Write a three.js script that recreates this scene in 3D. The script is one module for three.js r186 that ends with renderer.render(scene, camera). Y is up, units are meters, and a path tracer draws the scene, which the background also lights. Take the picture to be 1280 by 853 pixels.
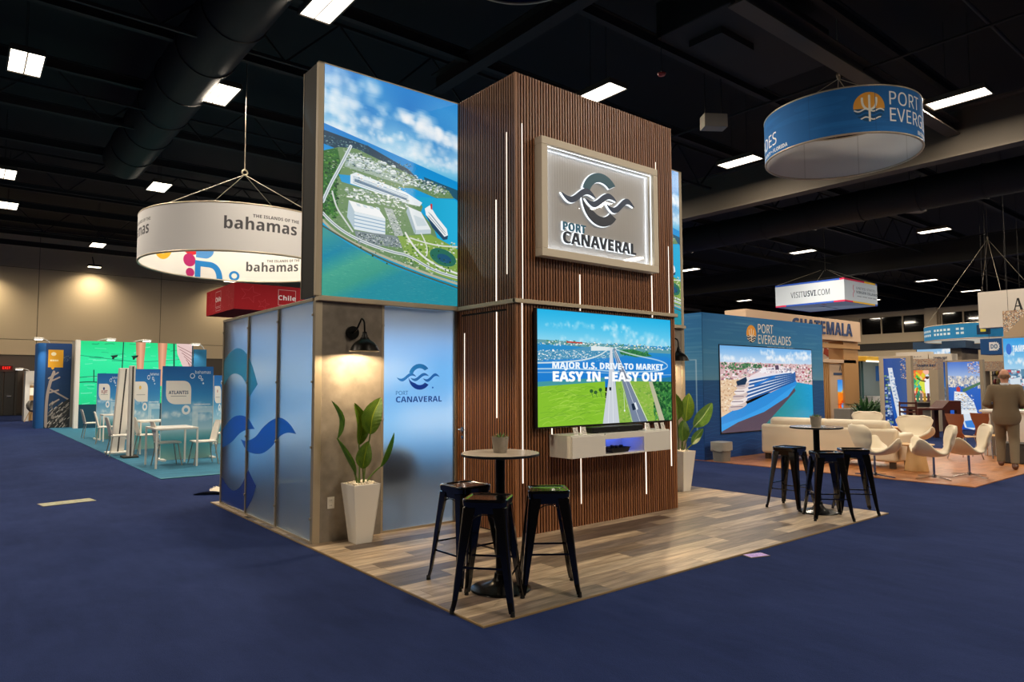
import * as THREE from 'three';
import { RoundedBoxGeometry } from 'three/addons/geometries/RoundedBoxGeometry.js';
import { mergeGeometries } from 'three/addons/utils/BufferGeometryUtils.js';
import { TextGeometry } from 'three/addons/geometries/TextGeometry.js';
import { FontLoader } from 'three/addons/loaders/FontLoader.js';
import { RectAreaLightUniformsLib } from 'three/addons/lights/RectAreaLightUniformsLib.js';

// ------------------------------------------------------------------ camera, exposure, large lights
const scene = new THREE.Scene();
scene.background = new THREE.Color(0x000000);
const renderer = new THREE.WebGLRenderer({ antialias: true });
renderer.toneMapping = THREE.LinearToneMapping;
renderer.toneMappingExposure = 1.0;
renderer.shadowMap.enabled = true;
RectAreaLightUniformsLib.init();
const FOCAL = 854.07, RAD = Math.PI / 180;
const camera = new THREE.PerspectiveCamera(2 * Math.atan(426.5 / FOCAL) / RAD, 1280 / 853, 0.05, 200);
camera.rotation.order = 'YXZ';
camera.rotation.set(3.6401 * RAD, -39.0054 * RAD, -0.224 * RAD);
camera.position.set(-2.6975, 1.5661, 3.6301);
camera.updateMatrixWorld(true);
const EYE = new THREE.Vector3(-2.6975, 1.5661, 3.6301), VIEW = new THREE.Euler(3.6401 * RAD, -39.0054 * RAD, -0.224 * RAD, 'YXZ');   // where the photograph was taken, for reading its pixels

const HALL_LIGHT = 150;          // radiance of the high bay ceiling lights
const HALL_COLOR = [1.0, 0.87, 0.70];
const BAY_Y = 8.2;              // height of the high bay lights
// the grid of high bay lights in the hall ceiling: x, z
const BAYS = [];
for (const z of [-1.92, -7.7, -13.7, -20.6, -27.0]) for (const x of [15.3, 24.2, 30.3, 38.7, 46.1, 54.2]) BAYS.push([x, z]);
for (const [x, z] of [[2.1, -7.35], [1.72, -12.4], [2.3, -21.3], [-1.85, -13.3], [-1.8, -22.7], [-1.5, -27.3], [8.5, -7.0], [8.5, -13.7], [8.5, -21], [2.2, -33.5], [8.5, -30], [2.2, 4.1], [8.6, 4.1], [15.3, 4.1], [2.2, 10.3], [8.6, 10.3], [15.5, 10.3], [25, 16.6], [-6.8, -7.4], [-6.8, -1.6], [-13, -4.5], [-8.5, -13.5], [-8.5, -22], [-8.5, -31]]) BAYS.push([x, z]);

// ------------------------------------------------------------------ helpers
let seed = 20240611;
const rnd = () => { seed = (seed + 0x6d2b79f5) | 0; let t = Math.imul(seed ^ (seed >>> 15), 1 | seed); t = (t + Math.imul(t ^ (t >>> 7), 61 | t)) ^ t; return ((t ^ (t >>> 14)) >>> 0) / 4294967296; };
const rr = (a, b) => a + (b - a) * rnd();
const V = (x, y, z) => new THREE.Vector3(x, y, z);
const lerp = (a, b, t) => a + (b - a) * t, clamp = (x, a, b) => Math.min(b, Math.max(a, x));
const smooth = (a, b, x) => { const t = clamp((x - a) / (b - a), 0, 1); return t * t * (3 - 2 * t); };
// a photo pixel (1280 x 853) is a direction; the plane it meets gives the distance
function at(px, py, axis, value) {
  const d = V((px - 640) / FOCAL, -(py - 426.5) / FOCAL, -1).applyEuler(VIEW), c = EYE;
  return c.clone().addScaledVector(d, (value - c[axis]) / d[axis]);
}
const onFloor = (px, py) => at(px, py, 'y', 0);

function clean(g) {   // position, normal, uv only, without index, so that everything merges
  let o = g.index ? g.toNonIndexed() : g;
  for (const k of Object.keys(o.attributes)) if (!['position', 'normal', 'uv'].includes(k)) o.deleteAttribute(k);
  if (!o.attributes.normal) o.computeVertexNormals();
  if (!o.attributes.uv) o.setAttribute('uv', new THREE.BufferAttribute(new Float32Array(o.attributes.position.count * 2), 2));
  o.morphAttributes = {}; o.clearGroups?.();
  return o;
}
function uvMetres(g, s = 1) {   // uv in metres, by the way each face points
  const p = g.attributes.position, n = g.attributes.normal, uv = new Float32Array(p.count * 2);
  for (let i = 0; i < p.count; i++) {
    const ax = Math.abs(n.getX(i)), ay = Math.abs(n.getY(i)), az = Math.abs(n.getZ(i));
    const [u, v] = ay >= ax && ay >= az ? [p.getX(i), p.getZ(i)] : ax >= az ? [p.getZ(i), p.getY(i)] : [p.getX(i), p.getY(i)];
    uv[i * 2] = u * s; uv[i * 2 + 1] = v * s;
  }
  g.setAttribute('uv', new THREE.BufferAttribute(uv, 2));
  return g;
}
function box(x0, y0, z0, x1, y1, z1, r = 0) {
  const w = Math.abs(x1 - x0), h = Math.abs(y1 - y0), d = Math.abs(z1 - z0);
  const g = r > 0 ? new RoundedBoxGeometry(w, h, d, 2, Math.min(r, w / 2.01, h / 2.01, d / 2.01)) : new THREE.BoxGeometry(w, h, d);
  g.translate((x0 + x1) / 2, (y0 + y1) / 2, (z0 + z1) / 2);
  return clean(g);
}
function cyl(r0, r1, h, x = 0, y = 0, z = 0, seg = 24) { return clean(new THREE.CylinderGeometry(r1, r0, h, seg).translate(x, y + h / 2, z)); }
function bar(a, b, r, seg = 10, r2 = r) {   // a round rod from a to b
  const A = V(...a), B = V(...b), d = B.clone().sub(A), g = new THREE.CylinderGeometry(r2, r, d.length(), seg);
  g.applyQuaternion(new THREE.Quaternion().setFromUnitVectors(V(0, 1, 0), d.clone().normalize()));
  g.translate((A.x + B.x) / 2, (A.y + B.y) / 2, (A.z + B.z) / 2);
  return clean(g);
}
function beam(a, b, w, h) {   // a square bar from a to b, w across and h high
  const A = V(...a), B = V(...b), d = B.clone().sub(A), g = new THREE.BoxGeometry(w, h, d.length());
  const m = new THREE.Matrix4().lookAt(B, A, Math.abs(d.clone().normalize().y) > 0.99 ? V(1, 0, 0) : V(0, 1, 0));
  g.applyMatrix4(m); g.translate((A.x + B.x) / 2, (A.y + B.y) / 2, (A.z + B.z) / 2);
  return clean(g);
}
const lathe = (pts, seg = 40) => clean(new THREE.LatheGeometry(pts.map(([x, y]) => new THREE.Vector2(x, y)), seg));
const tube = (pts, r, n = 24, seg = 8) => clean(new THREE.TubeGeometry(new THREE.CatmullRomCurve3(pts.map((p) => V(...p))), n, r, seg, false));
function extrude(shape, depth, bevel = 0, seg = 12) {
  return clean(new THREE.ExtrudeGeometry(shape, { depth, bevelEnabled: bevel > 0, bevelSize: bevel, bevelThickness: bevel, bevelSegments: 2, curveSegments: seg, steps: 1 }));
}
function poly(pts, curved = false) {   // shape through points; curved = smooth closed outline
  const s = new THREE.Shape();
  if (!curved) { pts.forEach(([x, y], i) => (i ? s.lineTo(x, y) : s.moveTo(x, y))); s.closePath(); return s; }
  return new THREE.Shape(new THREE.CatmullRomCurve3(pts.map(([x, y]) => V(x, y, 0)), true).getPoints(pts.length * 6).map((p) => new THREE.Vector2(p.x, p.y)));
}
const taken = new Map();
function numbered(name) { const n = taken.get(name) ?? 0; taken.set(name, n + 1); return n ? `${name}_${String(n).padStart(3, '0')}` : name; }
function obj(name, geos, material, parent) {
  const list = Array.isArray(geos) ? geos : [geos];
  const m = new THREE.Mesh(list.length > 1 ? mergeGeometries(list.map(clean)) : list[0], material);
  m.castShadow = m.receiveShadow = true;
  m.name = parent ? name : numbered(name);
  (parent ?? scene).add(m);
  return m;
}
function tag(o, label, category, group) { o.userData.label = label; o.userData.category = category; if (group) o.userData.group = group; return o; }
function thing(name, label, category, pos = [0, 0, 0], turn = 0, group) {
  const o = new THREE.Group(); o.name = numbered(name); scene.add(o);
  o.position.set(...pos); o.rotation.y = turn;
  return tag(o, label, category, group);
}
function struct(name, geos, material, label) {
  const m = obj(name, geos, material); m.userData.kind = 'structure';
  if (label) m.userData.label = label;
  return m;
}
function structGroup(name, label) { const o = new THREE.Group(); o.name = numbered(name); o.userData.kind = 'structure'; if (label) o.userData.label = label; scene.add(o); return o; }
function dup(root, pos, turn, label, group) {
  const r = root.clone(); r.name = numbered(root.name.replace(/_\d{3}$/, '')); scene.add(r);
  r.position.set(...pos); r.rotation.y = turn; r.userData = { ...root.userData };
  if (label) r.userData.label = label;
  if (group) r.userData.group = group;
  return r;
}
function areaLight(color, intensity, w, h, pos, look, parent = scene) {
  const l = new THREE.RectAreaLight(new THREE.Color().setRGB(...color), intensity, w, h);
  l.position.set(...pos); l.lookAt(...look); parent.add(l);
  return l;
}

// ------------------------------------------------------------------ textures
function canvas(w, h, draw) {
  const c = document.createElement('canvas'); c.width = w; c.height = h;
  draw(c.getContext('2d'), w, h);
  const t = new THREE.CanvasTexture(c); t.colorSpace = THREE.SRGBColorSpace; t.magFilter = THREE.LinearFilter;
  return t;
}
const hash = (x, y, s) => { let h = (x * 374761393 + y * 668265263 + s * 974634777) | 0; h = Math.imul(h ^ (h >>> 13), 1274126177); return ((h ^ (h >>> 16)) >>> 0) / 4294967296; };
function vnoise(x, y, s, px, py) {   // tiling value noise
  const xi = Math.floor(x), yi = Math.floor(y), fx = x - xi, fy = y - yi, u = fx * fx * (3 - 2 * fx), v = fy * fy * (3 - 2 * fy);
  const m = (a, n) => ((a % n) + n) % n;
  const f = (i, j) => hash(m(xi + i, px), m(yi + j, py), s);
  return lerp(lerp(f(0, 0), f(1, 0), u), lerp(f(0, 1), f(1, 1), u), v);
}
function fbm(x, y, s, px, py, oct = 4) { let a = 0, w = 0.5, t = 0; for (let i = 0; i < oct; i++) { a += w * vnoise(x, y, s + i * 17, px, py); t += w; x *= 2; y *= 2; px *= 2; py *= 2; w *= 0.5; } return a / t; }
function dataTex(w, h, fn, color = true, repeat = 1, repeatY = repeat) {   // fn(u, v) -> [r, g, b] sRGB 0..1 or one number
  const d = new Uint8Array(w * h * 4);
  for (let j = 0; j < h; j++) for (let i = 0; i < w; i++) {
    const c = fn(i / w, j / h), k = (j * w + i) * 4, a = typeof c === 'number' ? [c, c, c] : c;
    d[k] = clamp(a[0], 0, 1) * 255; d[k + 1] = clamp(a[1], 0, 1) * 255; d[k + 2] = clamp(a[2], 0, 1) * 255; d[k + 3] = 255;
  }
  const t = new THREE.DataTexture(d, w, h, THREE.RGBAFormat);
  t.wrapS = t.wrapT = THREE.RepeatWrapping; t.magFilter = THREE.LinearFilter; t.minFilter = THREE.LinearMipmapLinearFilter; t.repeat.set(repeat, repeatY);
  if (color) t.colorSpace = THREE.SRGBColorSpace;
  t.needsUpdate = true;
  return t;
}
const mixc = (a, b, t) => [lerp(a[0], b[0], t), lerp(a[1], b[1], t), lerp(a[2], b[2], t)];

// ------------------------------------------------------------------ materials
const std = (color, roughness = 0.6, metalness = 0, extra = {}) => new THREE.MeshStandardMaterial({ color, roughness, metalness, ...extra });
const phys = (color, roughness, extra = {}) => new THREE.MeshPhysicalMaterial({ color, roughness, ...extra });
const glow = (color, intensity, base = 0x222222) => new THREE.MeshStandardMaterial({ color: base, emissive: color, emissiveIntensity: intensity, roughness: 0.5 });
const carpetTex = dataTex(1024, 1024, (u, v) => {
  const big = fbm(u * 5, v * 5, 3, 5, 5, 4), mid = fbm(u * 40, v * 14, 9, 40, 14, 3), fine = hash(Math.floor(u * 1024), Math.floor(v * 1024), 5);
  const t = 0.5 + (big - 0.5) * 0.55 + (mid - 0.5) * 0.35 + (fine - 0.5) * 0.35;
  return mixc([0.10, 0.145, 0.285], [0.175, 0.225, 0.395], t);
}, true, 1 / 3.1);
const carpetBump = dataTex(512, 512, (u, v) => 0.6 * hash(Math.floor(u * 512), Math.floor(v * 512), 8) + 0.4 * fbm(u * 20, v * 20, 2, 20, 20, 3), false, 1 / 1.1);
const M = {
  carpet: phys(0xffffff, 0.97, { specularIntensity: 0.15, map: carpetTex, bumpMap: carpetBump, bumpScale: 0.004 }),
  black: std(0x0b0b0c, 0.45), blackGloss: phys(0x070708, 0.16, { clearcoat: 0.8, clearcoatRoughness: 0.08 }), rubber: std(0x0a0a0a, 0.85),
  blackMetal: std(0x131211, 0.32, 0.75), roofBlack: std(0x121110, 0.9), steelDark: std(0x1d1a18, 0.8), steelMid: std(0x4a4238, 0.75), duct: std(0x151312, 0.75),
  alu: std(0xb9ab93, 0.42, 0.55), aluDark: std(0x6d6558, 0.5, 0.5), chrome: std(0xd0d2d4, 0.16, 1), champagne: std(0xc0b094, 0.55, 0.05), signFrame: std(0xdccfb8, 0.5),
  white: std(0xe9e4da, 0.5), whiteGloss: phys(0xeae4d8, 0.35, { clearcoat: 0.4, clearcoatRoughness: 0.2 }), fabricWhite: std(0xdcdcdc, 0.9),
  beigeWall: std(0xd2bd9c, 0.92), greyWall: std(0x5f574f, 0.9), cream: std(0xe6d3b0, 0.62), grey: std(0x7c756b, 0.7), greyDark: std(0x3a3733, 0.8),
  woodLight: std(0xb98a55, 0.5), woodRed: std(0x4a1e12, 0.4), woodChair: std(0x8a4a28, 0.4), woodPale: std(0xc79f68, 0.55),
  cable: std(0x8d8473, 0.5, 0.3), rope: std(0xb8ac92, 0.9), red: std(0xb3101c, 0.7), pebble: std(0xe8dcc6, 0.8),
};
const concreteTex = dataTex(512, 512, (u, v) => {
  const a = fbm(u * 4, v * 4, 31, 4, 4, 5), b = fbm(u * 16, v * 16, 41, 16, 16, 4), f = hash(Math.floor(u * 512), Math.floor(v * 512), 77);
  return mixc([0.44, 0.405, 0.36], [0.62, 0.58, 0.525], clamp(0.5 + (a - 0.5) * 1.3 + (b - 0.5) * 0.7 + (f - 0.5) * 0.12, 0, 1));
}, true, 1 / 1.3);
M.concrete = std(0xffffff, 0.86, 0, { map: concreteTex });
const font = await new FontLoader().loadAsync('fonts/droid/droid_sans_bold.typeface.json');
const fontThin = await new FontLoader().loadAsync('fonts/droid/droid_sans_regular.typeface.json');
function textGeo(str, size, depth, bold = true, width = null) {   // flat letters from x = 0, baseline y = 0
  const g = new TextGeometry(str, { font: bold ? font : fontThin, size, depth, curveSegments: 4, bevelEnabled: false });
  g.computeBoundingBox(); g.translate(-g.boundingBox.min.x, 0, 0);
  if (width) { const w = g.boundingBox.max.x - g.boundingBox.min.x; g.scale(width / w, 1, 1); }
  return clean(g);
}

// ================================================================== THE HALL
const HX0 = -24, HX1 = 62, HZ0 = -42, HZ1 = 24, HTOP = 10.2;
struct('floor', uvMetres(box(HX0, -0.3, HZ0, HX1, 0, HZ1)), M.carpet, 'navy blue exhibition hall carpet');
struct('ceiling', box(HX0, HTOP, HZ0, HX1, HTOP + 0.3, HZ1), M.roofBlack, 'black painted hall roof deck');
struct('wall_left', box(HX0 - 0.3, 0, HZ0, HX0, HTOP, HZ1), M.greyWall);
struct('wall_front', box(HX0, 0, HZ1, HX1, HTOP, HZ1 + 0.3), M.greyWall);
{ // far wall behind the islands booth: grey lower band, large beige panels above with open joints
  const w = structGroup('wall_back', 'beige panelled hall wall above a dark grey lower band');
  obj('wall_core', box(HX0, 0, HZ0 - 0.4, HX1, HTOP, HZ0 - 0.06), M.greyWall, w);
  obj('lower_band', box(HX0, 0.12, HZ0 - 0.06, HX1, 3.2, HZ0 - 0.02), M.greyWall, w);
  obj('base_strip', box(HX0, 0, HZ0 - 0.06, HX1, 0.12, HZ0), M.greyDark, w);
  for (let x = HX0; x < HX1 - 0.1; x += 6.15) for (const [y0, y1] of [[3.28, 4.1], [4.13, 8.05], [8.08, HTOP]]) obj('wall_panel', box(x, y0, HZ0 - 0.06, Math.min(x + 6.12, HX1), y1, HZ0), M.beigeWall, w);
}
{ // far right wall with its band of dark windows
  const w = structGroup('wall_right', 'pale beige hall wall with a dark rail under a window band');
  const wy0 = 6.0, wy1 = 7.5;
  obj('wall_core', [box(HX1, 0, HZ0, HX1 + 0.4, wy0, HZ1), box(HX1, wy1, HZ0, HX1 + 0.4, 7.95, HZ1)], M.beigeWall, w);
  obj('black_soffit_band', box(HX1 - 0.6, 7.95, HZ0, HX1 + 0.4, HTOP, HZ1), M.roofBlack, w);
  obj('wall_rail', box(HX1 - 0.2, 4.55, HZ0, HX1, 5.15, HZ1), M.greyDark, w);
  const zA = at(1076, 410, 'x', HX1).z, zB = at(1156, 405, 'x', HX1).z, zC = at(1177, 405, 'x', HX1).z, zD = at(1240, 400, 'x', HX1).z;
  obj('wall_pier', [box(HX1 - 0.05, wy0, HZ0, HX1 + 0.4, wy1, zA - 0.1), box(HX1 - 0.05, wy0, zB + 0.1, HX1 + 0.4, wy1, zC - 0.1), box(HX1 - 0.05, wy0, zD + 6.1, HX1 + 0.4, wy1, HZ1)], M.beigeWall, w);
  obj('pier', box(HX1 - 0.5, 0, zB + 0.2, HX1, 7.95, zC - 0.2), M.beigeWall, w);
  const night = phys(0x14120f, 0.06, { clearcoat: 1, clearcoatRoughness: 0.03 });
  let k = 0;
  for (const [a, b] of [[zA, zB], [zC, zD + 6]]) {
    const g = structGroup(`window_${++k}`, 'row of dark night panes high in the hall wall'), n = Math.round((b - a) / 1.75);
    for (let i = 0; i < n; i++) obj('pane', box(HX1 + 0.12, wy0 + 0.05, lerp(a, b, i / n) + 0.04, HX1 + 0.15, wy1 - 0.05, lerp(a, b, (i + 1) / n) - 0.04), night, g);
    for (let i = 0; i <= n; i++) obj('mullion', box(HX1 + 0.02, wy0, lerp(a, b, i / n) - 0.05, HX1 + 0.2, wy1, lerp(a, b, i / n) + 0.05), M.beigeWall, g);
  }
}
{ // double door in the far left wall, with its exit sign
  const d = structGroup('door_1', 'dark double exit doors in the hall wall');
  const a = at(-12, 520, 'z', HZ0 + 0.03), b = at(17, 520, 'z', HZ0 + 0.03), y1 = 2.35;
  for (let i = 0; i < 2; i++) { const x0 = lerp(a.x, b.x, i / 2) + 0.03, x1 = lerp(a.x, b.x, (i + 1) / 2) - 0.03; const leaf = obj('door_leaf', box(x0, 0.02, HZ0, x1, y1, HZ0 + 0.06, 0.01), std(0x23201c, 0.5), d); obj('push_bar', box(x0 + 0.1, 1.0, HZ0 + 0.06, x1 - 0.1, 1.08, HZ0 + 0.13, 0.02), M.chrome, leaf); }
  obj('door_frame', [box(a.x - 0.1, 0, HZ0 - 0.02, a.x, y1 + 0.1, HZ0 + 0.1), box(b.x, 0, HZ0 - 0.02, b.x + 0.1, y1 + 0.1, HZ0 + 0.1), box(a.x - 0.1, y1, HZ0 - 0.02, b.x + 0.1, y1 + 0.1, HZ0 + 0.1)], M.greyDark, d);
  const c = obj('door_closer_panel', box(b.x + 0.35, 0, HZ0, b.x + 0.75, 2.3, HZ0 + 0.9, 0.02), M.woodPale, d);
  const e = thing('exit_sign', 'small glowing red exit sign high above the dark double doors', 'exit sign', [at(8, 460, 'z', HZ0 + 0.1).x, at(8, 460, 'z', HZ0 + 0.1).y, HZ0]);
  obj('housing', box(-0.28, -0.12, -0.02, 0.28, 0.12, 0.09, 0.02), M.greyDark, e);
  const tex = canvas(256, 96, (g, w, h) => { g.fillStyle = '#3a0303'; g.fillRect(0, 0, w, h); g.fillStyle = '#ff2a20'; g.font = 'bold 84px sans-serif'; g.textAlign = 'center'; g.textBaseline = 'middle'; g.fillText('EXIT', w / 2, h / 2 + 3); });
  obj('sign_face', new THREE.PlaneGeometry(0.53, 0.21).translate(0, 0, 0.095), new THREE.MeshStandardMaterial({ color: 0x200000, emissive: 0xffffff, emissiveMap: tex, emissiveIntensity: 1.6 }), e);
  const l = new THREE.PointLight(new THREE.Color().setRGB(1, 0.05, 0.03), 0.15); l.position.set(0, 0, 0.25); e.add(l);
}
// ------------------------------------------------------------------ roof steel, ducts
function iBeam(a, b, w, h, t = 0.03) {   // horizontal I section from a to b (bottom of the section)
  const A = [...a], B = [...b], lift = (p, y) => [p[0], p[1] + y, p[2]];
  return [beam(lift(A, t / 2), lift(B, t / 2), w, t), beam(lift(A, h - t / 2), lift(B, h - t / 2), w, t), beam(lift(A, h / 2), lift(B, h / 2), t, h - 2 * t)];
}
const beamLabel = 'deep brown painted roof girder running above the hall';
struct('roof_girder', iBeam([17.45, 7.45, HZ0], [17.45, 7.45, HZ1], 0.42, 1.3, 0.05), M.steelMid, beamLabel);
struct('roof_girder', iBeam([-8.4, 7.9, HZ0], [-8.4, 7.9, HZ1], 0.42, 1.2, 0.05), M.steelDark, beamLabel);
struct('roof_girder', iBeam([36, 7.6, HZ0], [36, 7.6, HZ1], 0.42, 1.2, 0.05), M.steelDark, beamLabel);
struct('roof_cross_beam', iBeam([7.4, 8.05, -2.72], [17.4, 8.05, -2.72], 0.32, 0.36), M.steelMid, 'short steel cross beam above the round port banner');
struct('roof_cross_beam', iBeam([5.9, 8.5, 1.2], [5.9, 8.5, -9.8], 0.3, 0.4), M.steelDark, 'dark steel cross beam beside the timber tower');
for (let z = -39; z < 14; z += 3.05) struct('roof_purlin', iBeam([HX0, 8.75, z], [HX1, 8.75, z], 0.14, 0.26, 0.02), M.steelDark, 'thin dark steel purlin under the roof deck');
for (const z of [-10.2, -16.3, -24.5, -32.5]) { // open web joists
  const g = [beam([HX0, 8.35, z], [HX1, 8.35, z], 0.07, 0.07), beam([HX0, 9.55, z], [HX1, 9.55, z], 0.07, 0.07)];
  for (let x = HX0, k = 0; x < HX1 - 1; x += 1.2, k++) g.push(beam([x, k % 2 ? 9.55 : 8.35, z], [x + 1.2, k % 2 ? 8.35 : 9.55, z], 0.04, 0.04));
  struct('roof_joist', g, M.steelDark, 'dark open web roof joist of the hall');
}
function ductAlongZ(x, y, r, z0, z1, label) {
  const g = [bar([x, y, z0], [x, y, z1], r, 32)];
  for (let z = z0; z > z1; z -= 1.9) g.push(bar([x, y, z], [x, y, z - 0.06], r + 0.025, 32));
  return struct('air_duct', g, M.duct, label);
}
ductAlongZ(1.15, 8.7, 0.62, 2, -20.5, 'round dark spiral air duct above the islands booth');
ductAlongZ(22.6, 8.0, 0.55, 6, -40, 'round dark air duct beyond the roof girder');
struct('air_unit', [box(8.6, 8.9, -5.4, 12.6, 9.7, -3.6, 0.03), box(9.2, 8.75, -5.0, 10.4, 8.9, -4.2)], M.steelDark, 'dark ventilation unit hung under the roof');
struct('sprinkler_pipe', [bar([HX0, 8.35, -0.4], [HX1, 8.35, -0.4], 0.035, 8), bar([HX0, 8.35, -14.8], [HX1, 8.35, -14.8], 0.035, 8), bar([12.2, 8.3, 5], [12.2, 8.3, -40], 0.03, 8)], M.steelDark, 'thin dark sprinkler pipes under the roof');
{ // smoke detectors and speakers that show as small things under the roof
  const dets = [[827, 92], [1172, 245], [1110, 330]];
  for (const [px, py] of dets) { const p = at(px, py, 'y', 8.0), t = thing('smoke_detector', 'tiny red tipped detector hung on a rod under the dark roof', 'detector', [p.x, p.y, p.z], 0, 'detectors under the roof'); obj('detector_cap', lathe([[0.001, -0.05], [0.07, -0.04], [0.09, 0], [0.03, 0.03], [0.001, 0.03]], 16), std(0x8a1412, 0.5), t); obj('rod', bar([0, 0.02, 0], [0, HTOP - p.y, 0], 0.008), M.steelDark, t); }
  for (const [px, py] of [[892, 153], [1145, 260]]) { const p = at(px, py, 'y', 7.7), t = thing('ceiling_speaker', 'small pale box loudspeaker hung under the dark roof', 'loudspeaker', [p.x, p.y, p.z], -0.6, 'loudspeakers under the roof'); obj('cabinet', box(-0.28, -0.16, -0.16, 0.28, 0.16, 0.16, 0.02), M.grey, t); for (const x of [-0.2, 0.2]) obj('bracket', bar([x, 0.15, 0], [x, HTOP - p.y, 0], 0.012), M.steelDark, t); }
}
// ------------------------------------------------------------------ high bay lights
{
  const lensMat = new THREE.MeshStandardMaterial({ color: 0x998877, emissive: new THREE.Color().setRGB(1.0, 0.9, 0.74), emissiveIntensity: 5, roughness: 0.4 });
  const proto = thing('high_bay_light', 'rectangular high bay ceiling light glowing warm white under the dark roof', 'ceiling light', [0, 0, 0], 0, 'high bay lights in the hall roof');
  obj('housing', [box(-0.3, 0.03, -0.62, 0.3, 0.13, 0.62, 0.02), box(-0.31, 0.0, -0.64, -0.28, 0.06, 0.64), box(0.28, 0.0, -0.64, 0.31, 0.06, 0.64), box(-0.31, 0.0, 0.61, 0.31, 0.06, 0.64), box(-0.31, 0.0, -0.64, 0.31, 0.06, -0.61)], M.steelMid, proto);
  obj('driver_box', box(-0.12, 0.13, -0.3, 0.12, 0.2, 0.3, 0.01), M.steelDark, proto);
  for (const z of [-0.25, 0.25]) obj('hanger', bar([0, 0.19, z], [0, HTOP - BAY_Y, z], 0.006, 6), M.steelDark, proto);
  for (const s of [-1, 1]) obj('lens', box(s > 0 ? 0.015 : -0.28, 0.018, -0.6, s > 0 ? 0.28 : -0.015, 0.035, 0.6), lensMat, proto);
  BAYS.forEach(([x, z], i) => {
    if (i) dup(proto, [x, BAY_Y, z], 0); else proto.position.set(x, BAY_Y, z);
    areaLight(HALL_COLOR, HALL_LIGHT, 0.54, 1.18, [x, BAY_Y - 0.012, z], [x, 0, z]);
  });
}
{ // wall washing floodlights high on the far left wall
  for (const px of [-22, 118, 287]) {
    const p = at(px, px > 200 ? 352 : 334, 'z', HZ0 + 0.9);
    const t = thing('wall_floodlight', 'bracketed floodlight washing down the beige hall wall', 'floodlight', [p.x, p.y, p.z], 0, 'floodlights on the hall wall');
    const head = obj('lamp_head', box(-0.34, 0, -0.22, 0.34, 0.12, 0.22, 0.03), M.steelMid, t);
    obj('lens', box(-0.3, -0.012, -0.18, 0.3, 0, 0.18), glow(new THREE.Color().setRGB(1, 0.88, 0.65), 6), head);
    obj('arm', bar([0, 0.1, -0.1], [0, 0.7, -0.91], 0.03, 8), M.steelDark, t);
    const l = new THREE.SpotLight(new THREE.Color().setRGB(1, 0.85, 0.6), 34, 0, 1.25, 0.9, 2);
    l.position.set(0, -0.06, 0); l.target.position.set(0, -4, -0.62); l.shadow.radius = 6; t.add(l, l.target);
  }
}

// ================================================================== PICTURES (prints and screens)
function gradient(g, x0, y0, x1, y1, stops) { const q = g.createLinearGradient(x0, y0, x1, y1); stops.forEach(([t, c]) => q.addColorStop(t, c)); return q; }
function cloud(g, x, y, w, h, a = 0.5, tone = '255,255,255') {
  for (let i = 0; i < 26; i++) {
    const px = x + rr(-0.5, 0.5) * w, py = y + rr(-0.4, 0.4) * h * (1 - Math.abs(px - x) / w), r = rr(0.1, 0.32) * h;
    const q = g.createRadialGradient(px, py, 0, px, py, r * 1.7); q.addColorStop(0, `rgba(${tone},${a * 0.5})`); q.addColorStop(1, `rgba(${tone},0)`);
    g.fillStyle = q; g.beginPath(); g.ellipse(px, py, r * 2.6, r * 1.2, 0, 0, 7); g.fill();
  }
}
function pline(g, pts, color, width) { g.strokeStyle = color; g.lineWidth = width; g.lineCap = 'round'; g.lineJoin = 'round'; g.beginPath(); pts.forEach(([x, y], i) => (i ? g.lineTo(x, y) : g.moveTo(x, y))); g.stroke(); }
function pfill(g, pts, color) { g.fillStyle = color; g.beginPath(); pts.forEach(([x, y], i) => (i ? g.lineTo(x, y) : g.moveTo(x, y))); g.closePath(); g.fill(); }
function specks(g, n, x0, y0, x1, y1, s0, s1, colors, flat = 0.5) { for (let i = 0; i < n; i++) { g.fillStyle = colors[Math.floor(rnd() * colors.length)]; const s = rr(s0, s1); g.fillRect(rr(x0, x1), rr(y0, y1), s, s * flat); } }
function smoothPath(g, pts) { g.beginPath(); g.moveTo(pts[0][0], pts[0][1]); for (let i = 1; i < pts.length - 1; i++) g.quadraticCurveTo(pts[i][0], pts[i][1], (pts[i][0] + pts[i + 1][0]) / 2, (pts[i][1] + pts[i + 1][1]) / 2); g.lineTo(...pts[pts.length - 1]); }
function sLine(g, pts, color, width) { g.strokeStyle = color; g.lineWidth = width; g.lineCap = 'round'; smoothPath(g, pts); g.stroke(); }
function seaTexture(g, x0, y0, x1, y1, n, dark, light) { for (let i = 0; i < n; i++) { const x = rr(x0, x1), y = rr(y0, y1); g.strokeStyle = rnd() < 0.5 ? dark : light; g.lineWidth = rr(0.6, 1.8); g.beginPath(); g.moveTo(x, y); g.lineTo(x + rr(4, 22), y + rr(-2, 2)); g.stroke(); } }

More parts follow.
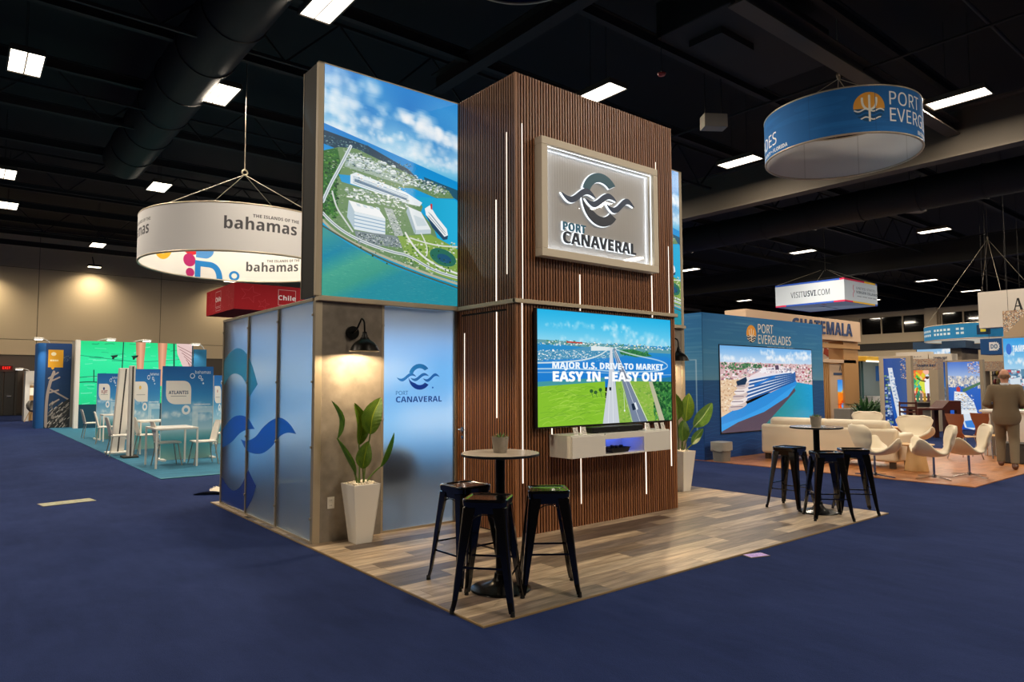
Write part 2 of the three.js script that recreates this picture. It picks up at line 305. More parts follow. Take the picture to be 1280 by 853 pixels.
// aerial view of the cruise port, 730 x 1024
const portTex = canvas(730, 1060, (g, W, H) => {
  const u = W / 100, v = H / 100, P = (pts) => pts.map(([x, y]) => [x * u, y * v]);
  g.fillStyle = gradient(g, 0, 0, 0, 40 * v, [[0, '#2f8fd8'], [0.35, '#4ea4de'], [0.62, '#8cc6ea'], [0.8, '#b9def2'], [1, '#3fb0e0']]); g.fillRect(0, 0, W, 42 * v);
  g.fillStyle = '#1d7fd0'; for (const [x, y, r] of [[12, 4, 18], [30, 18, 20], [60, 9, 26], [85, 20, 22]]) { const q = g.createRadialGradient(x * u, y * v, 0, x * u, y * v, r * u); q.addColorStop(0, 'rgba(18,110,196,.65)'); q.addColorStop(1, 'rgba(18,110,196,0)'); g.fillStyle = q; g.fillRect(0, 0, W, 40 * v); }
  for (const [x, y, w, h, a] of [[12, 5, 50, 12, 0.5], [32, 13, 60, 8, 0.5], [70, 15, 30, 10, 0.9], [76, 18, 22, 8, 0.8], [94, 19, 30, 9, 0.8], [55, 22, 90, 7, 0.65], [16, 20, 50, 9, 0.75], [8, 13, 26, 9, 0.6], [45, 27, 120, 8, 0.8], [86, 30, 60, 6, 0.65], [18, 26, 60, 5, 0.7], [60, 33, 90, 5, 0.6]]) { cloud(g, x * u, y * v, w * u, h * v, a); cloud(g, (x + 6) * u, (y + 1.5) * v, w * 0.7 * u, h * 0.6 * v, a * 0.7, '225,238,250'); }
  // open sea behind, rising to the left as a tilted horizon
  pfill(g, P([[0, 26], [100, 39], [100, 100], [0, 100]]), gradient(g, 0, 28 * v, 0, 100 * v, [[0, '#1583d2'], [0.12, '#0c8fd6'], [0.35, '#17a2dc'], [0.55, '#12a5d8'], [1, '#1190b4']]));
  pfill(g, P([[0, 29], [30, 31.5], [60, 38], [66, 41], [40, 40], [0, 35]]), '#1b3f57');
  pfill(g, P([[72, 40], [100, 43], [100, 48], [88, 45], [74, 43]]), '#245a74');
  specks(g, 160, 0, 31 * v, 30 * u, 35 * v, 3, 9, ['#2c5a5f', '#20485a', '#46748a', '#7fa4a8']); specks(g, 120, 28 * u, 35 * v, 62 * u, 39.5 * v, 3, 9, ['#2c5a5f', '#20485a', '#46748a', '#7fa4a8']);
  // land
  const land = [[0, 38], [10, 35], [22, 34], [50, 38.5], [74, 42.5], [92, 44], [97, 47.5], [82, 49], [64, 46.5], [52, 47.5], [66, 52], [72, 53], [70, 57], [80, 63], [83, 68], [100, 72], [100, 88], [72, 85], [40, 80], [14, 74], [0, 69]];
  pfill(g, P(land), '#6d8f62');
  pfill(g, P([[0, 38], [9, 35.5], [12, 44], [8, 52], [10, 62], [0, 68]]), '#2f6a35');
  specks(g, 300, 0, 38 * v, 9 * u, 66 * v, 4, 13, ['#1f5a2c', '#3b7a34', '#54903c', '#183f28'], 0.8);
  // industrial quarter with pale tanks and sheds
  pfill(g, P([[14, 36], [48, 39], [72, 44], [58, 46], [14, 43]]), '#9fb3a8');
  for (let b = 0; b < 7; b++) specks(g, 90, (15 + b * 10.5) * u, (35.5 + b * 1.1) * v, (26 + b * 10.5) * u, (42 + b * 0.75) * v, 4, 15, ['#dfe8ea', '#c6d5da', '#8ca6a8', '#4f6a6f', '#7d9a6a', '#2f4d52', '#f1f5f5'], 0.5);
  for (let i = 0; i < 26; i++) { const x = rr(18, 50) * u, y = rr(37, 42) * v; g.fillStyle = '#eef3f3'; g.beginPath(); g.ellipse(x, y, 12, 6, 0, 0, 7); g.fill(); g.fillStyle = '#c3d0d2'; g.fillRect(x - 12, y, 24, 7); }
  // harbour basins
  pfill(g, P([[10, 47], [24, 46], [62, 50.5], [66, 53], [40, 52], [12, 50]]), '#1899d6');
  pfill(g, P([[66, 50], [84, 49], [98, 48], [100, 49], [100, 72], [84, 68], [80, 62], [72, 55]]), gradient(g, 66 * u, 0, 100 * u, 0, [[0, '#14a5d0'], [1, '#27b4e0']]));
  // long cruise liner behind the terminal
  pfill(g, P([[18, 46], [22, 44.5], [58, 49], [71, 52.5], [69, 54.5], [60, 54.3], [18, 50]]), '#e9f1f4');
  for (let k = 0; k < 5; k++) pline(g, P([[20, 46.6 + k * 0.7], [60, 50.6 + k * 0.75]]), '#6f93ad', 2.2);
  specks(g, 90, 22 * u, 45 * v, 58 * u, 48.8 * v, 3, 9, ['#fff', '#a9c4d2', '#3d6d8d', '#f6d9b0']);
  // terminal roofs, parking decks
  specks(g, 300, 14 * u, 51.5 * v, 60 * u, 56.5 * v, 5, 16, ['#e4e9e6', '#b7c4c0', '#8aa091', '#f6f8f6', '#6b8b74'], 0.45);
  pfill(g, P([[60, 55.5], [70, 57], [78, 64.5], [66, 66]]), '#eaf0f2'); pfill(g, P([[60, 55.5], [66, 66], [65, 68], [58.5, 58]]), '#a9bcc6'); pfill(g, P([[66, 66], [78, 64.5], [78, 66.5], [65.5, 68]]), '#c4d4dc');
  pfill(g, P([[64, 59], [72, 60], [75, 63], [67, 64]]), '#d0dde2');
  pfill(g, P([[17, 57.5], [38, 59], [43, 63], [21, 62]]), '#f6f8f8'); pfill(g, P([[17, 57.5], [21, 62], [21, 70], [16, 65]]), '#b6cad6'); pfill(g, P([[21, 62], [43, 63], [43, 70.5], [21, 70]]), '#dfeaf0');
  for (let k = 1; k < 5; k++) pline(g, P([[21, 62 + k * 1.6], [43, 63 + k * 1.5]]), '#7fa6c4', 4);
  for (let k = 0; k < 4; k++) pfill(g, P([[22 + k * 4.6, 58.3], [24.5 + k * 4.6, 58.5], [25.6 + k * 4.6, 59.6], [23 + k * 4.6, 59.4]]), '#cfdde4');
  pfill(g, P([[21, 70.5], [56, 70], [60, 75], [24, 76]]), '#7e8d92'); specks(g, 220, 23 * u, 71 * v, 56 * u, 75 * v, 3, 8, ['#e8ecec', '#43555c', '#b9c5c8', '#2d3d46']);
  pfill(g, P([[42, 58], [48, 58], [58, 71], [50, 70]]), '#b3bdb9'); specks(g, 120, 44 * u, 58 * v, 54 * u, 69 * v, 3, 8, ['#eef1ef', '#7d8d8d', '#556a66']);
  // second cruise ship in the right basin
  pfill(g, P([[73, 55], [77, 53], [83, 58], [91, 63], [92, 66], [89, 67], [81, 62], [74, 58]]), '#f4f7f8'); pfill(g, P([[74, 58], [81, 62], [89, 67], [92, 66], [91.5, 68], [88, 68.6], [79, 63.5]]), '#284a66');
  pfill(g, P([[77.5, 52.2], [79, 52.2], [79, 55], [77.8, 54.6]]), '#d2323a'); for (let k = 0; k < 3; k++) pline(g, P([[76 + k, 56.4 + k * 0.4], [88 + k, 64 + k * 0.5]]), '#86a0ae', 2.5);
  // grain of the town: roofs, yards, trees and their small dark gaps over the whole quay
  const inside = (x, y, poly2) => { let c = false; for (let i = 0, j = poly2.length - 1; i < poly2.length; j = i++) { const [xi, yi] = poly2[i], [xj, yj] = poly2[j]; if (yi > y !== yj > y && x < (xj - xi) * (y - yi) / (yj - yi) + xi) c = !c; } return c; };
  for (let i = 0; i < 2600; i++) { const x = rr(0, 100), y = rr(35, 88); if (!inside(x, y, land) || (x > 66 && y > 49 && y < 70) || (y > 44.5 && y < 54 && x > 12 && x < 70) || (x > 15 && x < 44 && y > 56 && y < 71) || (x > 58 && x < 80 && y > 55 && y < 68)) continue; const k = rnd(); g.globalAlpha = rr(0.35, 0.85); g.fillStyle = k < 0.3 ? '#3f6b3a' : k < 0.5 ? '#7d9a5c' : k < 0.65 ? '#c7cfc4' : k < 0.78 ? '#eef1ec' : k < 0.9 ? '#5c7068' : '#9db48a'; const q = rr(2, 7); g.fillRect(x * u, y * v, q * 1.5, q * 0.6); }
  g.globalAlpha = 1;
  for (let i = 0; i < 70; i++) { const t = i / 70; g.fillStyle = '#3c6484'; g.fillRect(lerp(21, 59, t) * u, lerp(47.6, 51.8, t) * v, 3, 12); }
  for (let i = 0; i < 24; i++) { const t = i / 24; g.fillStyle = '#4c6478'; g.fillRect(lerp(76, 90, t) * u, lerp(58, 66, t) * v, 3, 5); }
  // gardens and roads
  pfill(g, P([[52, 70], [78, 67], [100, 72], [100, 88], [74, 84], [58, 78]]), '#86a84e');
  specks(g, 260, 56 * u, 69 * v, 99 * u, 84 * v, 5, 15, ['#a6c46a', '#5f8a3a', '#c9d4ae', '#3f6e34', '#e2e7dc'], 0.6);
  g.fillStyle = '#2a6f5c'; g.beginPath(); g.ellipse(88 * u, 77 * v, 11 * u, 4 * v, 0.2, 0, 7); g.fill(); g.fillStyle = '#1f5778'; g.beginPath(); g.ellipse(89 * u, 77.5 * v, 6 * u, 2 * v, 0.2, 0, 7); g.fill();
  sLine(g, P([[58, 68], [66, 76], [84, 82], [100, 84]]), '#e9ece6', 10); sLine(g, P([[62, 70], [78, 72], [100, 71]]), '#dfe3da', 7); sLine(g, P([[70, 67], [76, 73], [74, 79]]), '#e6e9e2', 6);
  sLine(g, P([[0, 60], [4, 53], [10, 45], [18, 33.5]]), '#dfe6ea', 15); sLine(g, P([[0, 60], [4, 53], [10, 45], [18, 33.5]]), '#9fb2bd', 5);
  sLine(g, P([[0, 68], [6, 72], [24, 77], [52, 82], [76, 86], [100, 89]]), '#b7b59c', 12); sLine(g, P([[0, 65], [8, 70], [26, 75], [50, 78], [60, 78], [80, 84], [100, 86]]), '#e2e8ea', 14); sLine(g, P([[0, 65], [8, 70], [26, 75], [50, 78], [60, 78], [80, 84], [100, 86]]), '#8c9ca4', 5);
  sLine(g, P([[6, 55], [8, 61], [14, 66], [20, 71]]), '#d6dcd8', 8);
  sLine(g, P([[0, 70.5], [18, 76], [44, 82.5], [72, 87], [100, 91]]), '#4c5f4e', 8);
  for (let i = 0; i < 26; i++) { g.fillStyle = '#1f4a26'; g.beginPath(); g.arc(rr(24, 96) * u, rr(74, 84) * v, rr(2, 5), 0, 7); g.fill(); }
  // green water in front
  pfill(g, P([[0, 71], [18, 77], [44, 83.5], [72, 88], [100, 92], [100, 100], [0, 100]]), gradient(g, 0, 74 * v, 20 * u, 100 * v, [[0, '#3f9c9a'], [0.3, '#1a8aa8'], [0.55, '#48a892'], [0.8, '#3f9f8c'], [1, '#2590a0']]));
  seaTexture(g, 0, 78 * v, W, H, 900, 'rgba(10,90,120,.16)', 'rgba(190,230,190,.16)');
});
// highway view on the television, 1280 x 730
const highwayTex = canvas(1280, 728, (g, W, H) => {
  const u = W / 100, v = H / 100, P = (pts) => pts.map(([x, y]) => [x * u, y * v]);
  g.fillStyle = gradient(g, 0, 0, 0, 36 * v, [[0, '#19b0e4'], [0.5, '#5cc6ec'], [1, '#bfe6f2']]); g.fillRect(0, 0, W, 40 * v);
  for (const [x, y, w, h, a] of [[28, 12, 26, 7, 0.4], [54, 12, 22, 9, 0.6], [70, 17, 40, 9, 0.5], [90, 22, 50, 9, 0.5], [12, 13, 14, 5, 0.25], [50, 24, 70, 8, 0.4]]) cloud(g, x * u, y * v, w * u, h * v, a);
  g.fillStyle = gradient(g, 0, 27 * v, 0, 64 * v, [[0, '#2b8fc8'], [1, '#1173c4']]); g.fillRect(0, 27 * v, W, 40 * v);
  pfill(g, P([[0, 26], [40, 27], [100, 30], [100, 34], [55, 33], [0, 28.5]]), '#5f9ba6'); specks(g, 320, 0, 25.5 * v, W, 30 * v, 5, 18, ['#eef5f6', '#7fb2bb', '#3f7b7d', '#c9dde0', '#e9e2d0', '#4b8d6c'], 0.5);
  pfill(g, P([[19, 26.3], [30, 26.8], [30, 28], [19, 27.8]]), '#b8433c');
  pfill(g, P([[0, 36], [20, 34], [36, 30], [52, 31], [58, 34], [64, 36], [50, 42], [20, 44], [0, 45]]), '#4d93b8'); specks(g, 480, 0, 34 * v, 52 * u, 44 * v, 4, 14, ['#f1f6f6', '#9fc8d8', '#5a9ab8', '#cfe0e4', '#2f79a8'], 0.45);
  pfill(g, P([[36, 29.5], [52, 30], [52, 33], [36, 34]]), '#dfe9ea');
  pfill(g, P([[57, 32], [68, 31], [80, 34.5], [84, 37], [70, 38.5], [58, 36]]), '#2f7a48'); specks(g, 160, 58 * u, 32 * v, 80 * u, 37 * v, 5, 14, ['#2a6f3e', '#4c9a4a', '#1f5c3c']);
  // fields
  pfill(g, P([[0, 62], [46, 58], [46, 100], [0, 100]]), '#86bf2e'); pfill(g, P([[54, 60], [72, 58], [84, 62], [94, 100], [54, 100]]), '#8ab544'); pfill(g, P([[82, 60], [100, 57], [100, 100], [92, 100]]), '#2a6b34');
  for (let i = 0; i < 130; i++) { const x = rr(0, 40), y = rr(66, 99); sLine(g, P([[x, y], [x + rr(2, 6), y - rr(1, 4)], [x + rr(4, 12), y - rr(-1, 3)]]), rnd() < 0.5 ? 'rgba(200,232,110,.28)' : 'rgba(86,140,40,.28)', rr(2, 6)); }
  specks(g, 420, 56 * u, 64 * v, 92 * u, 100 * v, 6, 22, ['rgba(160,196,90,.5)', 'rgba(96,146,60,.5)', 'rgba(190,190,120,.4)'], 0.5);
  specks(g, 420, 84 * u, 60 * v, W, 100 * v, 8, 24, ['#1f5a2e', '#39803e', '#174a28', '#4f9446'], 0.8);
  pfill(g, P([[80, 60], [83, 60], [93.5, 100], [89, 100]]), '#b9b79a');
  // waterway band behind the lettering
  g.fillStyle = 'rgba(28,124,214,.72)'; pfill(g, P([[4, 43], [96, 37], [100, 40], [100, 62], [54, 61], [0, 66], [0, 48]]), 'rgba(30,128,214,.66)');
  sLine(g, P([[0, 46], [20, 45], [40, 40], [50, 31]]), '#cfe0e6', 9); sLine(g, P([[0, 51], [26, 50], [60, 53], [88, 52], [99, 47], [92, 41], [70, 37], [52, 31]]), 'rgba(215,232,240,.75)', 9); sLine(g, P([[0, 54], [40, 53], [70, 56], [100, 55]]), 'rgba(190,216,232,.6)', 6);
  // carriageways
  pfill(g, P([[50.2, 30], [51.6, 30], [53.5, 60], [56.5, 100], [44, 100], [48.6, 60]]), '#c9cfd8'); for (const [a, b] of [[0.32, 0.3], [0.66, 0.64]]) pline(g, P([[lerp(50.2, 51.6, a), 31], [lerp(44.5, 56, b), 100]]), '#eef2f6', 3);
  pfill(g, P([[52.6, 31], [54, 31], [66, 66], [78.5, 100], [67, 100], [60, 66]]), '#75839a'); pline(g, P([[53.3, 33], [72.8, 100]]), '#e6ebf0', 3); pline(g, P([[54.2, 33], [79, 100]]), '#f2f4f4', 5); pline(g, P([[52.4, 33], [66.5, 100]]), '#d4d8d8', 3);
  pfill(g, P([[66, 83], [68.6, 82], [70.6, 88], [67, 89]]), '#17283e'); pfill(g, P([[68, 82], [69.6, 81.5], [71.4, 88], [70, 89]]), '#dfe8ee'); pfill(g, P([[49, 67], [50.6, 67], [50.6, 70], [49.2, 70]]), '#18222e'); pline(g, P([[60.2, 72], [60.6, 88]]), '#eef2ee', 3); g.fillStyle = '#eef4ee'; g.beginPath(); g.arc(60.6 * u, 89 * v, 7, 0, 7); g.fill();
  for (const x of [36, 39, 42.5]) { g.fillStyle = '#2c5a2a'; g.beginPath(); g.ellipse(x * u, (69 + rnd() * 3) * v, 16, 12, 0, 0, 7); g.fill(); pline(g, P([[x, 71], [x + 1, 76]]), '#46703a', 4); }
  // lettering
  g.textBaseline = 'alphabetic'; g.textAlign = 'left';
  const line = (str, x, y, w, size, color, outline) => { g.save(); g.font = `bold ${size}px sans-serif`; const m = g.measureText(str).width; g.translate(x * u, y * v); g.scale(w * u / m, 1); g.fillStyle = color; g.fillText(str, 0, 0); g.lineWidth = outline; g.strokeStyle = color; g.strokeText(str, 0, 0); g.restore(); };
  line('MAJOR U.S. DRIVE-TO MARKET', 9, 50.3, 84, 56, '#eef8ff', 2.5); line('EASY IN - EASY OUT', 9, 61.4, 84, 84, '#ffffff', 4);
});
// sky and sea print glowing inside the meeting room
const roomTex = canvas(1024, 512, (g, W, H) => {
  g.fillStyle = gradient(g, 0, 0, 0, H, [[0, '#9aa8d8'], [0.08, '#6aa0dc'], [0.16, '#1e94dc'], [0.34, '#5ab8ec'], [0.44, '#1e98de'], [0.58, '#2a9ce0'], [0.7, '#9ad4f4'], [0.8, '#58aee6'], [1, '#4a84b8']]); g.fillRect(0, 0, W, H);
  for (const [x, y] of [[0.08, 0.3], [0.3, 0.36], [0.42, 0.28], [0.72, 0.62], [0.55, 0.68], [0.2, 0.7], [0.9, 0.4]]) for (let k = 0; k < 3; k++) cloud(g, x * W, y * H, 200, 90, 0.9);
  for (let i = 0; i < 6; i++) cloud(g, rr(0, W), rr(0.02, 0.25) * H, 300, 50, 0.25, '20,90,190');
});

// ================================================================== THE CRUISE PORT BOOTH
const BW = 6.02, BD = 6.11, FL = 0.012;     // platform size, height of its floor
{ // laminate floor, plank by plank
  const f = structGroup('wood_floor', 'weathered oak laminate floor of the cruise port booth');
  obj('underlay', box(0, 0, -BD, BW, 0.004, 0), M.greyDark, f);
  obj('edge_trim', [box(-0.012, 0, -BD, 0, FL, 0.012), box(0, 0, 0, BW, FL, 0.012), box(BW, 0, -BD, BW + 0.012, FL, 0.012)], std(0x8a7350, 0.6), f);
  const tones = [[[0.33, 0.275, 0.22], [0.55, 0.475, 0.395]], [[0.57, 0.495, 0.41], [0.82, 0.735, 0.62]], [[0.25, 0.205, 0.175], [0.46, 0.39, 0.335]], [[0.46, 0.395, 0.33], [0.7, 0.615, 0.52]], [[0.36, 0.315, 0.28], [0.6, 0.535, 0.47]], [[0.59, 0.505, 0.41], [0.85, 0.76, 0.635]]];
  const mats = tones.map(([a, b], k) => {
    const t = dataTex(512, 96, (u, v) => {
      const g1 = fbm(u * 6 + k * 3, v * 14, 11 + k, 6, 14, 4), g2 = fbm(u * 10, v * 48, 51 + k, 10, 48, 3), big = fbm(u * 3, v * 3, 91 + k, 3, 3, 3);
      return mixc(a, b, clamp(0.5 + (g1 - 0.5) * 1.1 + (g2 - 0.5) * 0.9 + (big - 0.5) * 1.2, 0, 1));
    });
    return phys(0xffffff, 0.42, { map: t, clearcoat: 0.15, clearcoatRoughness: 0.3 });
  });
  const pw = 0.185, pl = 1.22, gap = 0.0022;
  for (let r = 0, z = 0; z < BD - 0.01; r++, z += pw) {
    const z1 = Math.min(z + pw, BD);
    for (let x = -((r * 0.43 + (r % 3) * 0.21) % 1) * pl; x < BW; x += pl) {
      const a = Math.max(0, x), b = Math.min(BW, x + pl); if (b - a < 0.05) continue;
      const g = box(a + gap / 2, 0.004, -z1 + gap / 2, b - gap / 2, FL, -z - gap / 2);
      const p = g.attributes.position, uv = g.attributes.uv, o = rnd(), flip = rnd() < 0.5 ? 1 : -1;
      for (let i = 0; i < p.count; i++) uv.setXY(i, flip * (p.getX(i) - x) / pl + o, (p.getZ(i) + z1) / pw);
      obj('plank', g, mats[Math.floor(rnd() * mats.length)], f);
    }
  }
}
// ------------------------------------------------------------------ slatted timber tower
const TX0 = 1.772, TX1 = 4.39, TZ = -1.82, TZB = -2.98, LEDGE0 = 2.414, LEDGE1 = 2.458, TOPY = 4.88;
const stripWhite = new THREE.Color().setRGB(1, 0.86, 0.72);
const ledMat = glow(stripWhite, 1.7, 0x554433);
{
  const t = thing('slat_tower', 'tall tower clad in dark brown timber slats with thin vertical light strips', 'booth tower', [0, 0, 0]);
  const backing = std(0x0d0806, 0.85), slatMats = [0x8a5937, 0x7d4f31, 0x94613d, 0x84553a].map((c) => std(c, 0.4));
  obj('tower_core', [box(TX0 + 0.02, FL, TZB, TX1 - 0.02, LEDGE0, TZ - 0.02), box(TX0 + 0.02, LEDGE0, TZB, TX1 - 0.02, TOPY - 0.01, TZ - 0.02)], backing, t);
  const sw = 0.0265, sd = 0.02, pitch = 0.0402;
  const slatGeo = {};   // one shape per height and facing
  const slat = (key, make) => (slatGeo[key] ??= make());
  const corner = slatMats[2];
  for (const [x, z] of [[TX0, TZ], [TX1, TZ]]) for (const [y0, y1] of [[FL, LEDGE0], [LEDGE1, TOPY]]) obj('corner_post', box(x - 0.002, y0, z - 0.03, x + (x === TX0 ? 0.032 : -0.032), y1, z + 0.002, 0.003), corner, t);
  const door = obj('door', box(TX0 + 0.004, FL, -2.838, TX0 + 0.03, 2.358, -1.985), backing, t);
  door.userData.label = 'hidden slatted door flush with the tower side';
  const halves = [[FL, LEDGE0], [LEDGE1, TOPY]];
  halves.forEach(([y0, y1], h) => {
    const n = Math.floor((TX1 - TX0 - 0.07) / pitch), s0 = TX0 + 0.035;
    for (let i = 0; i < n; i++) {
      const m = obj('slat', slat('f' + h, () => box(-sw / 2, y0, -sd, sw / 2, y1, 0, 0.003)), slatMats[(i * 7 + h) % 4], t);
      m.position.set(s0 + (i + 0.5) * (TX1 - TX0 - 0.07) / n, 0, TZ);
    }
    const m2 = Math.floor((TZ - TZB - 0.04) / pitch);
    for (let i = 0; i < m2; i++) {
      const z = TZ - 0.036 - (i + 0.5) * (TZ - TZB - 0.04) / m2;
      const inDoor = h === 0 && z < -1.995 && z > -2.83;
      const a = obj('slat', inDoor ? slat('d', () => box(0, FL + 0.012, -sw / 2, sd, 2.345, sw / 2, 0.003)) : slat('s' + h, () => box(0, y0, -sw / 2, sd, y1, sw / 2, 0.003)), slatMats[(i * 5 + h) % 4], inDoor ? door : t);
      a.position.set(TX0, 0, z);
      if (inDoor) { const c = obj('slat', slat('u', () => box(0, 2.366, -sw / 2, sd, LEDGE0, sw / 2, 0.003)), slatMats[(i * 5) % 4], t); c.position.set(TX0, 0, z); }
      const b = obj('slat', slat('r' + h, () => box(-sd, y0, -sw / 2, 0, y1, sw / 2, 0.003)), slatMats[(i * 3 + h) % 4], t); b.position.set(TX1, 0, z);
    }
  });
  obj('door_handle', [bar([TX0 - 0.055, 1.06, -2.79], [TX0 - 0.055, 1.06, -2.68], 0.009), bar([TX0 + 0.02, 1.06, -2.79], [TX0 - 0.055, 1.06, -2.79], 0.009), bar([TX0 + 0.004, 1.06, -2.79], [TX0 - 0.004, 1.06, -2.79], 0.026, 20), bar([TX0 + 0.004, 0.97, -2.79], [TX0 - 0.004, 0.97, -2.79], 0.02, 20)], M.chrome, door);
  // ledge that runs round the tower at half height
  obj('ledge', [box(TX0 - 0.03, LEDGE0, TZ - 0.02, TX1 + 0.03, LEDGE1, TZ + 0.032, 0.004), box(TX0 - 0.03, LEDGE0, TZB, TX0 + 0.02, LEDGE1, TZ + 0.02, 0.004), box(TX1 - 0.02, LEDGE0, TZB, TX1 + 0.03, LEDGE1, TZ + 0.02, 0.004)], M.champagne, t);
  const strip = (front, p, y0, y1) => {
    const m = obj('light_strip', front ? box(p - 0.0045, y0, TZ - 0.006, p + 0.0045, y1, TZ + 0.004, 0.002) : box(TX0 - 0.004, y0, p - 0.0045, TX0 + 0.006, y1, p + 0.0045, 0.002), ledMat, t);
    m.userData.label = 'thin glowing white light strip';
    const q = front ? [[p, (y0 + y1) / 2, TZ + 0.008], [p, (y0 + y1) / 2, TZ + 1]] : [[TX0 - 0.008, (y0 + y1) / 2, p], [TX0 - 1, (y0 + y1) / 2, p]];
    areaLight([1, 0.86, 0.72], 1.8, 0.008, y1 - y0, ...q, t);
  };
  for (const a of [[1.863, LEDGE1, 4.34], [2.705, LEDGE1, 2.8], [4.065, 3.1, 4.37], [3.955, LEDGE1, 2.91], [4.29, LEDGE1, 3.32], [1.855, 0.55, LEDGE0], [2.263, 1.0, 1.2], [2.69, 0.25, 0.8], [2.69, 1.0, 1.2], [3.79, 0.243, 0.8], [3.79, 1.0, 1.2], [4.278, 0.54, 1.2], [2.705, 2.39, LEDGE0], [3.955, 2.385, LEDGE0]]) strip(true, ...a);
  for (const a of [[-1.966, 2.73, 4.265], [-2.155, LEDGE1, 3.57], [-2.15, 1.21, 2.345], [-2.745, 0.5, 2.15]]) strip(false, ...a);
}
// ------------------------------------------------------------------ emblem shapes, shared by the sign and the glass decals
function arcShape(R, r, a0, a1, cut = 0) {
  const pts = [], n = 22;
  for (let i = 0; i <= n; i++) { const a = lerp(a0, a1, i / n) * RAD; pts.push([R * Math.cos(a), R * Math.sin(a)]); }
  for (let i = n; i >= 0; i--) { const a = lerp(a0 + cut, a1 - cut * 0.3, i / n) * RAD; pts.push([r * Math.cos(a), r * Math.sin(a)]); }
  return poly(pts);
}
function lowerArc(R, r) {   // tapers to a point on its left end
  const pts = [], n = 24;
  for (let i = 0; i <= n; i++) { const a = lerp(178, 322, i / n) * RAD; pts.push([R * Math.cos(a), R * Math.sin(a)]); }
  for (let i = n; i >= 0; i--) { const t = i / n, a = lerp(178, 316, t) * RAD, q = lerp(R, r, smooth(0, 0.42, t)); pts.push([q * Math.cos(a) - 0.0, q * Math.sin(a)]); }
  return poly(pts);
}
function ribbon(x0, x1, y0, y1, low, high, th) {   // one wave ribbon: dips, rises and ends in a tip
  const up = [], dn = [], n = 26;
  for (let i = 0; i <= n; i++) {
    const t = i / n, x = lerp(x0, x1, t), c = lerp(y0, y1, t) + (t < 0.5 ? low : high) * Math.sin(t * 2 * Math.PI) * (t < 0.5 ? 1 : -1), w = th * Math.pow(Math.sin(Math.PI * clamp(t, 0.001, 0.999)), 0.75);
    up.push([x, c + w]); dn.unshift([x, c - w]);
  }
  return poly([...up, ...dn]);
}
function emblem() {   // metres on the big sign, ring centre at 0, 0
  return [['arc_upper', arcShape(0.31, 0.205, 40, 162, 8), 0x0f5f78], ['wave_ribbon', ribbon(-0.63, -0.1, -0.022, 0.0, -0.062, 0.062, 0.042), 0x1e3a5e], ['wave_ribbon', ribbon(-0.26, 0.25, -0.03, 0.02, -0.056, 0.052, 0.042), 0x1e3a5e], ['wave_ribbon', ribbon(0.09, 0.56, -0.04, 0.0, -0.06, 0.062, 0.042), 0x1e3a5e], ['arc_lower', lowerArc(0.31, 0.2), 0x14263f]];
}
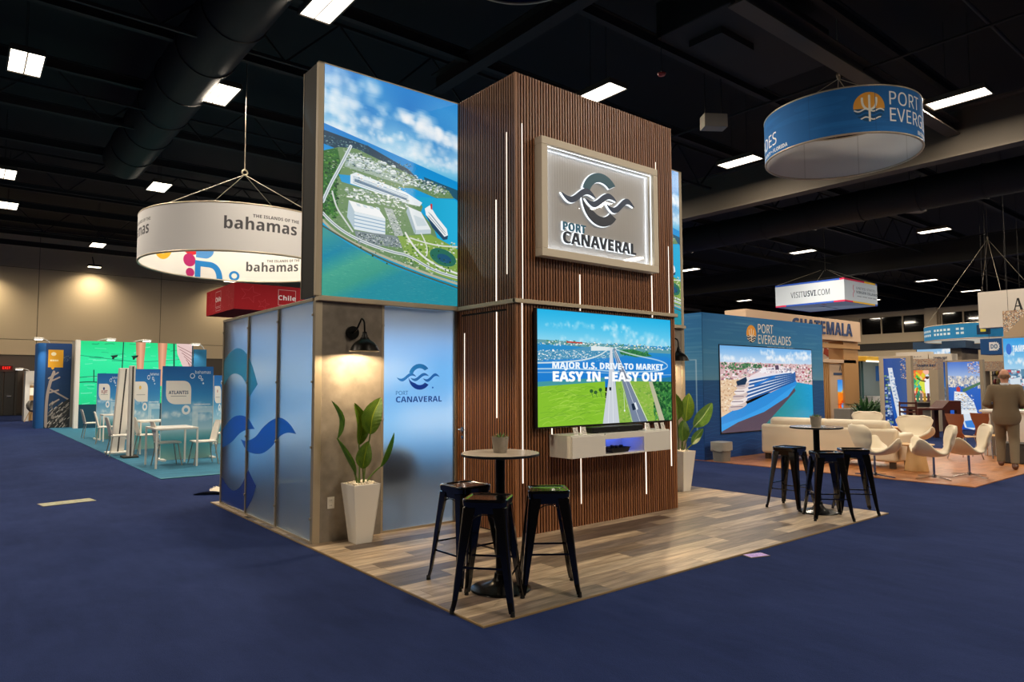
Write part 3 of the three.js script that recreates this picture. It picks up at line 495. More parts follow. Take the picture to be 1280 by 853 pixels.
// ------------------------------------------------------------------ backlit name sign on the tower
{
  const X0 = 2.036, X1 = 3.955, Y0 = 2.925, Y1 = 4.22, Z0 = TZ + 0.002, Z1 = -1.70, fw = 0.085;
  const s = thing('backlit_sign', 'framed halo lit sign with wave emblem and port name on the timber tower', 'sign', [(X0 + X1) / 2, Y0, Z0]);
  const cx = (X0 + X1) / 2, w = (X1 - X0) / 2, h = Y1 - Y0, d = Z1 - Z0;
  obj('frame', [box(-w, 0, 0, w, fw, d, 0.006), box(-w, h - fw, 0, w, h, d, 0.006), box(-w, fw, 0, -w + fw, h - fw, d, 0.006), box(w - fw, fw, 0, w, h - fw, d, 0.006)], M.signFrame, s);
  const ribTex = dataTex(512, 4, (u) => 0.5 + 0.5 * Math.sin(u * 2 * Math.PI), false, 26, 1);
  obj('backing_panel', uvMetres(box(-w + fw, fw, 0.005, w - fw, h - fw, 0.03)), phys(0xb4b2b0, 0.3, { clearcoat: 1, clearcoatRoughness: 0.02, bumpMap: ribTex, bumpScale: 0.0006 }), s);
  const led = glow(new THREE.Color().setRGB(0.86, 0.93, 1), 1.7);
  const strips = [[box(-w + fw, h - fw - 0.006, 0.066, w - fw, h - fw, 0.076), [0, h - fw - 0.008, 0.071], [0, 0, -0.5], 2 * (w - fw), 0.01], [box(-w + fw, fw, 0.066, w - fw, fw + 0.006, 0.076), [0, fw + 0.008, 0.071], [0, 3, -1], 2 * (w - fw), 0.01], [box(-w + fw, fw, 0.066, -w + fw + 0.006, h - fw, 0.076), [-w + fw + 0.008, h / 2, 0.071], [3, h / 2, -1], 0.01, h - 2 * fw], [box(w - fw - 0.006, fw, 0.066, w - fw, h - fw, 0.076), [w - fw - 0.008, h / 2, 0.071], [-3, h / 2, -1], 0.01, h - 2 * fw]];
  for (const [g] of strips) obj('light_strip', g, led, s);
  s.updateMatrixWorld(true);
  for (const [, p, l, lw, lh] of strips) { const L = new THREE.RectAreaLight(new THREE.Color().setRGB(0.86, 0.93, 1), 13, lw, lh); s.add(L); L.position.set(...p); L.lookAt(s.localToWorld(V(...l))); }
  const rim = glow(new THREE.Color().setRGB(0.9, 0.96, 1), 1.3);
  const ox = 3.0 - cx, oy = 3.69 - Y0, zf = 0.055;
  for (const [name, shape, color] of emblem()) {
    const m = obj(name, extrude(shape, 0.012).translate(ox, oy, zf + (name === 'wave_ribbon' ? 0.006 : 0)), std(color, 0.4), s);
    obj('glowing_edge', extrude(shape, 0.006, 0.006).translate(ox, oy, zf - 0.018), rim, m);
  }
  const letters = (str, size, x, y, width, color) => {
    const probe = textGeo(str, size, 0.01, true), total = probe.boundingBox ? 0 : 0; probe.computeBoundingBox();
    const k = width / probe.boundingBox.max.x; let pos = 0;
    for (const ch of str) {
      const shapes = font.generateShapes(ch, size), adv = font.data.glyphs[ch].ha * size / font.data.resolution;
      const mk = (depth, bevel) => mergeGeometries(shapes.map((q) => extrude(q, depth, bevel, 5)));
      const m = obj('letter', mk(0.012, 0).scale(k, 1, 1).translate(x + pos * k, y, zf), std(color, 0.4), s);
      obj('glowing_edge', mk(0.006, 0.005).scale(k, 1, 1).translate(x + pos * k, y, zf - 0.018), rim, m);
      pos += adv;
    }
  };
  letters('PORT', 0.092, ox - 0.62, oy - 0.432, 0.35, 0x0f6f8f);
  letters('CANAVERAL', 0.132, ox - 0.62, oy - 0.575, 1.2, 0x13233a);
}
// ------------------------------------------------------------------ television, cabinet and what stands on it
function screenMat(tex, k = 1) { return new THREE.MeshStandardMaterial({ color: 0x050505, roughness: 0.25, emissive: 0xffffff, emissiveMap: tex, emissiveIntensity: k }); }
{
  const X0 = 1.985, X1 = 4.215, Y0 = 1.103, Y1 = 2.372, c = (X0 + X1) / 2, w = (X1 - X0) / 2, h = Y1 - Y0;
  const t = thing('television', 'huge wall television showing highway slogan picture on the timber tower', 'television', [c, Y0, TZ]);
  obj('casing', box(-w, 0, 0.03, w, h, 0.075, 0.006), M.black, t);
  obj('wall_mount', box(-0.5, 0.3, 0.002, 0.5, 0.9, 0.03), M.black, t);
  obj('screen', new THREE.PlaneGeometry(2 * w - 0.024, h - 0.03).translate(0, h / 2 + 0.003, 0.0765), screenMat(highwayTex, 1.0), t);
  areaLight([0.45, 0.72, 0.85], 0.45, 2 * w - 0.1, h - 0.1, [0, h / 2, 0.06], [c, Y0 + h / 2, 3], t);
}
{
  const X0 = 2.222, X1 = 3.82, Y0 = 0.797, Y1 = 1.035, Z0 = TZ + 0.002, Z1 = -1.47, n0 = 2.72, n1 = 3.345, ny0 = 0.815, ny1 = 0.972;
  const t = thing('media_cabinet', 'long white floating media cabinet with blue lit niche under the television', 'cabinet', [(X0 + X1) / 2, Y0, Z0]);
  const o = (X0 + X1) / 2, L = (x0, y0, z0, x1, y1, z1, r = 0.003) => box(x0 - o, y0 - Y0, z0 - Z0, x1 - o, y1 - Y0, z1 - Z0, r);
  obj('cabinet_body', [L(X0, Y0, Z0, n0, Y1, Z1 - 0.018), L(n1, Y0, Z0, X1, Y1, Z1 - 0.018), L(n0, Y0, Z0, n1, ny0, Z1), L(n0, ny1, Z0, n1, Y1, Z1), L(n0, ny0, Z0, n1, ny1, Z0 + 0.015)], M.whiteGloss, t);
  obj('cabinet_door', L(X0 + 0.002, Y0 + 0.002, Z1 - 0.015, n0 - 0.001, Y1 - 0.014, Z1), M.whiteGloss, t);
  obj('cabinet_door', L(n1 + 0.001, Y0 + 0.002, Z1 - 0.015, X1 - 0.002, Y1 - 0.014, Z1), M.whiteGloss, t);
  obj('light_strip', L(n0 + 0.03, ny1 - 0.008, Z0 + 0.04, n1 - 0.02, ny1 - 0.001, Z0 + 0.06, 0), glow(new THREE.Color().setRGB(0.05, 0.12, 1), 4), t).userData.label = 'blue light strip inside the niche';
  areaLight([0.06, 0.14, 1], 14, n1 - n0 - 0.06, 0.02, [(n0 + n1) / 2 - o, ny1 - 0.01 - Y0, 0.05], [(n0 + n1) / 2, ny0, Z0 + 0.08], t);
  const tray = thing('serving_tray', 'black tray holding small items inside the blue niche', 'tray', [2.99, ny0, -1.58]);
  obj('tray_body', (() => { const g = lathe([[0.001, 0.004], [0.15, 0.004], [0.17, 0.05], [0.182, 0.052], [0.182, 0.058], [0.166, 0.056], [0.147, 0.01], [0.001, 0.01]], 4); g.rotateY(Math.PI / 4); g.scale(1.15, 1, 0.75); g.computeVertexNormals(); return g; })(), M.black, tray);
  for (let i = 0; i < 6; i++) obj('wrapped_item', box(-0.1 + i * 0.034, 0.02, -0.05 + (i % 2) * 0.04, -0.075 + i * 0.034, 0.064 + (i % 3) * 0.006, -0.01 + (i % 2) * 0.04, 0.006), i % 2 ? M.black : M.grey, tray);
  const sb = thing('soundbar', 'long black soundbar lying on the white media cabinet', 'soundbar', [3.03, Y1, -1.62]);
  obj('soundbar_body', box(-0.42, 0.006, -0.06, 0.42, 0.068, 0.055, 0.012), M.black, sb);
  obj('grille', box(-0.4, 0.012, 0.054, 0.4, 0.06, 0.058), std(0x050505, 0.95), sb); obj('foot', [box(-0.36, 0, -0.03, -0.3, 0.007, 0.03), box(0.3, 0, -0.03, 0.36, 0.007, 0.03)], M.rubber, sb); obj('logo_mark', box(-0.012, 0.03, 0.058, 0.012, 0.037, 0.059), M.chrome, sb);
  const cardTex = canvas(96, 96, (g) => { g.fillStyle = '#e9e2d4'; g.fillRect(0, 0, 96, 96); g.fillStyle = '#6e6a66'; for (let j = 0; j < 6; j++) for (let i = 0; i < 6; i++) if ((i * 5 + j * 3 + ((i * j) % 3)) % 2) g.fillRect(14 + i * 11, 12 + j * 10, 8, 7); g.fillRect(14, 80, 66, 5); });
  const printed = std(0xffffff, 0.5, 0, { map: cardTex });
  for (const [x, lab] of [[2.345, 'small printed card stand at the left end of media cabinet'], [2.465, 'small printed card stand beside soundbar, second along the cabinet'], [3.50, 'small printed card stand just right of the soundbar end'], [3.66, 'small printed card stand near cabinet right end, inner one'], [3.77, 'small printed card stand at the right tip of media cabinet']]) {
    const k = thing('card_stand', lab, 'card', [x, Y1, -1.535], 0.1, 'printed card stands on the media cabinet');
    const g = box(-0.037, 0, -0.003, 0.037, 0.078, 0.003, 0.001).rotateX(-0.22).translate(0, 0.001, 0); obj('card', g, M.white, k);
    obj('print', new THREE.PlaneGeometry(0.068, 0.072).translate(0, 0.039, 0.0036).rotateX(-0.22), printed, k); obj('base', box(-0.043, 0, -0.035, 0.043, 0.004, 0.006), M.white, k);
  }
}
// ------------------------------------------------------------------ wings beside the tower: light box above, concrete panel and frosted glass below
const WZ = -2.88, WXL = 0.05, WXR = 6.0;
const frosted = phys(0xdfeaf2, 0.34, { transmission: 1, thickness: 0.01, ior: 1.42, clearcoat: 0.6, clearcoatRoughness: 0.06 });
const vinyl = (c) => phys(c, 0.3, { transmission: 0.8, thickness: 0 });
function lightBox(x0, x1, outer, label) {   // outer: the x of the free end
  const t = thing('light_box', label, 'light box', [(x0 + x1) / 2, LEDGE1, WZ]), w = (x1 - x0) / 2, h = TOPY - LEDGE1, o = outer < 3 ? -1 : 1;
  obj('casing', [box(-w + (o < 0 ? 0.004 : 0), 0.004, -0.39, w - (o > 0 ? 0.004 : 0), h - 0.004, -0.05)], std(0x24211a, 0.75), t);
  obj('frame', [box(o * w, 0, -0.05, o * (w - 0.06), h, 0.003, 0.002), box(o * w, 0, -0.39, o * (w - 0.012), h, -0.382), box(-w, h - 0.012, -0.05, w, h, 0.003), box(-w, 0, -0.05, w, 0.012, 0.003)], M.champagne, t);
  obj('ledge', box(-w + (o < 0 ? 0.01 : 0.034), LEDGE0 - LEDGE1, -0.05, w - (o > 0 ? 0.01 : 0.034), 0, 0.045, 0.004), M.champagne, t);
  const x0s = o < 0 ? -w + 0.064 : -w + 0.004, x1s = o < 0 ? w - 0.004 : w - 0.064;
  const p = obj('screen', new THREE.PlaneGeometry(x1s - x0s, h - 0.024).translate((x0s + x1s) / 2, h / 2, 0), screenMat(portTex, 0.92), t); p.userData.label = 'glowing aerial photograph of a cruise port';
  areaLight([0.35, 0.68, 0.85], 0.5, x1s - x0s, h - 0.1, [(x0s + x1s) / 2, h / 2, -0.02], [(x0 + x1) / 2, LEDGE1 + h / 2, 3], t);
}
lightBox(WXL, TX0 - 0.004, WXL, 'tall glowing aerial port picture between corner post and timber tower');
lightBox(TX1 + 0.004, WXR, WXR, 'tall glowing picture mostly hidden behind the timber tower');
function wing(sx, label) {   // sx maps left wing metres to the right one
  const X = (x) => (sx > 0 ? x : WXL + WXR - x);
  const B = (x0, y0, z0, x1, y1, z1, r) => box(Math.min(X(x0), X(x1)), y0, z0, Math.max(X(x0), X(x1)), y1, z1, r);
  const t = thing('concrete_panel', label, 'wall panel', [0, 0, 0]);
  const inner = sx > 0 ? TX0 - 0.004 : WXL + WXR - TX1 - 0.004;
  obj('panel', uvMetres(B(0.125, FL, WZ - 0.1, 0.795, LEDGE0, WZ - 0.004)), M.concrete, t);
  obj('corner_profile', B(WXL, FL, WZ - 0.06, 0.125, LEDGE0, WZ + 0.002, 0.003), M.alu, t);
  const d = thing('glass_panel', sx > 0 ? 'frosted glass panel printed with the blue port emblem beside the timber tower' : 'frosted glass panel hidden behind the timber tower', 'glass panel', [0, 0, 0]);
  obj('pane', B(0.825, FL + 0.02, WZ - 0.025, inner - 0.03, LEDGE0 - 0.004, WZ - 0.015), frosted, d);
  obj('post', B(0.797, FL, WZ - 0.06, 0.825, LEDGE0, WZ - 0.006, 0.002), M.alu, d); obj('post', B(inner - 0.03, FL, WZ - 0.06, inner, LEDGE0, WZ - 0.006, 0.002), M.alu, d);
  obj('bottom_rail', B(0.825, FL, WZ - 0.05, inner - 0.03, FL + 0.022, WZ - 0.006), M.alu, d);
  for (const x of [0.811, inner - 0.015]) for (const y of [0.35, 1.2, 2.2]) obj('clip', box(X(x) - 0.012, y - 0.012, WZ - 0.006, X(x) + 0.012, y + 0.012, WZ + 0.004, 0.003), M.alu, d);
  if (sx > 0) {
    const k = 0.46, cx = 1.272, cy = 1.655;
    const cols = [0x62c8ec, 0x60bcec, 0x60bcec, 0x60bcec, 0x2878cc];
    emblem().forEach(([n, shape], i) => obj(n, extrude(shape, 0.002).scale(k, k, 1).translate(cx, cy, WZ - 0.0145 + (n === 'wave_ribbon' ? 0.001 : 0)), vinyl(cols[i]), d));
    obj('lettering', textGeo('PORT', 0.044, 0.001, false, 0.15).translate(0.975, 1.457, WZ - 0.0145), vinyl(0x7cc4ea), d);
    obj('lettering', textGeo('CANAVERAL', 0.063, 0.001, true, 0.585).translate(0.975, 1.377, WZ - 0.0145), vinyl(0x3f86d0), d);
    obj('registered_mark', cyl(0.01, 0.01, 0.001, 0, 0, 0, 14).rotateX(Math.PI / 2).translate(1.44, 1.535, WZ - 0.0135), std(0x1d5fae, 0.5), d);
  }
}
wing(1, 'grey concrete look wall panel behind the white planter at the glass corner');
wing(-1, 'grey concrete look wall panel beyond the tower facing the aisle');
{ // frosted partition along the side aisle
  const t = thing('glass_partition', 'frosted glass side partition of three panes with large blue wave emblem', 'partition', [0, 0, 0]);
  const zs = [-2.925, -3.90, -4.905, -5.905], X = WXL, top = LEDGE0;
  zs.forEach((z, i) => { if (i) obj('post', box(X - 0.004, FL, z - 0.016, X + 0.045, top, z + 0.016, 0.003), M.alu, t); });
  obj('post', box(X, FL, zs[0] - 0.016, X + 0.045, top, zs[0] + 0.004, 0.003), M.alu, t);
  obj('top_rail', box(X - 0.006, top - 0.004, zs[3] - 0.02, X + 0.05, top + 0.03, WZ - 0.06, 0.003), M.alu, t); obj('bottom_rail', box(X, FL, zs[3], X + 0.045, FL + 0.02, zs[0]), M.alu, t);
  for (let i = 0; i < 3; i++) obj('pane', box(X + 0.012, FL + 0.02, zs[i + 1] + 0.017, X + 0.022, top - 0.005, zs[i] - 0.017), frosted, t);
  for (const z of zs) for (const y of [0.25, 0.95, 1.6, 2.27]) obj('clip', box(X - 0.014, y - 0.012, z - 0.016, X - 0.003, y + 0.012, z + 0.016, 0.003), M.alu, t);
  const pieces = [
    ['arc_upper', [[-5.885, 1.9], [-5.63, 2.0], [-5.31, 2.04], [-5.01, 1.97], [-4.77, 1.81], [-4.56, 1.58], [-4.84, 1.43], [-4.93, 1.55], [-5.13, 1.67], [-5.41, 1.72], [-5.67, 1.68], [-5.885, 1.57]], 0x7ce0f4],
    ['wave_ribbon', [[-5.885, 0.98], [-5.56, 1.13], [-5.25, 1.19], [-4.9, 1.17], [-4.63, 1.05], [-4.89, 1.03], [-5.18, 0.97], [-5.48, 0.85], [-5.885, 0.74]], 0x4cb4f8],
    ['wave_ribbon', [[-5.13, 0.9], [-4.94, 0.89], [-4.6, 0.96], [-4.35, 1.08], [-4.05, 1.18], [-3.77, 1.21], [-3.52, 1.15], [-3.35, 1.06], [-3.58, 1.06], [-3.81, 1.01], [-4.04, 0.89], [-4.33, 0.79], [-4.65, 0.76], [-4.93, 0.79]], 0x4cb4f8],
    ['arc_lower', [[-5.885, 0.36], [-5.63, 0.27], [-5.37, 0.24], [-5.08, 0.34], [-4.83, 0.55], [-4.55, 0.39], [-4.67, 0.23], [-4.9, 0.05], [-5.42, 0.04], [-5.885, 0.045]], 0x3274d8]];
  const sharp = { arc_upper: [0, 5, 6, 11], wave_ribbon: [0], arc_lower: [0, 4, 5, 7, 8, 9] };
  const outline = (pts, corners) => {   // smooth between the listed corners
    const out = []; const n = pts.length, cs = corners.slice();
    for (let k = 0; k < cs.length; k++) { const a = cs[k], b = k + 1 < cs.length ? cs[k + 1] : cs[0] + n, run = []; for (let i = a; i <= b; i++) run.push(pts[i % n]); const c = run.length > 2 ? new THREE.CatmullRomCurve3(run.map(([x, y]) => V(x, y, 0))).getPoints((run.length - 1) * 6) : run.map(([x, y]) => V(x, y, 0)); c.slice(0, -1).forEach((p) => out.push([p.x, p.y])); }
    return poly(out);
  };
  pieces.forEach(([n, pts, c], i) => { const cs = i === 1 ? [0, 4, 8] : i === 2 ? [0, 7] : sharp[n]; const g = extrude(outline(pts, cs), 0.0015).rotateY(-Math.PI / 2); obj(n, g.translate(X + 0.0105 - i * 0.0003, 0, 0), vinyl(c), t); });
}

// ------------------------------------------------------------------ surface nets: a mesh from a signed distance
function sdfMesh(f, lo, hi, cell) {
  const n = [0, 1, 2].map((k) => Math.ceil((hi[k] - lo[k]) / cell) + 1), [nx, ny, nz] = n, val = new Float32Array(nx * ny * nz), id = (i, j, k) => (k * ny + j) * nx + i;
  for (let k = 0; k < nz; k++) for (let j = 0; j < ny; j++) for (let i = 0; i < nx; i++) val[id(i, j, k)] = f(lo[0] + i * cell, lo[1] + j * cell, lo[2] + k * cell);
  const vid = new Int32Array(nx * ny * nz).fill(-1), pos = [], idx = [];
  for (let k = 0; k < nz - 1; k++) for (let j = 0; j < ny - 1; j++) for (let i = 0; i < nx - 1; i++) {
    let sx = 0, sy = 0, sz = 0, c = 0;
    const e = (a, b, ax, ay, az, bx, by, bz) => { const va = val[a], vb = val[b]; if (va < 0 !== vb < 0) { const t = va / (va - vb); sx += ax + (bx - ax) * t; sy += ay + (by - ay) * t; sz += az + (bz - az) * t; c++; } };
    for (let b = 0; b < 2; b++) for (let a = 0; a < 2; a++) { e(id(i, j + a, k + b), id(i + 1, j + a, k + b), 0, a, b, 1, a, b); e(id(i + a, j, k + b), id(i + a, j + 1, k + b), a, 0, b, a, 1, b); e(id(i + a, j + b, k), id(i + a, j + b, k + 1), a, b, 0, a, b, 1); }
    if (c) { vid[id(i, j, k)] = pos.length / 3; pos.push(lo[0] + (i + sx / c) * cell, lo[1] + (j + sy / c) * cell, lo[2] + (k + sz / c) * cell); }
  }
  const quad = (a, b, c, d, flip) => { if (a < 0 || b < 0 || c < 0 || d < 0) return; flip ? idx.push(a, c, b, a, d, c) : idx.push(a, b, c, a, c, d); };
  for (let k = 1; k < nz - 1; k++) for (let j = 1; j < ny - 1; j++) for (let i = 1; i < nx - 1; i++) {
    const s = val[id(i, j, k)] < 0;
    if (s !== val[id(i + 1, j, k)] < 0) quad(vid[id(i, j - 1, k - 1)], vid[id(i, j, k - 1)], vid[id(i, j, k)], vid[id(i, j - 1, k)], !s);
    if (s !== val[id(i, j + 1, k)] < 0) quad(vid[id(i - 1, j, k - 1)], vid[id(i - 1, j, k)], vid[id(i, j, k)], vid[id(i, j, k - 1)], !s);
    if (s !== val[id(i, j, k + 1)] < 0) quad(vid[id(i - 1, j - 1, k)], vid[id(i, j - 1, k)], vid[id(i, j, k)], vid[id(i - 1, j, k)], !s);
  }
  const g = new THREE.BufferGeometry(); g.setAttribute('position', new THREE.Float32BufferAttribute(pos, 3)); g.setIndex(idx); g.computeVertexNormals();
  return clean(g);
}
const smin = (a, b, k) => { const h = Math.max(k - Math.abs(a - b), 0) / k; return Math.min(a, b) - h * h * k * 0.25; };
function capsule(x, y, z, a, b, ra, rb) {   // distance to a tapered capsule
  const bx = b[0] - a[0], by = b[1] - a[1], bz = b[2] - a[2], t = clamp(((x - a[0]) * bx + (y - a[1]) * by + (z - a[2]) * bz) / (bx * bx + by * by + bz * bz + 1e-9), 0, 1);
  return Math.hypot(x - a[0] - bx * t, y - a[1] - by * t, z - a[2] - bz * t) - lerp(ra, rb, t);
}
function ellip(x, y, z, c, r) { const a = (x - c[0]) / r[0], b = (y - c[1]) / r[1], d = (z - c[2]) / r[2], k = Math.hypot(a, b, d); return (k - 1) * Math.min(...r) * (k > 1 ? 1 : 1); }
function loft(rings) {   // closed rings of 3-D points, capped at both ends
  const n = rings[0].length, pos = [], idx = [];
  rings.forEach((r) => r.forEach((p) => pos.push(...p)));
  for (let k = 0; k < rings.length - 1; k++) for (let i = 0; i < n; i++) { const a = k * n + i, b = k * n + (i + 1) % n; idx.push(a, b, b + n, a, b + n, a + n); }
  for (const [k, flip] of [[0, true], [rings.length - 1, false]]) { const c = pos.length / 3, r = rings[k]; pos.push(...[0, 1, 2].map((d) => r.reduce((s, p) => s + p[d], 0) / n)); for (let i = 0; i < n; i++) { const a = k * n + i, b = k * n + (i + 1) % n; flip ? idx.push(c, b, a) : idx.push(c, a, b); } }
  const g = new THREE.BufferGeometry(); g.setAttribute('position', new THREE.Float32BufferAttribute(pos, 3)); g.setIndex(idx);
  const o = clean(g.toNonIndexed()); o.computeVertexNormals(); return o;
}
// ------------------------------------------------------------------ wall lamps
function wallLamp(x, label) {
  const t = thing('wall_lamp', label, 'wall lamp', [x, 0, WZ]);
  obj('wall_plate', bar([0, 2.105, -0.004], [0, 2.105, 0.03], 0.068, 28), M.blackMetal, t);
  obj('gooseneck', tube([[0.0, 2.105, 0.02], [0.005, 2.13, 0.09], [0.01, 2.2, 0.16], [0.012, 2.235, 0.2], [0.014, 2.2, 0.245], [0.014, 2.09, 0.26]], 0.0095, 40), M.blackMetal, t);
  const c = [0.014, 0, 0.26];
  obj('socket', lathe([[0.001, 2.1], [0.022, 2.1], [0.024, 2.07], [0.03, 2.065], [0.03, 2.045], [0.044, 2.04], [0.044, 2.025], [0.03, 2.02], [0.001, 2.02]], 28).translate(...c), M.blackMetal, t);
  obj('shade', lathe([[0.034, 2.035], [0.06, 2.02], [0.1, 1.99], [0.128, 1.955], [0.142, 1.915], [0.15, 1.908], [0.148, 1.904], [0.138, 1.91], [0.124, 1.95], [0.096, 1.985], [0.058, 2.013], [0.034, 2.028]], 44).translate(...c), std(0x1b1814, 0.3, 0.7), t);
  obj('bulb', lathe([[0.001, 2.018], [0.014, 2.015], [0.016, 1.99], [0.03, 1.965], [0.032, 1.945], [0.022, 1.925], [0.001, 1.918]], 20).translate(...c), glow(new THREE.Color().setRGB(1, 0.75, 0.42), 12), t);
  const l = new THREE.PointLight(new THREE.Color().setRGB(1, 0.74, 0.44), 4.4); l.position.set(c[0], 1.945, c[2]); l.shadow.radius = 1.3; t.add(l);
}
wallLamp(0.447, 'black gooseneck wall lamp glowing above the planter at the glass corner');
wallLamp(5.5, 'black gooseneck wall lamp glowing beyond the timber tower');
{
  const t = thing('power_outlet', 'small white double power outlet low on the concrete look panel', 'outlet', [0.24, 0.393, WZ - 0.004]);
  obj('cover_plate', box(-0.037, -0.058, 0, 0.037, 0.058, 0.007, 0.003), M.white, t);
  for (const y of [-0.026, 0.026]) { const s = obj('socket', box(-0.017, y - 0.017, 0.006, 0.017, y + 0.017, 0.0085, 0.002), M.white, t); for (const x of [-0.007, 0.007]) obj('slot', box(x - 0.0015, y - 0.005, 0.008, x + 0.0015, y + 0.005, 0.009), M.black, s); }
}
// ------------------------------------------------------------------ planters
function leafGeo(pts, W, normal, fold, curl = 0) {   // blade along the midrib pts (base to tip), half width W
  const c = new THREE.CatmullRomCurve3(pts.map((p) => V(...p))), nt = 22, ns = 5, pos = [], uv = [], idx = [], N0 = V(...normal).normalize();
  for (let i = 0; i <= nt; i++) {
    const t = i / nt, p = c.getPoint(t), d = c.getTangent(t), side = d.clone().cross(N0).normalize(), N = side.clone().cross(d).normalize();
    const w = W * Math.pow(Math.sin(Math.PI * Math.pow(clamp(t * 0.985 + 0.01, 0, 1), 0.82)), 0.72);
    for (let j = -ns; j <= ns; j++) {
      const s = j / ns, rip = 0.0035 * Math.sin(t * 58 - Math.abs(s) * 5) * Math.abs(s) * (W / 0.1);
      const q = p.clone().addScaledVector(side, s * w * (1 - fold * 0.25)).addScaledVector(N, (Math.abs(s) * fold - curl * s * s) * w + rip);
      pos.push(q.x, q.y, q.z); uv.push(t, s * 0.5 + 0.5);
    }
  }
  const m = 2 * ns + 1; for (let i = 0; i < nt; i++) for (let j = 0; j < m - 1; j++) { const a = i * m + j; idx.push(a, a + 1, a + m + 1, a, a + m + 1, a + m); }
  const g = new THREE.BufferGeometry(); g.setAttribute('position', new THREE.Float32BufferAttribute(pos, 3)); g.setAttribute('uv', new THREE.Float32BufferAttribute(uv, 2)); g.setIndex(idx); g.computeVertexNormals();
  return clean(g);
}
const leafTex = dataTex(256, 128, (u, v) => { const s = Math.abs(v - 0.5) * 2, vein = Math.pow(0.5 + 0.5 * Math.sin(u * 165 - s * 14), 6), n = fbm(u * 8, v * 8, 5, 8, 8, 3); return s < 0.035 ? [0.62, 0.72, 0.3] : mixc([0.27, 0.43, 0.12], [0.5, 0.64, 0.2], clamp(vein * 0.5 + (n - 0.3) * 0.8, 0, 1)); });
const leafMat = phys(0xffffff, 0.4, { map: leafTex, transmission: 0.3, thickness: 0, side: THREE.DoubleSide });
const leafMat2 = phys(0xfff084, 0.42, { map: leafTex, transmission: 0.35, thickness: 0, side: THREE.DoubleSide });
const leafDark = phys(0x2f5a26, 0.5, { transmission: 0.2, thickness: 0, side: THREE.DoubleSide });
const stemMat = std(0x56722a, 0.55);
function frustum(b, tp, h, y0 = 0, r = 0.006) {
  const ring = (q, y) => { const out = []; for (const [sx, sz] of [[1, 1], [1, -1], [-1, -1], [-1, 1]]) for (const [ax, az] of (sx * sz > 0 ? [[0, 1], [1, 0]] : [[1, 0], [0, 1]])) out.push([sx * (q - ax * r), y, sz * (q - az * r)]); return out; };
  return [ring, b, tp, h, y0];
}
function potGeo(b, tp, h) {
  const [ring] = frustum(b, tp, h);
  return loft([ring(b - 0.004, 0), ring(b, 0.006), ring(tp, h - 0.006), ring(tp - 0.002, h), ring(tp - 0.014, h), ring(tp - 0.02, h - 0.05)].map((r) => r));
}
function planter(x, z, label, leaves) {
  const t = thing('potted_plant', label, 'potted plant', [x, FL, z]);
  obj('pot', potGeo(0.088, 0.148, 0.58), M.whiteGloss, t);
  const peb = []; for (let i = 0; i < 90; i++) { const g = new THREE.IcosahedronGeometry(rr(0.011, 0.02), 1); g.scale(1, 0.7, rr(0.8, 1.3)); g.rotateY(rnd() * 6); g.translate(rr(-0.118, 0.118), 0.562 + rr(0, 0.024), rr(-0.118, 0.118)); peb.push(clean(g)); }
  obj('soil', box(-0.128, 0.52, -0.128, 0.128, 0.555, 0.128), std(0x3a2d20, 0.95), t);
  const p = obj('pebbles', peb, M.pebble, t); p.userData.kind = 'stuff';
  for (const l of leaves) {
    const [base, ...mid] = l.rib;
    obj('stem', tube([[l.root?.[0] ?? 0, 0.55, l.root?.[1] ?? 0], [lerp(l.root?.[0] ?? 0, base[0], 0.35), lerp(0.55, base[1], 0.5), lerp(l.root?.[1] ?? 0, base[2], 0.35)], base], 0.008, 14, 6), stemMat, t);
    obj('leaf', leafGeo([base, ...mid], l.w, l.n, l.fold, l.curl ?? 0), l.bright ? leafMat2 : leafMat, t);
  }
}
const toCam = [-0.68, 0.1, 0.73];
planter(0.46, -2.67, 'white tapered planter with long paddle leaves under the lit wall lamp', (() => {
  const Z = -2.62, q = (px, py, dz = 0) => { const p = at(px, py, 'z', Z + dz); return [p.x - 0.46, p.y - FL, p.z + 2.67]; };
  return [
    { rib: [q(422, 548, 0.03), q(424, 524, 0.03), q(414.5, 501.5, 0.03)], w: 0.036, n: [0.8, 0, 0.75], fold: 1.3, root: [-0.03, 0] },
    { rib: [q(444, 594, 0.05), q(433, 574, 0.05), q(420.5, 548, 0.05)], w: 0.042, n: [0.75, 0.3, 0.8], fold: 1.2, root: [-0.02, 0.02] },
    { rib: [q(449, 556, -0.05), q(452, 530, -0.05), q(443, 504, -0.05)], w: 0.08, n: [-0.2, 0, 1], fold: 0.8, root: [0, -0.03], bright: true },
    { rib: [q(463, 543, 0.06), q(466, 520, 0.06), q(476, 497.5, 0.06)], w: 0.108, n: toCam, fold: 0.25, root: [0.03, 0], bright: true },
    { rib: [q(453.5, 586, 0.09), q(456, 570, 0.09), q(460, 552, 0.09)], w: 0.09, n: [-0.55, 0.1, 0.8], fold: 0.55, root: [0.01, 0.04], bright: true },
    { rib: [q(475, 584, 0.0), q(483, 563, 0.0), q(492.5, 541, 0.0)], w: 0.045, n: [0.25, 0.4, 0.9], fold: 1.1, root: [0.04, 0.01] },
  ];
})());
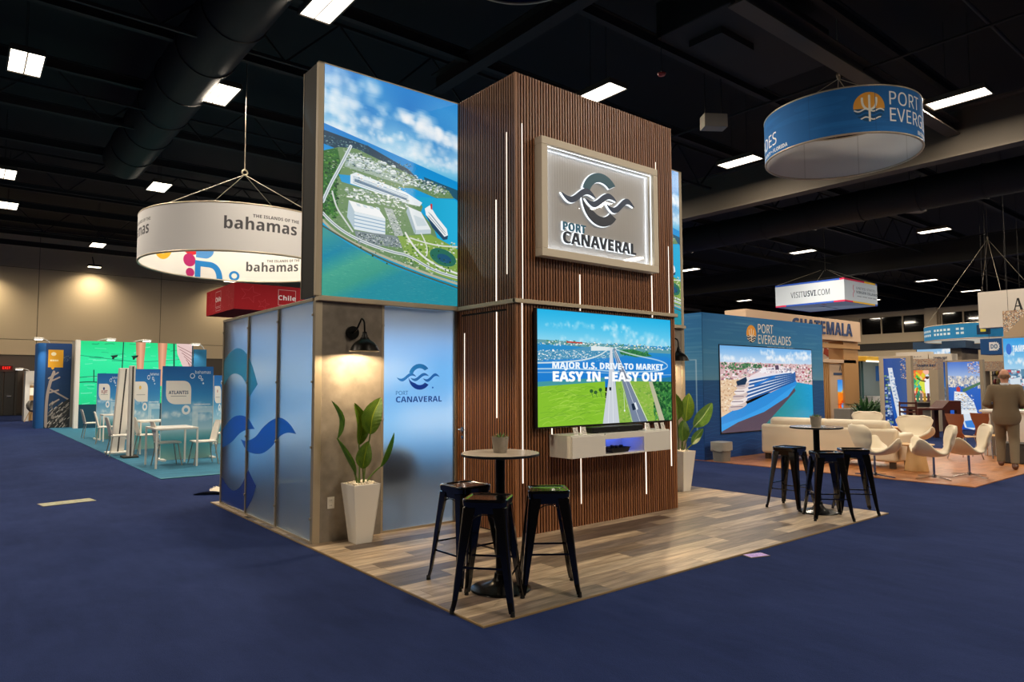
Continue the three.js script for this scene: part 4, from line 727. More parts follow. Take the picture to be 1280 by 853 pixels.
planter(5.56, -2.64, 'white tapered planter with paddle leaves standing past the timber tower', (() => {
  const Z = -2.6, q = (px, py, dz = 0) => { const p = at(px, py, 'z', Z + dz); return [p.x - 5.56, p.y - FL, p.z + 2.64]; };
  return [
    { rib: [q(853, 552, 0.02), q(853, 536, 0.02), q(855, 525, 0.02)], w: 0.11, n: [-0.3, 0, 1], fold: 0.35, root: [0, 0.03] },
    { rib: [q(857, 527, -0.02), q(859, 508, -0.02), q(861, 492, -0.02)], w: 0.11, n: toCam, fold: 0.3, root: [0.02, -0.02], bright: true },
    { rib: [q(867, 534, 0), q(878, 522, 0), q(890, 504, 0)], w: 0.12, n: [-0.5, 0.3, 0.8], fold: 0.4, root: [0.04, 0] },
    { rib: [q(865, 556, 0.06), q(870, 547, 0.06), q(879, 536, 0.06)], w: 0.07, n: [-0.4, 0.5, 0.8], fold: 0.5, root: [0.05, 0.03] },
    { rib: [q(847, 525, -0.05), q(846, 508, -0.05), q(844, 492, -0.05)], w: 0.1, n: [0, 0, 1], fold: 0.5, root: [-0.03, -0.02], bright: true },
  ];
})());
// ------------------------------------------------------------------ bar stools and high tables
function makeStool(label) {
  const t = thing('bar_stool', label, 'bar stool', [0, 0, 0], 0, 'black metal bar stools of the cruise port booth');
  const H = 0.76, s = 0.155;
  const rsq = (q, y, r = 0.045, m = 5) => { const out = []; for (let c = 0; c < 4; c++) for (let i = 0; i <= m; i++) { const a = (c + i / m) * Math.PI / 2, cx = [1, -1, -1, 1][c] * (q - r), cz = [1, 1, -1, -1][c] * (q - r); out.push([cx + r * Math.cos(a), y, cz + r * Math.sin(a)]); } return out.reverse(); };
  obj('seat', loft([rsq(s, H - 0.05), rsq(s + 0.004, H - 0.02), rsq(s + 0.003, H - 0.006), rsq(s - 0.004, H), rsq(s - 0.014, H - 0.001), rsq(s - 0.022, H - 0.008), rsq(s - 0.06, H - 0.012, 0.03), rsq(0.05, H - 0.013, 0.02)]), M.blackGloss, t);
  obj('seat_apron', loft([rsq(s - 0.012, H - 0.1), rsq(s - 0.006, H - 0.045)]), M.blackGloss, t);
  const top = 0.128, bot = 0.198;
  for (const [sx, sz] of [[1, 1], [1, -1], [-1, -1], [-1, 1]]) {
    const ring = (y) => { const k = (H - 0.06 - y) / (H - 0.06), c = lerp(top, bot, k) + (k > 0.9 ? (k - 0.9) * 0.06 : 0), w = lerp(0.088, 0.034, Math.pow(k, 0.85)), th = lerp(0.03, 0.02, k), o = [[w, 0], [w * 0.95, -th * 0.25], [th * 0.9, -th], [0, -th * 0.15], [0, 0]]; 
      // angle section: two flanges meeting in a rounded outer corner
      const p = [[0.012, 0.0], [0.004, 0.004], [0, 0.012], [0, w], [-th * 0.35, w], [-th * 0.55, th], [-th, -0.0].map((q) => q), [th, -th * 0.55], [w, -th * 0.35], [w, 0]];
      const pts = [[0.016, -0.002], [0.004, 0.004].map((q) => q), [-0.002, 0.016], [-0.002, w], [0.008, w], [0.02, 0.02], [w, 0.008], [w, -0.002]];
      return (sx * sz > 0 ? pts : pts.slice().reverse()).map(([a, b]) => [sx * (c + 0.022 - a), y, sz * (c + 0.022 - b)]); };
    const leg = obj('leg', loft([ring(0.02), ring(0.09), ring(0.3), ring(0.52), ring(H - 0.06)].map((r) => r)), M.blackGloss, t);
    obj('rubber_foot', cyl(0.017, 0.014, 0.035, sx * (bot + 0.012), 0, sz * (bot + 0.012), 12), M.rubber, leg);
  }
  const brace = (y, axis, sgn) => { const k = (H - 0.06 - y) / (H - 0.06), c = lerp(top, bot, k) + 0.008; return axis ? beam([sgn * c, y, -c], [sgn * c, y, c], 0.006, 0.014) : beam([-c, y, sgn * c], [c, y, sgn * c], 0.006, 0.014); };
  for (const [y, a, sg] of [[0.3, 0, 1], [0.3, 0, -1], [0.24, 1, 1], [0.24, 1, -1]]) obj('foot_rail', brace(y, a, sg), M.blackGloss, t);
  for (const [a, sg] of [[0, 1], [0, -1], [1, 1], [1, -1]]) { const c = 0.143, g = tube([[-0.1, H - 0.15, 0], [-0.05, H - 0.115, 0], [0, H - 0.105, 0], [0.05, H - 0.115, 0], [0.1, H - 0.15, 0]], 0.004, 14, 5); if (a) g.rotateY(Math.PI / 2); g.translate(a ? sg * c : 0, 0, a ? 0 : sg * c); obj('arch_brace', g, M.blackGloss, t); }
  return t;
}
{
  const near = 'high table on the corner of the laminate floor', far = 'high table near the sofa side aisle';
  const spots = [
    [0.267, -0.305, -49, 'black metal stool reflecting timber slats, standing at the very carpet corner of the laminate'],
    [0.50, -0.92, 2, 'black metal stool between high table and the frosted emblem glass'],
    [0.85, -0.325, -36, 'black metal stool with green reflection on seat, right beneath the television'],
    [5.50, -0.93, 2, 'black metal stool with blue reflection on seat, beside bin side of far table'],
    [5.187, -0.305, 45, 'black metal stool of the far table, standing before its round base'],
    [5.79, -0.27, 37, 'black metal stool at the far right tip of the laminate floor'],
  ];
  let proto; spots.forEach(([x, z, deg, lab], i) => { if (!i) { proto = makeStool(lab); proto.position.set(x, FL, z); proto.rotation.y = deg * RAD; } else dup(proto, [x, FL, z], deg * RAD, lab); });
  function highTable(x, z, label, plantLabel, top) {
    const t = thing('high_table', label, 'table', [x, FL, z], 0, 'round high tables of the cruise port booth'), H = 1.03;
    obj('table_top', lathe([[0.001, H - 0.024], [0.29, H - 0.024], [0.3, H - 0.02], [0.3, H - 0.004], [0.296, H], [0.001, H]], 64), top, t);
    obj('edge_band', lathe([[0.2995, H - 0.022], [0.3025, H - 0.02], [0.3025, H - 0.005], [0.2995, H - 0.003]], 64), M.black, t);
    obj('column', cyl(0.036, 0.036, H - 0.06, 0, 0.03, 0, 28), M.blackMetal, t);
    obj('top_bracket', lathe([[0.001, H - 0.04], [0.06, H - 0.04], [0.11, H - 0.03], [0.11, H - 0.025], [0.001, H - 0.024]], 24), M.blackMetal, t);
    obj('base', lathe([[0.001, 0], [0.23, 0], [0.235, 0.006], [0.22, 0.016], [0.14, 0.032], [0.075, 0.055], [0.052, 0.085], [0.046, 0.12], [0.037, 0.125], [0.001, 0.125]], 56), std(0x1c1a18, 0.25, 0.85), t);
    const p = thing('succulent_pot', plantLabel, 'potted plant', [x + 0.0, FL + H, z - 0.0]);
    obj('pot', lathe([[0.001, 0], [0.05, 0], [0.053, 0.004], [0.066, 0.118], [0.066, 0.122], [0.06, 0.122], [0.058, 0.105], [0.001, 0.1]], 28), M.concrete, p);
    for (let k = 0; k < 22; k++) { const a = k * 2.4, r = 0.012 + 0.045 * Math.sqrt(k / 22), tilt = 0.25 + k * 0.045, g = new THREE.ConeGeometry(0.011, 0.06, 6); g.scale(1, 1, 0.5); g.translate(0, 0.03, 0); g.rotateX(tilt); g.rotateY(a); g.translate(Math.sin(a) * r * 0.6, 0.1, Math.cos(a) * r * 0.6); obj('leaf', clean(g), k % 4 ? succGreen : succBrown, p); }
  }
  const succGreen = std(0x5c7a34, 0.6), succBrown = std(0x7a4a2c, 0.6);
  const topTex = dataTex(256, 256, (u, v) => { const n = fbm(u * 10, v * 3, 61, 10, 3, 4); return mixc([0.74, 0.68, 0.6], [0.86, 0.81, 0.73], n); });
  highTable(0.575, -0.56, 'round pale topped high table by the tower corner', 'small succulent in grey pot on the high table by the tower', phys(0xffffff, 0.3, { map: topTex, clearcoat: 0.3, clearcoatRoughness: 0.2 }));
  highTable(5.45, -0.55, 'round dark edged high table by the aisle towards the cream sofa', 'small succulent in grey pot on the high table facing the sofa', phys(0x8d867c, 0.25, { clearcoat: 0.5, clearcoatRoughness: 0.15 }));
}
// ------------------------------------------------------------------ meeting room behind the frosted glass
{
  const t = thing('room_back_wall', 'glowing sky print on the wall inside the frosted meeting room', 'light box', [0, 0, 0]);
  obj('casing', box(0.1, FL, -6.04, 5.95, LEDGE0, -5.93), M.alu, t);
  obj('screen', new THREE.PlaneGeometry(5.4, 2.0).translate(2.95, 1.37, -5.925), screenMat(roomTex, 1.4), t); obj('dado', box(0.25, FL, -5.93, 5.65, 0.36, -5.92), std(0x3a3d44, 0.7), t);
  areaLight([0.5, 0.78, 1], 0.8, 5.3, 1.9, [2.95, 1.37, -5.94], [2.95, 1.2, 3], t);
  const w = thing('room_side_wall', 'pale side wall closing the meeting room towards the far aisle', 'wall panel', [0, 0, 0]);
  obj('panel', box(5.93, FL, -5.92, 5.98, LEDGE0, -3.0), M.white, w); obj('top_rail', box(5.925, LEDGE0, -5.92, 5.985, LEDGE0 + 0.03, -3.0), M.alu, w);
  const r = thing('meeting_table', 'low round white meeting table behind the frosted glass', 'table', [1.55, FL, -4.9]);
  obj('table_top', cyl(0.45, 0.45, 0.03, 0, 0.71, 0, 40), M.white, r); obj('column', cyl(0.04, 0.04, 0.7, 0, 0.02, 0, 20), M.chrome, r); obj('base', lathe([[0.001, 0], [0.28, 0], [0.28, 0.01], [0.05, 0.04], [0.001, 0.04]], 30), M.chrome, r);
  const seatChair = (x, z, turn, label) => {
    const c = thing('tub_chair', label, 'chair', [x, FL, z], turn);
    obj('shell', sdfMesh((px, py, pz) => { const bowl = Math.abs(ellip(px, py, pz, [0, 0.62, 0], [0.32, 0.24, 0.3])) - 0.02; const cut = Math.max(py - 0.66 - (pz < 0 ? 0.22 : -0.05) * smooth(0.25, -0.2, pz), bowl); const cushion = ellip(px, py, pz, [0, 0.45, 0.0], [0.27, 0.06, 0.27]); return smin(cut, cushion, 0.04); }, [-0.4, 0.32, -0.4], [0.4, 0.96, 0.4], 0.025), M.black, c);
    for (const [sx, sz] of [[1, 1], [1, -1], [-1, 1], [-1, -1]]) obj('leg', bar([sx * 0.2, 0, sz * 0.2], [sx * 0.13, 0.42, sz * 0.13], 0.014), M.black, c);
  };
  seatChair(1.28, -3.62, 2.6, 'blurred black tub chair right behind the printed frosted panel');
  seatChair(1.05, -5.2, 0.8, 'blurred black tub chair deep inside the frosted meeting room');
}
// ------------------------------------------------------------------ bits on the carpet
{
  const floorPrint = (name, label, c, w, d, turn, draw) => { const t = thing(name, label, 'floor plate', [c.x, 0, c.z], turn); obj('plate', box(-w / 2, 0, -d / 2, w / 2, 0.006, d / 2, 0.002), M.aluDark, t); obj('print', new THREE.PlaneGeometry(w - 0.02, d - 0.02).rotateX(-Math.PI / 2).translate(0, 0.007, 0), std(0xffffff, 0.7, 0, { map: canvas(128, 64, draw) }), t); };
  floorPrint('floor_plate', 'worn greenish floor box cover lying in the open carpet', onFloor(84, 628.5), 0.62, 0.3, 0.15, (g) => { g.fillStyle = '#9c9a78'; g.fillRect(0, 0, 128, 64); specks(g, 120, 0, 0, 128, 64, 3, 10, ['#7c8a62', '#b9b28c', '#8a94a0', '#6a6a50']); });
  floorPrint('floor_sticker', 'small lilac sticker on the carpet beside the laminate edge', onFloor(945, 695), 0.22, 0.13, -0.3, (g) => { g.fillStyle = '#b79be0'; g.fillRect(0, 0, 128, 64); specks(g, 60, 0, 0, 128, 64, 4, 14, ['#cdb4ee', '#9a7fd0', '#e6d8f6']); });
  // peeled back corner of carpet with pale underside
  const a = onFloor(256, 617), rows = 12, pos = [], idx = [];
  for (let i = 0; i <= rows; i++) for (let j = 0; j <= 6; j++) { const u = i / rows, x = (j / 6 - 0.5) * 0.34, y = 0.012 + 0.075 * Math.sin(Math.PI * clamp(u * 1.1, 0, 1)) * (1 - 0.4 * j / 6); pos.push(lerp(-0.22, 0.32, u) + 0.02 * j, Math.max(0.008, y), x); }
  for (let i = 0; i < rows; i++) for (let j = 0; j < 6; j++) { const k = i * 7 + j; idx.push(k, k + 1, k + 8, k, k + 8, k + 7); }
  const mk = (dy) => { const g = new THREE.BufferGeometry(); const p = pos.map((v, i) => (i % 3 === 1 ? v + dy : v)); g.setAttribute('position', new THREE.Float32BufferAttribute(p, 3)); g.setIndex(idx); g.computeVertexNormals(); return clean(g); };
  const t = thing('carpet_flap', 'curled loose strip of blue carpet showing its pale underside', 'carpet', [a.x, 0, a.z], -0.6);
  const half = (g, lo) => { const q = g.attributes.position, keep = []; for (let i = 0; i < q.count; i += 3) if ((q.getX(i) + q.getX(i + 1) + q.getX(i + 2)) / 3 < 0.1 === lo) for (let k = 0; k < 3; k++) keep.push(i + k); const o = new THREE.BufferGeometry(); for (const n of ['position', 'normal', 'uv']) { const a2 = g.attributes[n], d = []; keep.forEach((k) => { for (let c = 0; c < a2.itemSize; c++) d.push(a2.getComponent(k, c)); }); o.setAttribute(n, new THREE.Float32BufferAttribute(d, a2.itemSize)); } return o; };
  obj('pile_side', half(mk(0), true), M.carpet, t); obj('underside', half(mk(0), false), std(0xd8cdb8, 0.9, 0, { side: THREE.DoubleSide }), t); obj('backing', mk(-0.006), M.carpet, t);
}

// ================================================================== HANGING ROUND AND BOX BANNERS
function ringAngle(px, c, r, near) {   // angle on a ring (x = sin, z = cos) that a pixel column meets
  const d = V((px - 640) / FOCAL, 0, -1).applyEuler(VIEW); d.y = 0; d.normalize();
  const ox = EYE.x - c[0], oz = EYE.z - c[1], b = ox * d.x + oz * d.z, q = Math.sqrt(Math.max(0, b * b - (ox * ox + oz * oz - r * r))), t = -b + (near ? -q : q);
  return Math.atan2(ox + d.x * t, oz + d.z * t);
}
const turnU = (a) => ((a / (2 * Math.PI)) % 1 + 1) % 1;
function ringBanner(name, label, c, r, y0, y1, outTex, inTex, hookY, roofY) {
  const t = thing(name, label, 'hanging banner', [c[0], y0, c[1]]), h = y1 - y0;
  obj('outer_fabric', clean(new THREE.CylinderGeometry(r, r, h, 96, 1, true).translate(0, h / 2, 0)), std(0xffffff, 0.85, 0, { map: outTex, side: THREE.DoubleSide }), t);
  const inner = new THREE.CylinderGeometry(r - 0.03, r - 0.03, h, 96, 1, true).translate(0, h / 2, 0); inner.scale(1, 1, 1); const gi = clean(inner);
  obj('inner_fabric', gi, std(0xffffff, 0.85, 0, { map: inTex, side: THREE.DoubleSide }), t);
  for (const y of [0.005, h - 0.005]) obj('hoop', clean(new THREE.TorusGeometry(r - 0.015, 0.022, 8, 96).rotateX(Math.PI / 2).translate(0, y, 0)), M.alu, t);
  for (let k = 0; k < 4; k++) { const a = k * Math.PI / 2 + 0.5; obj('cable', bar([Math.sin(a) * (r - 0.02), h, Math.cos(a) * (r - 0.02)], [0, hookY - y0, 0], 0.008, 6), M.cable, t); }
  obj('hook', clean(new THREE.TorusGeometry(0.06, 0.018, 8, 20).translate(0, hookY - y0 + 0.05, 0)), M.alu, t);
  obj('hanging_cable', bar([0, hookY - y0 + 0.1, 0], [0, roofY - y0, 0], 0.01, 6), M.cable, t);
  return t;
}
{
  const c = [2.2, -12.05], r = 2.1, y0 = 4.2, y1 = 5.17, W = 2048, H = 152;
  const word = (g, x, y, s) => { g.save(); g.translate(x, y); g.fillStyle = '#4b4a4d'; g.textAlign = 'left'; g.textBaseline = 'alphabetic'; g.font = `bold ${52 * s}px sans-serif`; const w = g.measureText('bahamas').width; g.fillText('bahamas', -w / 2, 0); g.font = `bold ${15 * s}px sans-serif`; g.fillText('THE ISLANDS OF THE', -w / 2 + 86 * s, -40 * s); g.restore(); };
  const outTex = canvas(W, H, (g) => { g.fillStyle = '#d9d7d6'; g.fillRect(0, 0, W, H); const u0 = turnU(ringAngle(325, c, r, true)), u1 = turnU(ringAngle(168, c, r, true)); for (const u of [u0, u1 + 0.002, u0 + 0.36]) for (const k of [-1, 0, 1]) word(g, (u % 1 + k) * W, 82, 1); });
  const inTex = canvas(W, H, (g) => {
    g.fillStyle = '#e6e2dc'; g.fillRect(0, 0, W, H); const X = (px) => turnU(ringAngle(px, c, r - 0.03, false)) * W; g.lineWidth = 20;
    const mir = (x, f) => { g.save(); g.translate(x, 0); g.scale(-1, 1); f(); g.restore(); };
    mir(X(340), () => word(g, 0, 110, 0.95));
    mir(X(199), () => { g.strokeStyle = '#e2ab1e'; g.beginPath(); g.arc(0, 55, 40, 0, Math.PI); g.stroke(); });
    mir(X(234), () => { g.fillStyle = '#d2202c'; g.beginPath(); g.arc(6, 30, 38, 0, Math.PI); g.fill(); g.fillStyle = '#b21a66'; g.beginPath(); g.arc(0, 88, 25, 0, 7); g.fill(); g.beginPath(); g.arc(4, 135, 17, 0, 7); g.fill(); });
    mir(X(252), () => { g.fillStyle = '#4f8fce'; g.beginPath(); g.arc(4, 40, 34, 0, 7); g.fill(); g.fillRect(-30, 0, 34, 74); g.strokeStyle = '#1b7ec8'; g.lineWidth = 22; g.beginPath(); g.moveTo(-22, 160); g.lineTo(-22, 96); g.lineTo(20, 96); g.quadraticCurveTo(62, 96, 62, 160); g.stroke(); });
    mir(X(291), () => { g.strokeStyle = '#1b7ec8'; g.lineWidth = 9; g.beginPath(); g.arc(0, 132, 15, 0, 7); g.stroke(); });
  });
  const t = ringBanner('ring_banner', 'large white round hanging banner with grey islands lettering and coloured shapes inside', c, r, y0, y1, outTex, inTex, 6.35, HTOP);
  t.children.find((o) => o.name === 'outer_fabric').userData.label = 'white fabric with grey lettering';
}
{
  const c = [11.55, -2.95], r = 1.5, y0 = 6.28, y1 = 7.2, W = 2048, H = 200, base = '#1769b0';
  const name = (g, x) => { g.save(); g.translate(x, 0); g.fillStyle = '#f0a63c'; g.beginPath(); g.arc(-118, 92, 62, 0, 7); g.fill(); g.save(); g.beginPath(); g.arc(-118, 92, 62, 0, 7); g.clip(); g.fillStyle = '#0e4f7e'; g.fillRect(-190, 100, 150, 70); for (let k = 0; k < 3; k++) { g.strokeStyle = k % 2 ? '#1769b0' : '#f3f0e6'; g.lineWidth = 6; g.beginPath(); for (let x2 = -60; x2 <= 60; x2 += 4) g.lineTo(-118 + x2, 106 + k * 17 + 5 * Math.sin(x2 / 9)); g.stroke(); } g.restore();
    g.strokeStyle = '#f7f1e2'; g.lineWidth = 9; g.lineCap = 'round'; g.beginPath(); g.moveTo(-118, 46); g.lineTo(-118, 150); g.moveTo(-146, 56); g.quadraticCurveTo(-148, 100, -118, 104); g.quadraticCurveTo(-88, 100, -90, 56); g.stroke();
    g.fillStyle = '#f4f6f4'; g.textAlign = 'left'; g.font = '78px sans-serif'; g.fillText('PORT', -42, 82); g.fillText('EVERGLADES', -42, 152); g.font = 'bold 24px sans-serif'; g.fillText('BROWARD COUNTY • FLORIDA', 128, 186); g.restore(); };
  const outTex = canvas(W, H, (g) => { g.fillStyle = base; g.fillRect(0, 0, W, H); for (let i = 0; i < 40; i++) { g.fillStyle = rnd() < 0.5 ? 'rgba(40,130,205,.25)' : 'rgba(14,86,150,.25)'; g.beginPath(); g.ellipse(rr(0, W), rr(0, H), rr(60, 220), rr(4, 18), 0, 0, 7); g.fill(); } const u0 = turnU(ringAngle(1098, c, r, true)); const x0 = u0 * W + 118, x1 = turnU(ringAngle(981, c, r, true)) * W - 420; for (const x of [x0, x1, (x0 + x1) / 2 + W / 2]) for (const k of [-1, 0, 1]) name(g, ((x / W + 1) % 1 + k) * W); g.fillStyle = '#1a5c98'; for (let k = 0; k < 8; k++) g.fillRect(k * 256 + 20, 0, 2, H); });
  const inTex = canvas(1024, 64, (g) => { g.fillStyle = '#dcdad8'; g.fillRect(0, 0, 1024, 64); g.fillStyle = '#c9c6c3'; for (let k = 0; k < 8; k++) g.fillRect(k * 128 + 30, 0, 3, 64); });
  ringBanner('ring_banner', 'blue round hanging banner with golden trident emblem and port lettering', c, r, y0, y1, outTex, inTex, 8.0, HTOP);
}
function boxBanner(label, [x0, x1], [y0, y1], [z0, z1], faces, cableTop, edges) {   // faces: front (+z), left (-x), bottom textures
  const cx = (x0 + x1) / 2, cz = (z0 + z1) / 2, t = thing('box_banner', label, 'hanging banner', [cx, y0, cz]), w = x1 - x0, h = y1 - y0, d = z1 - z0;
  obj('frame', [box(-w / 2 + 0.02, 0.02, -d / 2 + 0.02, w / 2 - 0.02, h - 0.02, d / 2 - 0.02)], M.fabricWhite, t);
  const pl = (name, g, mat) => obj(name, clean(g), mat, t);
  pl('front_fabric', new THREE.PlaneGeometry(w, h).translate(0, h / 2, d / 2), faces[0]); pl('back_fabric', new THREE.PlaneGeometry(w, h).rotateY(Math.PI).translate(0, h / 2, -d / 2), faces[0]);
  pl('side_fabric', new THREE.PlaneGeometry(d, h).rotateY(-Math.PI / 2).translate(-w / 2, h / 2, 0), faces[1]); pl('side_fabric', new THREE.PlaneGeometry(d, h).rotateY(Math.PI / 2).translate(w / 2, h / 2, 0), faces[1]);
  pl('bottom_fabric', new THREE.PlaneGeometry(w, d).rotateX(Math.PI / 2).translate(0, 0.002, 0), faces[2]);
  for (const [sx, sz] of [[1, 1], [1, -1], [-1, 1], [-1, -1]]) obj('cable', bar([sx * (w / 2 - 0.05), h, sz * (d / 2 - 0.05)], [sx * 0.15, cableTop - y0, sz * 0.15], 0.012, 6), M.cable, t);
  obj('hanging_cable', bar([0, cableTop - y0 - 0.05, 0], [0, HTOP - y0, 0], 0.012, 6), M.cable, t);
  return t;
}
{ // red box sign
  const draw = (g, w, h, s) => { g.fillStyle = '#b50d1e'; g.fillRect(0, 0, w, h); g.strokeStyle = '#cf4450'; g.lineWidth = 2; for (const [x, y, r] of [[0.16, 0.4, 0.34], [0.3, 0.75, 0.2], [0.78, 0.3, 0.2], [0.88, 0.65, 0.3], [0.6, 0.85, 0.16]]) { g.beginPath(); for (let k = 0; k <= 10; k++) { const a = k * Math.PI / 5 - 1.3, q = (k % 2 ? 0.42 : 1) * r * h; g.lineTo(x * w + Math.cos(a) * q, y * h + Math.sin(a) * q); } g.stroke(); } g.strokeStyle = '#e4d6d2'; g.lineWidth = 2.5; g.strokeRect(w * s - 0.3 * h, 0.14 * h, 0.6 * h, 0.6 * h); g.fillStyle = '#fff'; g.textAlign = 'center'; g.font = `bold ${0.26 * h}px sans-serif`; g.fillText('Chile', w * s, 0.54 * h); g.strokeRect(w * s - 0.26 * h, 0.79 * h, 0.52 * h, 0.11 * h); };
  const m = (w, s) => std(0xffffff, 0.8, 0, { map: canvas(w, 160, (g, W, H) => draw(g, W, H, s)) });
  const z1 = -29.4, a = at(293, 353, 'z', z1), b = at(293, 386, 'z', z1);
  boxBanner('red box shaped hanging banner with white stars and lettering', [a.x, a.x + 4.6], [b.y, a.y], [z1 - 4.6, z1], [m(512, 0.55), m(512, 0.45), std(0xb50d1e, 0.8)], 7.4);
}
{ // white box sign with coloured edges
  const z1 = -12.9, a = at(1055, 347, 'z', z1), b = at(1055, 376.5, 'z', z1), x0 = a.x, h = a.y - b.y;
  const zl = at(969, 357, 'x', x0).z, xr = at(1096, 355, 'z', z1).x;
  const edge = (g, w, hh, segs) => { for (const [t0, t1, c, top] of segs) { g.fillStyle = c; g.fillRect(t0 * w, top ? 0 : hh * 0.93, (t1 - t0) * w, hh * 0.075); } };
  const front = canvas(512, 300, (g, w, hh) => { g.fillStyle = '#c4cfda'; g.fillRect(0, 0, w, hh); edge(g, w, hh, [[0, 0.6, '#d42a56', 1], [0.6, 0.95, '#e8b820', 1], [0.95, 1, '#2a55b8', 1], [0, 0.24, '#d42a56', 0], [0.24, 0.92, '#e8b820', 0], [0.92, 1, '#2a55b8', 0]]); g.fillStyle = '#46566e'; g.font = '44px sans-serif'; g.fillText('UNITED STATES', 175, 120); g.font = 'bold 46px sans-serif'; g.fillText('VIRGIN ISLANDS', 175, 172); for (let k = 0; k < 26; k++) if (k % 7) g.fillRect(178 + k * 12, 204, 8, 10); g.strokeStyle = '#c23a5e'; g.lineWidth = 7; g.beginPath(); g.moveTo(140, 70); g.quadraticCurveTo(120, 130, 148, 150); g.quadraticCurveTo(120, 190, 132, 230); g.stroke(); });
  const left = canvas(1024, 300, (g, w, hh) => { g.fillStyle = '#c4cfda'; g.fillRect(0, 0, w, hh); edge(g, w, hh, [[0, 0.94, '#2a55b8', 1], [0.94, 1, '#d42a56', 1], [0, 0.16, '#d42a56', 0], [0.16, 0.85, '#2a55b8', 0], [0.85, 1, '#d42a56', 0]]); g.fillStyle = '#1a2740'; g.textBaseline = 'middle'; let x = 240; for (const [s, f] of [['VISIT', '104px'], ['USVI', 'bold 106px'], ['.COM', '104px']]) { g.font = f + ' sans-serif'; g.save(); g.translate(x, 155); g.scale(0.8, 1); g.fillText(s, 0, 0); x += g.measureText(s).width * 0.8; g.restore(); } });
  const under = canvas(512, 512, (g, w, hh) => { g.fillStyle = '#c4cfda'; g.fillRect(0, 0, w, hh); g.strokeStyle = '#2a55b8'; g.lineWidth = 14; g.strokeRect(4, 4, w - 8, hh - 8); g.fillStyle = '#46566e'; for (let k = 0; k < 18; k++) if (k % 6) g.fillRect(150 + k * 15, 240, 10, 26); g.fillStyle = '#c23a5e'; g.fillRect(60, 180, 60, 20); });
  const lit = (t) => new THREE.MeshStandardMaterial({ color: 0xffffff, map: t, roughness: 0.8, emissive: 0xffffff, emissiveMap: t, emissiveIntensity: 0.1 });
  const t = boxBanner('white box shaped hanging light sign edged blue, red and yellow', [x0, xr], [b.y, a.y], [zl, z1], [lit(front), lit(left), lit(under)], 7.9);
  areaLight([0.85, 0.93, 1], 0.3, xr - x0, z1 - zl, [0, 0.1, 0], [(x0 + xr) / 2, 0, (zl + z1) / 2], t);
}

